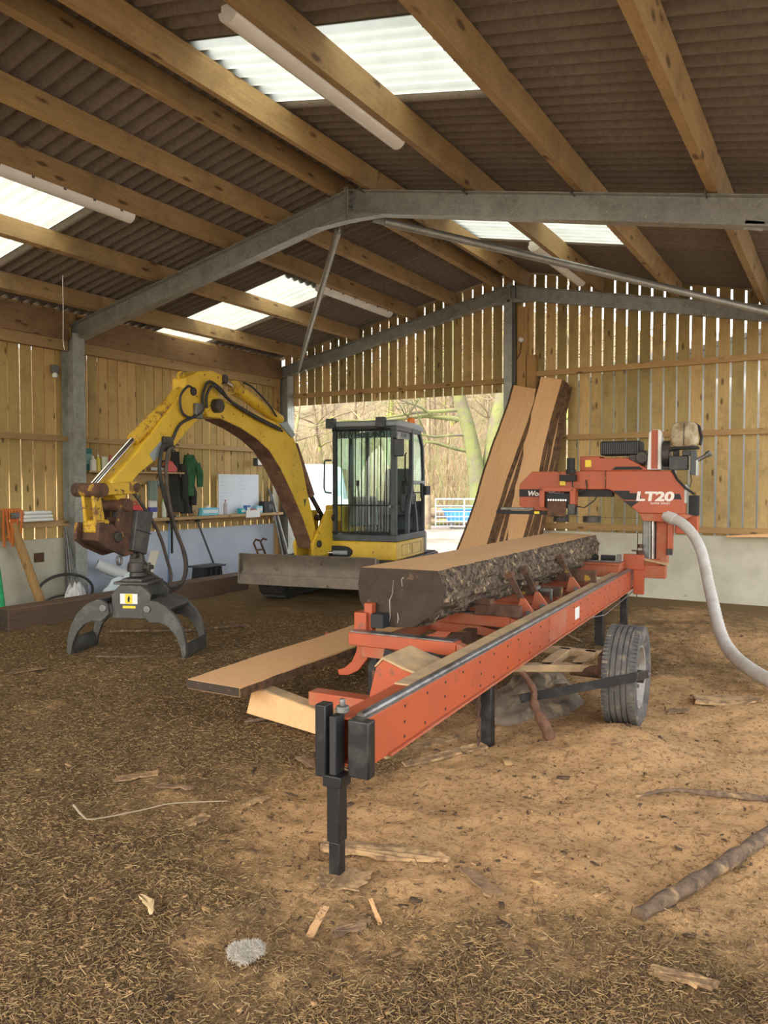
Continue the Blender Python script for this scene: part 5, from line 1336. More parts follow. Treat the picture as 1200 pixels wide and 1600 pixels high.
for sg in (1, -1):
    j = bpy.data.objects.new('jaw', None); j.empty_display_size = 0.1; link(j, GR)
    for o_ in (-0.235, 0.235):
        gpn('tine', MB().prism(tine(sg), 'y', o_ - 0.02, o_ + 0.02), 'grab', j, bevel=0.006)
        gpn('pivot_pin', MB().cyl((sg * 0.215, o_ - 0.035, 0.455), (sg * 0.215, o_ + 0.035, 0.455), 0.035, 14), 'galvd', j, smooth=40, bevel=0.004)
    gpn('tip_plate', MB().prism([(sg * 0.588, 0.15), (sg * 0.592, 0.015), (sg * 0.545, -0.005), (sg * 0.53, 0.03), (sg * 0.555, 0.12)], 'y', -0.235, 0.235), 'grab', j, bevel=0.004)
    gpn('jaw_plate', MB().prism([(sg * 0.23, 0.535), (sg * 0.31, 0.525), (sg * 0.42, 0.455), (sg * 0.40, 0.42), (sg * 0.30, 0.49), (sg * 0.23, 0.50)], 'y', -0.215, 0.215), 'grab', j, bevel=0.006)
lb = gpn('label_plate', MB().bx(-0.075, 0.095, -0.203, -0.2005, 0.49, 0.585), 'white', bevel=0)
gpn('label_mark', MB().bx(-0.025, 0.045, -0.205, -0.2035, 0.492, 0.583), 'sticker_y', lb, bevel=0)
gpn('label_mark', MB().prism([(0.0, 0.51), (0.02, 0.51), (0.018, 0.53), (0.026, 0.54), (0.012, 0.57), (0.0, 0.54)], 'y', -0.207, -0.2055), 'black', lb, bevel=0)
gpn('label_mark', MB().bx(-0.05, 0.075, -0.205, -0.2005, 0.45, 0.472), 'sticker_y', lb, bevel=0)
# ================================================================== loose pieces on the floor
def fl(name, pts, th, mat, label, cat, x, y, deg, **kw):
    return slab(name, pts, th, M[mat] if isinstance(mat, str) else mat, label, cat, (x, y, gh(x, y) + 0.010), R(deg), **kw)
M['barkpc'] = plain('loose_bark', (0.27, 0.165, 0.085), 0.95, c2=(0.12, 0.07, 0.04), scale=12, bmp=0.7, bscale=45)
M['stickm'] = plain('dead_branch_bark', (0.17, 0.11, 0.065), 0.95, c2=(0.07, 0.045, 0.03), scale=22, c3=(0.40, 0.26, 0.13), s3=9, lo3=0.55, hi3=0.68, bmp=0.8, bscale=60)
M['barkpale'] = plain('dusted_bark', (0.42, 0.265, 0.125), 0.95, c2=(0.17, 0.10, 0.05), scale=14, lo=0.42, hi=0.6, bmp=0.6, bscale=45)
fl('bark_piece', [(-0.26, -0.05), (0.05, -0.07), (0.30, -0.03), (0.26, 0.03), (0, 0.06), (-0.27, 0.04)], 0.022, 'barkpale', 'curled strip of bark in front of the sawmill leg', 'bark', -1.70, 2.80, 16, curl=-1.5)
fl('bark_piece', [(-0.24, -0.10), (0.10, -0.12), (0.24, -0.02), (0.18, 0.09), (-0.20, 0.11)], 0.02, 'barkpale', 'broad bark piece beside the grey hose on the sawdust', 'bark', -0.70, 5.92, 22, curl=-1.2)
fl('bark_piece', [(-0.09, -0.04), (0.06, -0.06), (0.10, 0.02), (-0.02, 0.06)], 0.014, 'barkpc', 'small dark bark flake lying out in the sawdust beyond the wheel', 'bark', -0.98, 5.55, 40)
fl('bark_piece', [(-0.13, -0.025), (0.12, -0.035), (0.13, 0.02), (-0.10, 0.03)], 0.016, 'barkpc', 'grey bark fragment lying in the sawdust ahead of the front leg', 'bark', -1.22, 2.78, -32, curl=-3)
fl('bark_piece', [(-0.08, -0.02), (0.05, -0.03), (0.09, 0.01), (-0.06, 0.03)], 0.012, 'barkpc', 'small bark sliver near the bright floor litter by the front leg', 'bark', -1.50, 2.26, 60)
fl('bark_piece', [(-0.07, -0.03), (0.06, -0.03), (0.08, 0.03), (-0.05, 0.04)], 0.012, 'barkpale', 'rounded pale bark chip on the open litter floor', 'bark', -2.52, 2.93, 50, curl=-3)
fl('bark_piece', [(-0.11, -0.02), (0.10, -0.02), (0.11, 0.015), (-0.10, 0.02)], 0.014, 'barkpc', 'short brown bark strip on the litter floor', 'bark', -2.98, 2.84, 15)
fl('bark_piece', [(-0.12, -0.03), (0.11, -0.04), (0.12, 0.02), (-0.10, 0.035)], 0.012, 'barkpale', 'pale bark strip beside the short brown one on the litter floor', 'bark', -3.30, 2.86, 52)
fl('bark_piece', [(-0.15, -0.02), (0.14, -0.03), (0.15, 0.015), (-0.14, 0.025)], 0.012, 'barkpc', 'bark strip lying far out on the litter near the dark baulk', 'bark', -5.97, 4.02, 70)
fl('bark_piece', [(-0.17, -0.035), (0.15, -0.045), (0.18, 0.02), (-0.16, 0.04)], 0.014, 'barkpc', 'reddish bark strip just behind the front leg of the sawmill', 'bark', -2.55, 3.48, -25)
fl('bark_piece', [(-0.30, -0.05), (0.25, -0.07), (0.32, 0.01), (-0.26, 0.06)], 0.02, 'barkpale', 'long bark slab under the sawmill track', 'bark', -2.20, 4.10, 68, curl=-1.5)
fl('bark_piece', [(-0.28, -0.10), (0.20, -0.12), (0.30, 0.02), (-0.22, 0.10)], 0.02, 'barkpc', 'broad brown bark slab under the sawmill bed', 'bark', -2.55, 4.75, 35, curl=-1.2)
fl('bark_piece', [(-0.25, -0.07), (0.22, -0.08), (0.28, 0.03), (-0.22, 0.08)], 0.02, 'barkpc', 'dark bark slab in the shade below the log', 'bark', -2.30, 5.35, 80, curl=-1.4)
fl('bark_piece', [(-0.35, -0.06), (0.30, -0.08), (0.36, 0.02), (-0.30, 0.07)], 0.022, 'barkpc', 'bark slab beneath the plank by the loader arm', 'bark', -3.02, 4.85, 95, curl=-1.2)
fl('bark_piece', [(-0.10, -0.025), (0.09, -0.03), (0.10, 0.02), (-0.09, 0.025)], 0.02, 'barkpale', 'thick pale bark lump at the lower edge of the floor', 'bark', -0.42, 2.56, 5)
fl('bark_piece', [(-0.06, -0.035), (0.05, -0.03), (0.06, 0.03), (-0.04, 0.04)], 0.012, 'barkpale', 'flat pale wood chip left on the litter floor', 'bark', -2.62, 2.63, 70)
fl('wood_lath', [(-0.115, -0.014), (0.115, -0.018), (0.115, 0.012), (-0.115, 0.016)], 0.008, 'sawn', 'thin pale lath pointing towards the front leg', 'lath', -1.625, 2.22, 108, jag=0.002)
fl('wood_lath', [(-0.08, -0.008), (0.08, -0.009), (0.08, 0.008), (-0.08, 0.009)], 0.007, 'sawn', 'narrow pale splinter standing out just past the front leg foot', 'lath', -1.48, 2.40, 135, jag=0.002)
fl('foot_board', [(-0.10, -0.08), (0.10, -0.10), (0.12, 0.05), (-0.02, 0.10), (-0.11, 0.06)], 0.012, 'barkpale', 'flat bark pad under the foot of the front leg', 'bark', -1.72, 2.52, 20)
fl('plank_offcut', [(-0.30, -0.035), (0.28, -0.04), (0.30, 0.03), (-0.28, 0.04)], 0.022, 'barkpale', 'thin plank offcut lying under the sawmill track by the chained leg', 'offcut', -1.97, 3.98, 62, jag=0.004)
def stick(name, pts, r, mat, label, r1=None):
    pp = hose_path(pts, 24)
    n = len(pp)
    rr = [(r + ((r1 if r1 is not None else r) - r) * i / (n - 1)) * random.uniform(0.75, 1.2) for i in range(n)]
    o = MB().tube(pp, rr, 8).build(name, M[mat] if isinstance(mat, str) else mat, smooth=60)
    return tag(o, label, 'stick' if 'stick' in name or 'branch' in name else 'root')
stick('branch', [(-0.62, 2.84, 0.025), (-0.42, 3.30, 0.05), (-0.20, 3.90, 0.06), (0.05, 4.5, 0.06)], 0.028, 'stickm', 'thick straight branch lying at the edge of the sawdust', 0.034)
stick('stick', [(-0.86, 3.86, 0.055), (-0.72, 3.98, 0.075), (-0.50, 4.05, 0.075), (-0.22, 4.14, 0.07)], 0.008, 'stickm', 'thin dark stick half buried in the pale sawdust', 0.020)
stick('stick', [(-6.75, 5.52, 0.02), (-6.35, 5.75, 0.03), (-6.0, 6.02, 0.025)], 0.016, 'stickm', 'dark stick lying on the floor behind the grab jaws')
stick('stick', [(-6.0, 6.0, 0.02), (-5.85, 6.3, 0.03), (-5.7, 6.55, 0.02)], 0.014, 'stickm', 'crooked stick on the floor beyond the outer grab jaw')
stick('stick', [(-5.9, 4.66, 0.015), (-5.66, 4.76, 0.02), (-5.45, 4.94, 0.018)], 0.011, 'stickm', 'short twig on the floor below the grab')
stick('stick', [(-3.4, 3.86, 0.02), (-3.15, 4.2, 0.03), (-2.95, 4.6, 0.025)], 0.013, 'stickm', 'brown twig lying beneath the propped plank')
stick('root_stake', [(-1.46, 4.42, 0.0), (-1.53, 4.45, 0.13), (-1.62, 4.50, 0.24), (-1.64, 4.53, 0.33), (-1.72, 4.55, 0.42)], 0.038, 'strawmat', 'reddish twisted root stump leaning against the black wheel strap', 0.018)
stick('bent_stick', [(-2.25, 7.6, 0.02), (-2.3, 7.3, 0.14), (-2.32, 7.0, 0.30)], 0.012, 'barkpc', 'thin dark stick propped under the far end of the track')
o = MB().tube(hose_path([(-3.22, 2.40, 0.03), (-3.10, 2.36, 0.018), (-3.02, 2.36, 0.018), (-2.90, 2.55, 0.02), (-2.83, 2.68, 0.02), (-2.62, 2.84, 0.02)], 40), 0.006, 6, flat=0.4).build('plastic_strap', M['white'], smooth=60)
o.data.materials[0] = plain('dirty_white_strap', (0.42, 0.34, 0.23), 0.5)
tag(o, 'thin whitish packing strap snaking across the litter', 'strap')
# curled leaf
lf = MB(); vs = []; fs = []
for i in range(9):
    t = i / 8; w = 0.017 * math.sin(math.pi * min(1, t * 0.9 + 0.03)) * (1 + 0.3 * math.sin(t * 15))
    x = 0.13 * t
    for s_ in (-1, 0, 1): vs.append((x, s_ * w + 0.03 * math.sin(t * 2), 0.012 + 0.02 * abs(s_) * (1 - t) + 0.012 * math.sin(t * 3)))
for i in range(8):
    for k in (0, 1): fs.append((i * 3 + k, i * 3 + k + 1, i * 3 + 4 + k, i * 3 + 3 + k))
lo = thing('dry_leaf', 'pale dry oak leaf lying on the litter floor', 'leaf', (-2.30, 2.00, gh(-2.3, 2.0) + 0.004), R(-35))
l1 = lf.add(vs, fs).build('leaf_blade', plain('dry_leaf', (0.60, 0.42, 0.22), 0.8), lo, smooth=60)
sm_ = l1.modifiers.new('thick', 'SOLIDIFY'); sm_.thickness = 0.0015
MB().tube([(0.0, 0, 0.012), (-0.03, 0.012, 0.016), (-0.06, 0.03, 0.006)], 0.002, 5).build('leaf_stalk', M['barkpale'], lo)
# tuft of pale fluff
fu = thing('fluff_tuft', 'tuft of grey-white fluffy wool lying on the litter', 'fluff', (-1.675, 1.90, gh(-1.675, 1.90)))
fv = []; ff = []
for k in range(4200):
    a, b = random.uniform(0, 6.283), random.uniform(-0.1, 1.5)
    c0 = random.choice(((0, 0, 0.03), (0.028, 0.012, 0.034), (-0.03, -0.012, 0.02), (0.01, -0.02, 0.022)))
    p0 = Vector(c0)
    d = Vector((math.cos(a) * math.cos(b), math.sin(a) * math.cos(b), math.sin(b) * 0.9))
    q = d.cross(Vector((random.uniform(-1, 1), random.uniform(-1, 1), random.uniform(-1, 1)))).normalized()
    r0 = random.uniform(0.016, 0.026); r1 = r0 + random.uniform(0.004, 0.016)
    u = p0 + d * r0; v = p0 + d * r1 + q * random.uniform(0.004, 0.018)
    if u.z < 0.0 or v.z < 0.0: continue
    i0 = len(fv); w = q.cross(d).normalized() * 0.0005; w2 = d * 0.0006
    fv += [u + w, u - w, u + w2, v + w, v - w, v + w2]; ff += [(i0, i0 + 3, i0 + 4, i0 + 1), (i0 + 1, i0 + 4, i0 + 5, i0 + 2), (i0 + 2, i0 + 5, i0 + 3, i0)]
fb = MB().add(fv, ff).build('fluff_hair', plain('grey_fluff', (0.46, 0.42, 0.36), 0.9), fu, fix=False); fb['kind'] = 'stuff'
cf = MB()
for c0, r_ in (((0, 0, 0.03), 0.024), ((0.028, 0.012, 0.034), 0.025), ((-0.03, -0.012, 0.02), 0.020), ((0.01, -0.02, 0.022), 0.020)):
    cf.lathe([(0.001, -r_), (r_ * .7, -r_ * .7), (r_, 0), (r_ * .7, r_ * .7), (0.001, r_)], Matrix.Translation(c0), 12)
fc = cf.build('fluff_core', plain('grey_fluff_core', (0.40, 0.35, 0.28), 0.95, c2=(0.28, 0.2, 0.12), scale=20), fu, smooth=80); fc['kind'] = 'stuff'
# crumpled heap of greyish-brown fibrous debris below the axle
def crumple(name, cx, cy, sx, sy, hh, mat, label, cat, seed, n=44, loc_z=0.0):
    vs = []; fs = []
    for j in range(n + 1):
        for i in range(n + 1):
            u, v = i / n * 2 - 1, j / n * 2 - 1
            fall = max(0, 1 - (u * u + v * v)) ** 0.6
            z = hh * fall * (0.45 + 0.75 * float(vnoise(np.array([u * 3.0 + 9]), np.array([v * 3.0 + 5]), seed)[0]) + 0.35 * float(vnoise(np.array([u * 9.0 + 9]), np.array([v * 9.0 + 5]), seed + 1)[0]))
            k = 1 + 0.18 * (float(vnoise(np.array([u * 2.0 + 3]), np.array([v * 2.0 + 2]), seed + 2)[0]) - .5)
            # squash the square to a rounded blob
            m = max(abs(u), abs(v)); r_ = math.hypot(u, v); q = (m / r_) if r_ > 0 else 1
            vs.append((cx + sx * u * q * k, cy + sy * v * q * k, loc_z + z - 0.01))
    for j in range(n):
        for i in range(n):
            a = j * (n + 1) + i
            fs.append((a, a + 1, a + n + 2, a + n + 1))
    o = MB().add(vs, fs).build(name, mat, smooth=50)
    return tag(o, label, cat)
Mpl = plain('fibrous_debris', (0.20, 0.15, 0.105), 0.8, c2=(0.10, 0.07, 0.05), scale=5, c3=(0.45, 0.33, 0.2), s3=6, lo3=.55, hi3=.7)
crumple('debris_heap', -1.95, 5.35, 0.34, 0.7, 0.15, Mpl, 'crumpled heap of greyish-brown fibrous debris on the floor under the axle', 'plastic sheet', 51)

# ================================================================== along the left wall
WX = -8.86
def one(mb, name, mat, label, cat, group=None, smooth=None, bevel=0.003, rot=None):
    o = mb.build(name, M[mat] if isinstance(mat, str) else mat, None, smooth=smooth, bevel=bevel)
    return tag(o, label, cat, group)
bk_ = thing('timber_baulk', 'long dark heavy timber baulk lying on the floor along the tool wall', 'timber', (-7.90, 5.0, 0), R(0.8))
MB().bx(-0.13, 0.13, 0, 4.0, -0.02, 0.24).build('baulk', M['baulk'], bk_, bevel=0.015)
MB().bx(-0.125, 0.125, -0.004, 0, 0, 0.235).build('end_grain', M['endgrain'], bk_)
# bench shelf and upper shelf
bs = thing('wall_bench', 'narrow pale plank bench shelf fixed along the boarded wall', 'shelf', (WX, 6.95, 1.06))
MB().bx(-0.0, 0.20, 0.0, 3.95, 0.0, 0.045).build('shelf_board', M['rail'], bs, bevel=0.004)
MB().bx(0.19, 0.205, 2.95, 3.3, -0.02, 0.10).build('paper_note', M['white'], bs)
us = thing('wall_shelf', 'short upper plank shelf holding bottles and cans on the wall', 'shelf', (WX, 6.78, 1.76))
MB().bx(0.0, 0.20, 0.0, 1.72, 0.0, 0.025).build('shelf_board', M['rail'], us, bevel=0.003)
MB().bx(0.0, 0.03, 0.0, 1.72, -0.16, 0.0).build('shelf_back', M['rail'], us, bevel=0.003)
def col(c, r=0.5): return plain('c_%d_%d_%d' % tuple(int(q * 99) for q in c), c, r)
def bottle(x, y, z, r, h, c, label, cap=(0.8, 0.8, 0.8), neck=0.35, nm='bottle'):
    t = thing(nm, label, nm if nm != 'spray_can' else 'can', (x, y, z))
    MB().lathe([(0, 0), (r, 0), (r, h * 0.72), (r * neck, h * 0.86), (r * neck, h * 0.92), (0, h * 0.92)], None, 14).build('body', col(c), t, smooth=40)
    MB().cyl((0, 0, h * 0.90), (0, 0, h), r * neck * 1.15, 10).build('cap', col(cap), t, smooth=40)
def can(x, y, z, r, h, c, label, lid=(0.5, 0.5, 0.5)):
    t = thing('can', label, 'can', (x, y, z))
    MB().cyl((0, 0, 0), (0, 0, h), r, 16).build('body', col(c), t, smooth=40, bevel=0.004)
    MB().cyl((0, 0, h), (0, 0, h + 0.008), r * 0.9, 16).build('lid', col(lid), t, smooth=40)
SZ = 1.785
def carton(name, label, cat, x, y, z, d, c, c2=None):
    t = thing(name, label, cat, (x, y, z))
    MB().bx(-d[0] / 2, d[0] / 2, -d[1] / 2, d[1] / 2, 0, d[2]).build('box', col(c), t, bevel=0.004)
    if c2: MB().bx(d[0] / 2, d[0] / 2 + 0.002, -d[1] / 2 * 0.9, d[1] / 2 * 0.9, d[2] * 0.3, d[2] * 0.75).build('printed_band', col(c2), t)
    return t
carton('carton', 'teal box standing behind the bottles on the upper shelf', 'box', WX + 0.06, 6.85, SZ, (0.08, 0.10, 0.30), (0.04, 0.20, 0.22), (0.3, 0.5, 0.5))
bottle(WX + 0.14, 6.88, SZ, 0.045, 0.20, (0.70, 0.68, 0.60), 'white plastic bottle at the column end of the upper shelf')
bottle(WX + 0.12, 6.98, SZ, 0.032, 0.22, (0.72, 0.58, 0.08), 'slim yellow bottle next to the white one on the shelf')
can(WX + 0.14, 7.07, SZ, 0.045, 0.19, (0.55, 0.58, 0.42), 'pale green tin can on the upper shelf')
bottle(WX + 0.12, 7.19, SZ, 0.034, 0.22, (0.62, 0.16, 0.17), 'pinkish red bottle on the upper shelf', cap=(0.6, 0.1, 0.1))
carton('tool_case', 'black tool case in the middle of the upper shelf', 'case', WX + 0.10, 7.55, SZ, (0.16, 0.36, 0.20), (0.02, 0.02, 0.022))
t = thing('chainsaw', 'red and grey chainsaw body at the inner end of the upper shelf', 'chainsaw', (WX + 0.12, 8.28, SZ))
MB().prism([(-0.10, 0), (0.10, 0), (0.11, 0.06), (0.0, 0.17), (-0.07, 0.17), (-0.11, 0.06)], 'x', -0.05, 0.05).build('engine_cover', col((0.60, 0.07, 0.06)), t, bevel=0.015)
MB().tube([(0, -0.1, 0.05), (0, -0.18, 0.10), (0, -0.14, 0.17), (0, -0.04, 0.17)], 0.014, 8).build('handle', M['black'], t, smooth=60)
MB().bx(-0.01, 0.01, -0.38, -0.10, 0.02, 0.07).build('guide_bar', M['galv'], t)
BZ = 1.107
t = thing('red_canister', 'red fuel canister on the bench behind the grab coupler', 'canister', (WX + 0.10, 7.62, BZ))
MB().prism([(-0.10, 0), (0.10, 0), (0.10, 0.14), (0.05, 0.20), (-0.10, 0.20)], 'x', -0.06, 0.06).build('tank', col((0.62, 0.05, 0.05)), t, bevel=0.02)
MB().tube([(0, -0.06, 0.19), (0, -0.06, 0.24), (0, 0.04, 0.24), (0, 0.04, 0.20)], 0.012, 8).build('handle', col((0.5, 0.04, 0.04)), t, smooth=60)
t = thing('drink_flask', 'tall grey-green flask with a pale base on the bench', 'flask', (WX + 0.10, 7.95, BZ))
MB().lathe([(0, 0), (0.062, 0), (0.066, 0.24), (0.05, 0.26), (0, 0.26)], None, 16).build('base', col((0.60, 0.60, 0.58)), t, smooth=40)
MB().lathe([(0, 0.26), (0.075, 0.26), (0.075, 0.52), (0.06, 0.55), (0, 0.55)], None, 16).build('upper_body', col((0.15, 0.20, 0.17)), t, smooth=40)
MB().lathe([(0.067, 0.09), (0.069, 0.10), (0.069, 0.15), (0.067, 0.16)], None, 16).build('blue_band', col((0.06, 0.07, 0.30)), t, smooth=40)
bottle(WX + 0.10, 8.17, BZ, 0.034, 0.26, (0.62, 0.66, 0.55), 'slender spray bottle with a green cap on the bench', cap=(0.25, 0.60, 0.08), neck=0.8)
t = thing('ear_defender', 'small grey disc hung on the boards above the bench', 'ear defender', (WX + 0.03, 8.13, 1.62))
MB().cyl((0, 0, 0), (0.05, 0, 0), 0.055, 16).build('cup', M['cablight'], t, smooth=40, bevel=0.008)
MB().tube([(0.02, 0.05 * math.cos(a), 0.07 * math.sin(a) + 0.06) for a in [math.pi * q / 8 for q in range(9)]], 0.006, 6).build('band', M['black'], t)
t = thing('hand_tool', 'dark pliers lying on the bench below the coats', 'pliers', (WX + 0.12, 8.36, BZ))
MB().bar((0, -0.14, 0.012), (0, 0.02, 0.012), 0.02, 0.02).bar((0.02, -0.14, 0.012), (0.0, 0.02, 0.012), 0.02, 0.02).build('handles', M['black'], t)
MB().prism([(-0.02, 0.0), (0.03, 0.0), (0.01, 0.08)], 'z', 0.002, 0.024).build('jaws', M['galvd'], t)
# coats on a hook
def coat(name, y, z0, z1, w, mat, label, seed, dx=0.0):
    rd = random.Random(seed)
    t = thing(name, label, 'coat', (WX + 0.06 + dx, y, z0))
    rings = []
    H = z1 - z0; n = 12
    for i in range(n + 1):
        q = i / n
        ww = w * (0.85 + 0.3 * math.sin(q * 2.2 + seed)) * (1.0 if q < 0.78 else 1 - (q - 0.78) * 2.9)
        ring = []
        for k in range(20):
            a = 2 * math.pi * k / 20
            fold = 1 + 0.22 * math.sin(a * 5 + q * 3 + seed) + rd.uniform(-.05, .05)
            ring.append((0.075 * math.cos(a) * fold, ww / 2 * math.sin(a) * fold + 0.03 * math.sin(q * 4 + seed), H * q))
        rings.append(ring)
    MB().loft(rings).build('garment', mat, t, smooth=70)
    sl = [(0.06, w * 0.42, H * 0.80), (0.09, w * 0.55, H * 0.55), (0.09, w * 0.55, H * 0.22)]
    MB().tube(sl, [0.05, 0.055, 0.045], 10).build('sleeve', mat, t, smooth=70)
    MB().tube([(0.0, 0, H * 0.96), (-0.02, 0, H * 1.03)], 0.012, 6).build('loop', M['black'], t)
    return t
Mgr = plain('green_coat_cloth', (0.035, 0.13, 0.055), 0.9, c2=(0.018, 0.07, 0.03), scale=9); Mdk = plain('dark_coat_cloth', (0.025, 0.028, 0.028), 0.95, c2=(0.045, 0.04, 0.035), scale=9)
coat('coat', 8.45, 1.18, 2.10, 0.20, Mdk, 'black coat hanging nearest the upper shelf', 2)
coat('coat', 8.66, 1.42, 2.06, 0.26, Mgr, 'green jacket hanging over a dark coat by the whiteboard', 5, 0.07)
coat('coat', 8.64, 1.15, 1.72, 0.17, Mdk, 'dark trousers hanging below the green jacket', 8, 0.0)
# coil, tissue box, whiteboard and its clutter
t = thing('twine_ball', 'beige ball of baler twine on the bench beside the coats', 'twine', (WX + 0.10, 8.80, BZ))
for k in range(7):
    a = k * 0.45
    MB().tube([(0.05 * math.cos(a) * math.cos(b), 0.05 * math.sin(b), 0.075 + 0.065 * math.cos(b + a) * 0.9) for b in [2 * math.pi * q / 16 for q in range(17)]], 0.014, 6, caps=False).build('strand', col((0.52, 0.40, 0.24), 0.9), t, smooth=60)
t = carton('tissue_box', 'blue and white tissue box lying on the bench', 'box', WX + 0.11, 9.08, BZ, (0.13, 0.36, 0.12), (0.16, 0.52, 0.68), (0.7, 0.8, 0.85))
MB().prism([(-0.05, 0.118), (0.05, 0.118), (0.02, 0.16), (-0.01, 0.14)], 'x', -0.02, 0.02).build('tissue', M['white'], t)
wbd = thing('whiteboard', 'white dry-erase board leaning on the bench against the boards', 'whiteboard', (WX + 0.015, 9.42, BZ))
MB().bx(0.0, 0.012, 0.0, 1.0, 0.0, 0.66).build('panel', plain('whiteboard_face', (0.70, 0.75, 0.84), 0.25), wbd, bevel=0.002)
for a, b, c_, d_ in ((0, 1.0, 0.65, 0.665), (0, 1.0, -0.005, 0.01), (-0.005, 0.01, 0, 0.66), (0.99, 1.005, 0, 0.66)): MB().bx(-0.002, 0.016, a, b, c_, d_).build('frame_strip', M['white'], wbd)
rd = random.Random(4)
for k in range(16):
    zz = 0.60 - 0.06 * (k % 8); y0 = 0.06 + 0.42 * (k // 8)
    pts = [(0.0125, y0 + 0.02 * q, zz + rd.uniform(-.008, .008)) for q in range(rd.randint(4, 14))]
    MB().tube(pts, 0.002, 4).build('scribble', col((0.36, 0.42, 0.60)), wbd)
bottle(WX + 0.14, 9.46, BZ, 0.035, 0.24, (0.50, 0.44, 0.50), 'slim bottle with a red cap at the edge of the whiteboard', cap=(0.5, 0.1, 0.1))
for k, (y, c, lb_, d) in enumerate(((9.86, (0.02, 0.40, 0.48), 'turquoise tub in front of the whiteboard', (0.09, 0.10, 0.09)), (10.0, (0.05, 0.16, 0.45), 'dark blue packet in front of the whiteboard', (0.08, 0.09, 0.14)), (10.12, (0.55, 0.10, 0.08), 'small red box in front of the whiteboard', (0.08, 0.12, 0.07)), (10.28, (0.25, 0.55, 0.70), 'light blue box at the far corner of the whiteboard', (0.09, 0.16, 0.12)))):
    carton('carton', lb_, 'box', WX + 0.13, y, BZ, d, c, (0.7, 0.7, 0.65))
t = thing('radio', 'black radio at the end of the bench near the doorway', 'radio', (WX + 0.11, 10.52, BZ))
MB().bx(-0.06, 0.06, -0.12, 0.12, 0, 0.20).build('case', M['black'], t, bevel=0.012)
MB().cyl((0.06, 0.05, 0.10), (0.064, 0.05, 0.10), 0.05, 16).build('speaker', M['cabgrey'], t)
MB().cyl((0.0, -0.10, 0.20), (0.0, -0.12, 0.36), 0.004, 6).build('aerial', M['galv'], t)
# wall-mounted floodlight
t = thing('wall_floodlight', 'small dark floodlight high on the boards above the whiteboard', 'floodlight', (WX + 0.03, 10.35, 1.98))
MB().bx(0.0, 0.10, -0.08, 0.08, -0.06, 0.08).build('housing', M['cabgrey'], t, bevel=0.012); MB().bx(0.10, 0.105, -0.06, 0.06, -0.04, 0.06).build('lens', M['white'], t); MB().bx(-0.03, 0, -0.03, 0.03, -0.02, 0.04).build('bracket', M['black'], t)
# leaning tools
t = thing('pitchfork', 'garden fork leaning tines down against the pale wall panel', 'fork', (WX + 0.10, 8.88, 0))
MB().cyl((0.0, -0.02, 1.02), (0.14, 0.24, 0.24), 0.016, 8).build('handle', M['cabgrey'], t, smooth=40)
MB().bx(-0.015, 0.015, -0.07, 0.03, 1.01, 1.045).build('grip', M['black'], t, bevel=0.006)
for k in range(4):
    yy = 0.17 + 0.055 * k
    MB().tube([(0.14, 0.255, 0.24), (0.15, yy, 0.20), (0.17, yy + 0.01, 0.04)], 0.006, 6).build('tine', M['galvd'], t, smooth=60)
t = thing('mattock', 'short dark bar hammer hung beside the digging bar', 'hammer', (WX + 0.06, 8.36, 0.55))
MB().cyl((0, 0, 0), (0, 0, 0.48), 0.018, 8).build('shaft', M['black'], t, smooth=40); MB().bx(-0.03, 0.03, -0.09, 0.09, 0.46, 0.52).build('head', M['darkm'], t, bevel=0.01)
t = thing('digging_bar', 'thin blue rod leaning on the wall panel behind the hoses', 'rod', (WX + 0.08, 8.26, 0))
MB().cyl((0.08, -0.08, 0.03), (-0.02, 0.05, 1.0), 0.012, 8).build('rod', col((0.12, 0.24, 0.42)), t, smooth=40)
t = thing('plastic_trough', 'black plastic crate upside down beside the baulk', 'crate', (-8.42, 8.72, 0))
MB().prism([(-0.24, 0), (0.24, 0), (0.20, 0.33), (-0.20, 0.33)], 'x', -0.12, 0.12).build('body', M['black'], t, bevel=0.01)
MB().bx(-0.15, 0.15, -0.26, 0.26, 0.335, 0.36).build('rim', M['cabgrey'], t, bevel=0.004)
for k in range(4): MB().bx(0.115, 0.135, -0.19 + 0.11 * k, -0.15 + 0.11 * k, 0.02, 0.32).build('rib', M['black'], t)
# sack barrow by the corner
t = thing('sack_barrow', 'rusty brown sack barrow leaning by the end of the blade', 'barrow', (-8.45, 10.02, 0), R(10))
for yy in (-0.13, 0.10): MB().tube([(0.14, yy, 0.06), (0.06, yy, 0.36), (-0.06, yy, 0.62), (-0.02, yy + 0.01, 0.68), (0.05, yy + 0.02, 0.66)], 0.018, 8).build('side_rail', M['rust'], t, smooth=60)
for z in (0.2, 0.36, 0.5): MB().bar((0.10 - z * .22, -0.13, z), (0.10 - z * .22, 0.10, z), 0.02, 0.03).build('crossbar', M['rust'], t)
MB().bx(0.12, 0.30, -0.16, 0.13, 0.03, 0.045).build('toe_plate', M['rust'], t)
for yy in (-0.18, 0.15): MB().cyl((0.06, yy - 0.02, 0.09), (0.06, yy + 0.02, 0.09), 0.085, 16).build('wheel', M['rubber'], t, smooth=40)
# long poles in the corner
for k, (dy, tx, c_, lb_) in enumerate(((0.0, 0.0, 'galvd', 'grey steel pole leaning in the corner, nearest the whiteboard'), (0.07, 0.03, 'darkm', 'dark pole leaning in the corner between two grey ones'), (0.14, 0.05, 'galv', 'bright steel pole leaning in the corner next to the doorway'))):
    o = MB().cyl((-8.50 + tx, 10.78 + dy, 0.0), (-8.80, 10.66 + dy * .6, 1.52 - 0.05 * k), 0.020, 10).build('steel_pole', M[c_], None, smooth=40)
    tag(o, lb_, 'pole', 'poles leaning in the corner')
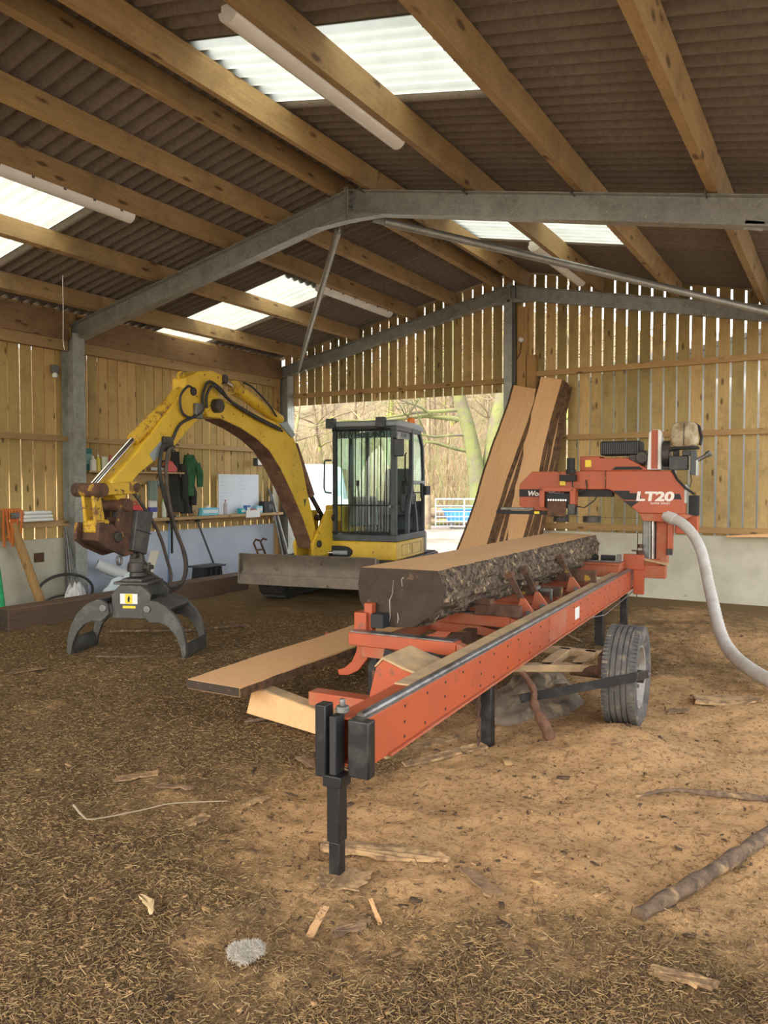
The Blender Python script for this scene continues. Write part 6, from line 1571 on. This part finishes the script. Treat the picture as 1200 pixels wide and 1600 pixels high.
# door edge panel with a pale notice
one(MB().bx(-8.83, -8.815, 10.80, 10.96, 0.95, 1.62), 'notice_panel', plain('notice_yellowed', (0.66, 0.60, 0.46), 0.7), 'tall cream panel fixed on the corner post', 'panel')
# near bay: folded bags, straps, post, hose, rods, plastic
t = thing('plastic_bag_pack', 'flat pack of white plastic sheeting on the low wall rail', 'plastic pack', (WX + 0.06, 6.06, 1.132))
for k in range(3): MB().bx(-0.09, 0.09, -0.21 + 0.01 * k, 0.21 - 0.012 * k, 0.045 * k, 0.045 * k + 0.043).build('fold', M['white'], t, bevel=0.016)
Mor = plain('orange_webbing', (0.72, 0.20, 0.04), 0.8)
t = thing('ratchet_strap', 'bunch of orange webbing straps hanging at the edge of the wall', 'strap', (WX + 0.08, 5.70, 0.0))
for k in range(7):
    y0 = -0.12 + 0.04 * k
    MB().tube([(0.0, y0, 1.30), (0.04, y0 + 0.02, 1.28), (0.06, y0 + 0.03 * math.sin(k), 1.05), (0.07, y0 + 0.05 * math.sin(k * 2), 0.84 + 0.05 * (k % 3))], 0.028, 8, flat=0.22).build('webbing', Mor, t, smooth=60)
MB().box((0.06, 0.02, 1.22), (0.06, 0.10, 0.07)).build('ratchet', M['galvd'], t, bevel=0.006)
o = MB().tube([(-8.60, 6.02, 0.02), (-8.68, 5.86, 0.6), (-8.76, 5.72, 1.12)], 0.055, 12).build('wooden_post', M['post'], None, smooth=50); tag(o, 'round pale wooden post leaning on the wall under the orange straps', 'post')
Mgn = plain('green_net', (0.02, 0.40, 0.12), 0.7, c2=(0.015, 0.25, 0.09), scale=14)
t = thing('garden_strimmer', 'bright green long-handled strimmer at the picture edge by the straps', 'strimmer', (-8.50, 5.27, 0))
MB().tube([(0.05, 0.10, 0.10), (0.0, 0.07, 0.6), (-0.08, 0.04, 1.1)], 0.045, 12).build('handle', Mgn, t, smooth=60)
MB().tube([(-0.08, 0.02, 1.05), (-0.1, 0.06, 1.22), (-0.12, 0.0, 1.28)], 0.06, 10).build('glove', plain('dark_green_glove', (0.02, 0.08, 0.04), 0.9), t, smooth=60)
MB().lathe([(0, 0.0), (0.13, 0.02), (0.14, 0.10), (0.08, 0.19), (0, 0.2)], None, 16).build('motor_cover', plain('dark_teal', (0.015, 0.045, 0.05), 0.6), t, smooth=40)
t = thing('hose_coil', 'black plastic water hose coiled at the foot of the wall', 'hose', (-8.55, 6.30, 0.0))
MB().tube([(0.18 * math.cos(a * 1.0) * 0.4 + 0.0, 0.36 * math.cos(a), 0.22 + 0.23 * math.sin(a)) for a in [2 * math.pi * q / 30 for q in range(31)]], 0.018, 8).build('loop', M['rubber'], t, smooth=60)
MB().tube([(0.1 + 0.05 * math.cos(a), -0.1 + 0.26 * math.cos(a), 0.10 + 0.10 * math.sin(a)) for a in [2 * math.pi * q / 26 for q in range(27)]], 0.014, 8).build('loop', M['rubber'], t, smooth=60)
Mpb = plain('milky_plastic_bag', (0.58, 0.57, 0.55), 0.35, c2=(0.42, 0.42, 0.42), scale=8)
crumple('plastic_bag', -8.36, 6.30, 0.16, 0.22, 0.30, Mpb, 'crumpled milky plastic bag inside the coiled hose', 'plastic bag', 71, n=30)
t = thing('tin_pot', 'small grey tin lying by the end of the baulk', 'tin', (-8.22, 5.98, 0.08))
MB().cyl((0, -0.07, 0), (0, 0.07, 0), 0.07, 16).build('can_body', M['galvd'], t, smooth=40, bevel=0.004); MB().cyl((0, -0.075, 0), (0, -0.07, 0), 0.06, 16).build('lid', M['galv'], t)
for k in range(5):
    o = MB().cyl((-8.62 + 0.04 * k, 6.42 + 0.03 * k, 0.0), (-8.80, 6.50 + 0.012 * k, 0.86 + 0.05 * ((k * 3) % 4)), 0.008 + 0.002 * (k % 2), 7).build('steel_rod', M['galvd'], None, smooth=40)
    tag(o, 'thin dark steel rod leaning on the wall beside the column', 'rod', 'rods leaning beside the column')
o = MB().tube([(-8.72, 6.92, 0.52), (-8.60, 7.12, 0.40), (-8.45, 7.38, 0.30)], 0.075, 16).build('plastic_pipe', plain('grey_pipe', (0.50, 0.51, 0.52), 0.4), None, smooth=50); tag(o, 'fat grey plastic pipe propped against the wall panel behind the column', 'pipe')
o = MB().bar((-8.36, 7.45, 0.24), (-8.66, 7.9, 0.62), 0.12, 0.03).build('foam_board', plain('foam_cream', (0.62, 0.58, 0.48), 0.7), None, bevel=0.003); tag(o, 'cream strip of board tilted against the wall panel behind the grab', 'board')
Mps = plain('pale_blue_plastic', (0.55, 0.66, 0.72), 0.35, c2=(0.68, 0.70, 0.70), scale=6, c3=(0.25, 0.5, 0.65), s3=5, lo3=.6, hi3=.7)
crumple('plastic_wrap', -8.28, 7.20, 0.22, 0.62, 0.34, Mps, 'crumpled pale blue plastic wrap behind the baulk', 'plastic sheet', 81, n=40)
# lamp and switch box near the column
t = thing('junction_box', 'small grey socket box with a bulb at the top of the column', 'socket', (-8.86, 6.40, 3.10))
MB().bx(0, 0.05, -0.05, 0.05, -0.05, 0.05).build('box', M['galvd'], t, bevel=0.006); MB().lathe([(0, -0.12), (0.03, -0.11), (0.035, -0.08), (0.02, -0.05), (0, -0.05)], Matrix.Translation((0.03, 0, 0)), 12).build('bulb', M['white'], t, smooth=40)
one(MB().bx(-8.90, -8.885, 6.10, 6.24, 0.60, 0.72), 'wall_socket', 'rust', 'small rusty metal plate on the grey wall panel by the column', 'plate')
# offcuts on the right-hand rail
o = MB().prism([(-0.9, 0.0), (0.05, 0.0), (0.05, 0.03), (-0.35, 0.05), (-0.9, 0.02)], 'y', -0.05, 0.05).build('rail_offcut', M['sawn'], None, bevel=0.003); o.location = (-0.45, 11.10, 0.93); o.rotation_euler = (0, R(-2), 0); tag(o, 'bent thin offcut resting on top of the concrete wall at the far side', 'offcut')
# ================================================================== outside
Mtr = plain('bare_bark_tan', (0.27, 0.21, 0.14), 0.95, c2=(0.16, 0.12, 0.08), scale=2.0, c3=(0.30, 0.33, 0.08), s3=1.5, lo3=0.52, hi3=0.66)
Mmoss = plain('mossy_trunk', (0.15, 0.165, 0.055), 0.95, c2=(0.13, 0.11, 0.08), scale=1.6, lo=0.45, hi=0.62, c3=(0.09, 0.12, 0.035), s3=4, lo3=0.58, hi3=0.7, bmp=0.5, bscale=10)
def branch(mb, p, d, r, L, depth, rd, n=5, droop=0.0):
    pts = [p]; rs = [r]
    q = Vector(p); dd = Vector(d)
    for i in range(n):
        dd = (dd + Vector((rd.gauss(0, .13), rd.gauss(0, .13), rd.gauss(0.02, .10) - droop))).normalized()
        q = q + dd * L / n
        pts.append(q.copy()); rs.append(r * (1 - 0.75 * (i + 1) / n))
    mb.tube(pts, rs, 6 if r > 0.05 else (4 if r > 0.02 else 3), caps=False)
    if depth > 0:
        for k in range(rd.randint(3, 5)):
            t = rd.uniform(0.25, 0.98); i = min(int(t * n), n - 1)
            b = pts[i].lerp(pts[i + 1], t * n - i) if i < n else pts[-1]
            ax = Vector((rd.gauss(0, 1), rd.gauss(0, 1), rd.gauss(0.15, .6))).normalized()
            nd = (dd * 0.6 + ax * 0.9).normalized()
            branch(mb, b, nd, max(0.006, rs[i] * 0.55), L * rd.uniform(0.4, 0.65), depth - 1, rd, 4, droop)
def tree_proto(seed, h, r, depth):
    rd = random.Random(seed); tr = MB(); br = MB()
    pts = [Vector((0, 0, -0.4))]; rs = [r * 1.2]; q = Vector((0, 0, -0.4)); d = Vector((rd.gauss(0, .06), rd.gauss(0, .06), 1)).normalized()
    n = 8
    for i in range(n):
        d = (d + Vector((rd.gauss(0, .06), rd.gauss(0, .06), 0.1))).normalized(); q = q + d * h / n
        pts.append(q.copy()); rs.append(r * (1 - 0.85 * (i + 1) / n))
    tr.tube(pts, rs, 8, caps=False)
    for k in range(14):
        i = rd.randint(2, n - 1)
        a = rd.uniform(0, 6.28)
        branch(br, pts[i], Vector((math.cos(a), math.sin(a), rd.uniform(0.2, 0.9))).normalized(), max(rs[i] * 0.5, 0.012), h * rd.uniform(0.2, 0.4), depth, rd)
    return tr.mesh('trunk', Mtr, smooth=60, fix=False), br.mesh('branches', Mtr, smooth=60, fix=False)
protos = [tree_proto(100 + k, (9, 11, 7, 8)[k], (0.13, 0.17, 0.08, 0.10)[k], 2) for k in range(4)]
def polar(px_, dist):
    """a place outside at a bearing (degrees left of +y) and distance"""
    return (-math.sin(R(px_)) * dist, math.cos(R(px_)) * dist)
rd = random.Random(5)
spots = []
for k in range(64):
    spots.append((rd.uniform(17, 47), rd.uniform(35.5, 60)))
for k in range(18):
    spots.append((rd.uniform(47, 95), rd.uniform(36, 56)))
for k, (b, d) in enumerate(spots):
    x, y = polar(b, d)
    z = hill_z(x, y)
    tm, bm_ = protos[k % 4]
    t = thing('bare_tree', 'leafless slender tree on the wooded bank beyond the doorway', 'tree', (x, y, z), rd.uniform(0, 6.28), 'bare trees on the bank outside')
    s_ = rd.uniform(0.75, 1.25); t.scale = (s_, s_, s_)
    inst('trunk', tm, t); inst('branches', bm_, t)
# big mossy twin trunk
x, y = polar(24.0, 31.0)
bt = thing('mossy_tree', 'large moss-covered tree with two thick trunks outside the doorway', 'tree', (x, y, hill_z(x, y) + 0.1))
rt_ = Vector((math.cos(R(31)), math.sin(R(31)), 0))
def tp(u, z, o=0.0): return tuple(rt_ * u + Vector((0, 0, z)) + Vector((-rt_.y, rt_.x, 0)) * o)
MB().tube(hose_path([tp(0.1, -0.6), tp(0.05, 0.5), tp(-0.02, 1.5), tp(-0.15, 2.6), tp(-0.45, 4.0), tp(-0.85, 5.5), tp(-1.1, 8.0)], 30), [0.55, 0.50, 0.44] + [0.40 - 0.007 * i for i in range(28)], 14).build('trunk', Mmoss, bt, smooth=60)
MB().tube(hose_path([tp(0.30, -0.6, .2), tp(0.35, 0.5, .2), tp(0.45, 1.6, .2), tp(0.62, 2.9, .2), tp(0.85, 4.4, .2), tp(1.2, 6.0, .2), tp(1.6, 8.5, .2)], 30), [0.60, 0.55, 0.5] + [0.46 - 0.007 * i for i in range(28)], 14).build('trunk', Mmoss, bt, smooth=60)
mb = MB(); rb = random.Random(9)
for u, z, du, dz, r_, L in ((-0.2, 2.9, -1, .1, .10, 4.5), (-0.5, 4.2, -1, .25, .12, 5), (-0.6, 4.6, -1, -.05, .09, 5.5), (0.6, 2.8, 1, .4, .1, 4), (0.8, 4.0, 1, .2, .1, 4), (-0.9, 5.6, -.8, .6, .1, 4), (-0.3, 3.6, -1, 0.0, .07, 4.5)):
    branch(mb, Vector(tp(u, z)), (rt_ * du + Vector((0, 0, dz))).normalized(), r_, L, 2, rb, 6, 0.015)
mb.build('branches', Mmoss, bt, smooth=60, fix=False)
# overhanging bough in front of the bank
x, y = polar(40, 24.0)
bo = thing('overhanging_tree', 'bare spreading tree whose long boughs hang across the doorway view', 'tree', (x - 3.0, y - 1.5, -0.1))
MB().tube([(0, 0, -0.2), (0.05, 0, 2.5), (0.2, 0.1, 5), (0.4, 0.2, 8)], [0.3, 0.24, 0.2, 0.12], 10).build('trunk', Mtr, bo, smooth=60)
mb = MB()
for z, dz, L in ((3.0, .18, 6.5), (3.6, .05, 7.5), (4.3, -.02, 7.5), (4.9, .1, 6), (2.6, .3, 5)):
    branch(mb, Vector((0.15, 0.05, z)), (rt_ + Vector((0, 0, dz))).normalized(), 0.06, L, 3, rb, 6, 0.02)
mb.build('branches', Mtr, bo, smooth=60, fix=False)
# undergrowth: thin stems over the bank
vs = []; rd = random.Random(12); V = []
nst = 5200
for k in range(nst):
    b = rd.uniform(16, 60); d = rd.uniform(33.5, 52) if k % 3 else rd.uniform(33.5, 38)
    x, y = polar(b, d); z = hill_z(x, y)
    h = rd.uniform(0.5, 2.6); lx, ly = rd.gauss(0, .35) * h, rd.gauss(0, .35) * h; w = rd.uniform(0.008, 0.022)
    V.append([(x - w, y, z - .1), (x + w, y, z - .1), (x, y + w * 1.5, z - .1), (x + lx - w * .4, y + ly, z + h), (x + lx + w * .4, y + ly, z + h), (x + lx, y + ly + w * .6, z + h)])
o = stuff_mesh('undergrowth', np.array(V), np.array([[0, 3, 4, 1], [1, 4, 5, 2], [2, 5, 3, 0]]), np.array([rd.randrange(3) for _ in range(nst)]), [plain('bramble_tan', (0.32, 0.245, 0.14), 0.95), plain('bramble_olive', (0.21, 0.22, 0.085), 0.95), plain('bramble_brown', (0.22, 0.14, 0.08), 0.95)], 'tangled thin brown stems and brambles covering the wooded bank')
o['category'] = 'undergrowth'
# field gate, posts and blue trough
gx, gy = polar(27.15, 29.5)
gt = thing('field_gate', 'galvanised metal field gate standing at the edge of the yard', 'gate', (gx, gy, -0.12), R(31))
Mgt = plain('pale_galvanised', (0.55, 0.60, 0.66), 0.4, 0.3)
for z in (0.12, 0.30, 0.48, 0.68, 0.90, 1.16): MB().cyl((0, 0, z), (3.3, 0, z), 0.024, 8).build('rail', Mgt, gt, smooth=40)
for u in (0.0, 1.1, 2.2, 3.3): MB().cyl((u, 0, 0.1), (u, 0, 1.18), 0.026, 8).build('stile', Mgt, gt, smooth=40)
for u in [0.15 + 0.15 * q for q in range(20)]: MB().cyl((u, 0.02, 0.12), (u, 0.02, 0.68), 0.006, 5).build('mesh_wire', Mgt, gt)
for k, (b, d, h, lb_) in enumerate(((27.75, 29.4, 1.35, 'stout pale wooden gatepost at the hinge end of the field gate'), (28.6, 30.2, 1.0, 'short fence post beyond the gatepost'))):
    x, y = polar(b, d)
    o = MB().tube([(x, y, -0.3), (x, y, h - 0.12)], 0.13 if k == 0 else 0.09, 10).build('gate_post', Mtr, None, smooth=40); tag(o, lb_, 'post')
bx_, by_ = polar(25.2, 30.2)
tb_ = thing('water_trough', 'bright blue plastic trough behind the field gate', 'trough', (bx_, by_, -0.12), R(31))
Mbl = plain('blue_plastic', (0.06, 0.28, 0.72), 0.4)
MB().prism([(-0.55, 0.28), (0.65, 0.28), (0.75, 0.75), (-0.75, 0.75)], 'y', -0.3, 0.3).build('tub', Mbl, tb_, bevel=0.03)
MB().bx(-0.8, 0.8, -0.34, 0.34, 0.73, 0.78).build('rim', Mbl, tb_, bevel=0.01)
for u in (-0.4, 0.5): MB().bx(u - 0.06, u + 0.06, -0.25, 0.25, 0.0, 0.28).build('leg', M['galvd'], tb_)
# stacked logs behind the gate
rd = random.Random(3)
for k in range(9):
    x, y = polar(26.4 - 0.35 * (k % 5), 32.2 + 0.05 * (k % 5))
    r_ = rd.uniform(0.13, 0.2)
    o = MB().cyl((-0.7, 0, 0), (0.7, 0, 0), r_, 12).build('stacked_log', Mtr, None, smooth=40, bevel=0.01)
    o.location = (x, y, 0.05 + 0.38 * (k // 5)); o.rotation_euler = (0, 0, R(31 + rd.uniform(-8, 8)))
    tag(o, 'round log in the pile behind the field gate', 'log', 'log pile behind the gate')
# white van
vx, vy = polar(36.2, 19.0)
van = thing('van', 'white van parked in the yard behind the digger', 'van', (vx, vy, -0.12), R(40))
Mvw = plain('white_car_paint', (0.80, 0.81, 0.82), 0.25)
sec = [(-0.92, 0.35), (-0.95, 0.9), (-0.90, 1.35), (-0.78, 2.12), (-0.6, 2.24), (0.6, 2.24), (0.78, 2.12), (0.90, 1.35), (0.95, 0.9), (0.92, 0.35)]
MB().prism(sec, 'y', 0.9, 4.6).build('body', Mvw, van, smooth=35, bevel=0.03)
fr_ = MB(); a = [(p[0], 0.9, p[1]) for p in sec]
b = [(p[0] * 0.96, 0.25 if p[1] > 1.2 else 0.0, min(p[1], 1.35)) for p in sec]
fr_.loft([a, b]).build('bonnet', Mvw, van, smooth=35)
MB().prism([(-0.74, 1.40), (0.74, 1.40), (0.66, 2.05), (-0.66, 2.05)], 'y', 0.0, 0.02).xf(Matrix.Translation((0, 0.30, 0)) @ Matrix.Shear('XY', 4, (0, 0))).build('windscreen', M['glass'], van)
MB().bx(-0.86, 0.86, -0.12, 0.0, 0.35, 0.62).build('bumper', M['cablight'], van, bevel=0.03)
for u in (-0.70, 0.70): MB().bx(u - 0.14, u + 0.14, -0.02, 0.03, 0.75, 0.95).build('headlamp', M['tubew'], van, bevel=0.02)
for u in (-0.85, 0.85):
    for yy in (0.55, 3.7): MB().cyl((u - 0.1, yy, 0.33), (u + 0.1, yy, 0.33), 0.33, 20).build('wheel', M['rubber'], van, smooth=40, bevel=0.01)
# grey shed beyond the boarded gable
sh = thing('metal_shed', 'grey-blue metal clad shed seen through the gaps of the gable boards', 'shed', (-3.9, 12.45, -0.12))
Msh = plain('blue_grey_cladding', (0.62, 0.67, 0.72), 0.6, c2=(0.52, 0.57, 0.62), scale=1.2)
mb = MB(); pts = []
for k in range(0, 241):
    pts.append((k * 0.05, 0.02 * (1 if (k // 2) % 2 else -1)))
n = len(pts); vs = [(x, y, z) for z in (0, 3.3) for x, y in pts]
mb.add(vs, [(i, i + 1, n + i + 1, n + i) for i in range(n - 1)]).build('cladding', Msh, sh)
MB().prism([(-0.3, 3.25), (6.0, 4.6), (12.3, 3.25), (12.3, 3.37), (6.0, 4.72), (-0.3, 3.37)], 'y', -0.35, 9.0).build('roof', Msh, sh)
MB().prism([(0, 3.3), (12, 3.3), (6.0, 4.58)], 'y', 0.02, 0.1).build('gable', Msh, sh)
MB().bx(0.0, 0.08, 0.05, 9, 0, 3.3).build('side', Msh, sh); MB().bx(11.92, 12.0, 0.05, 9, 0, 3.3).build('side', Msh, sh)
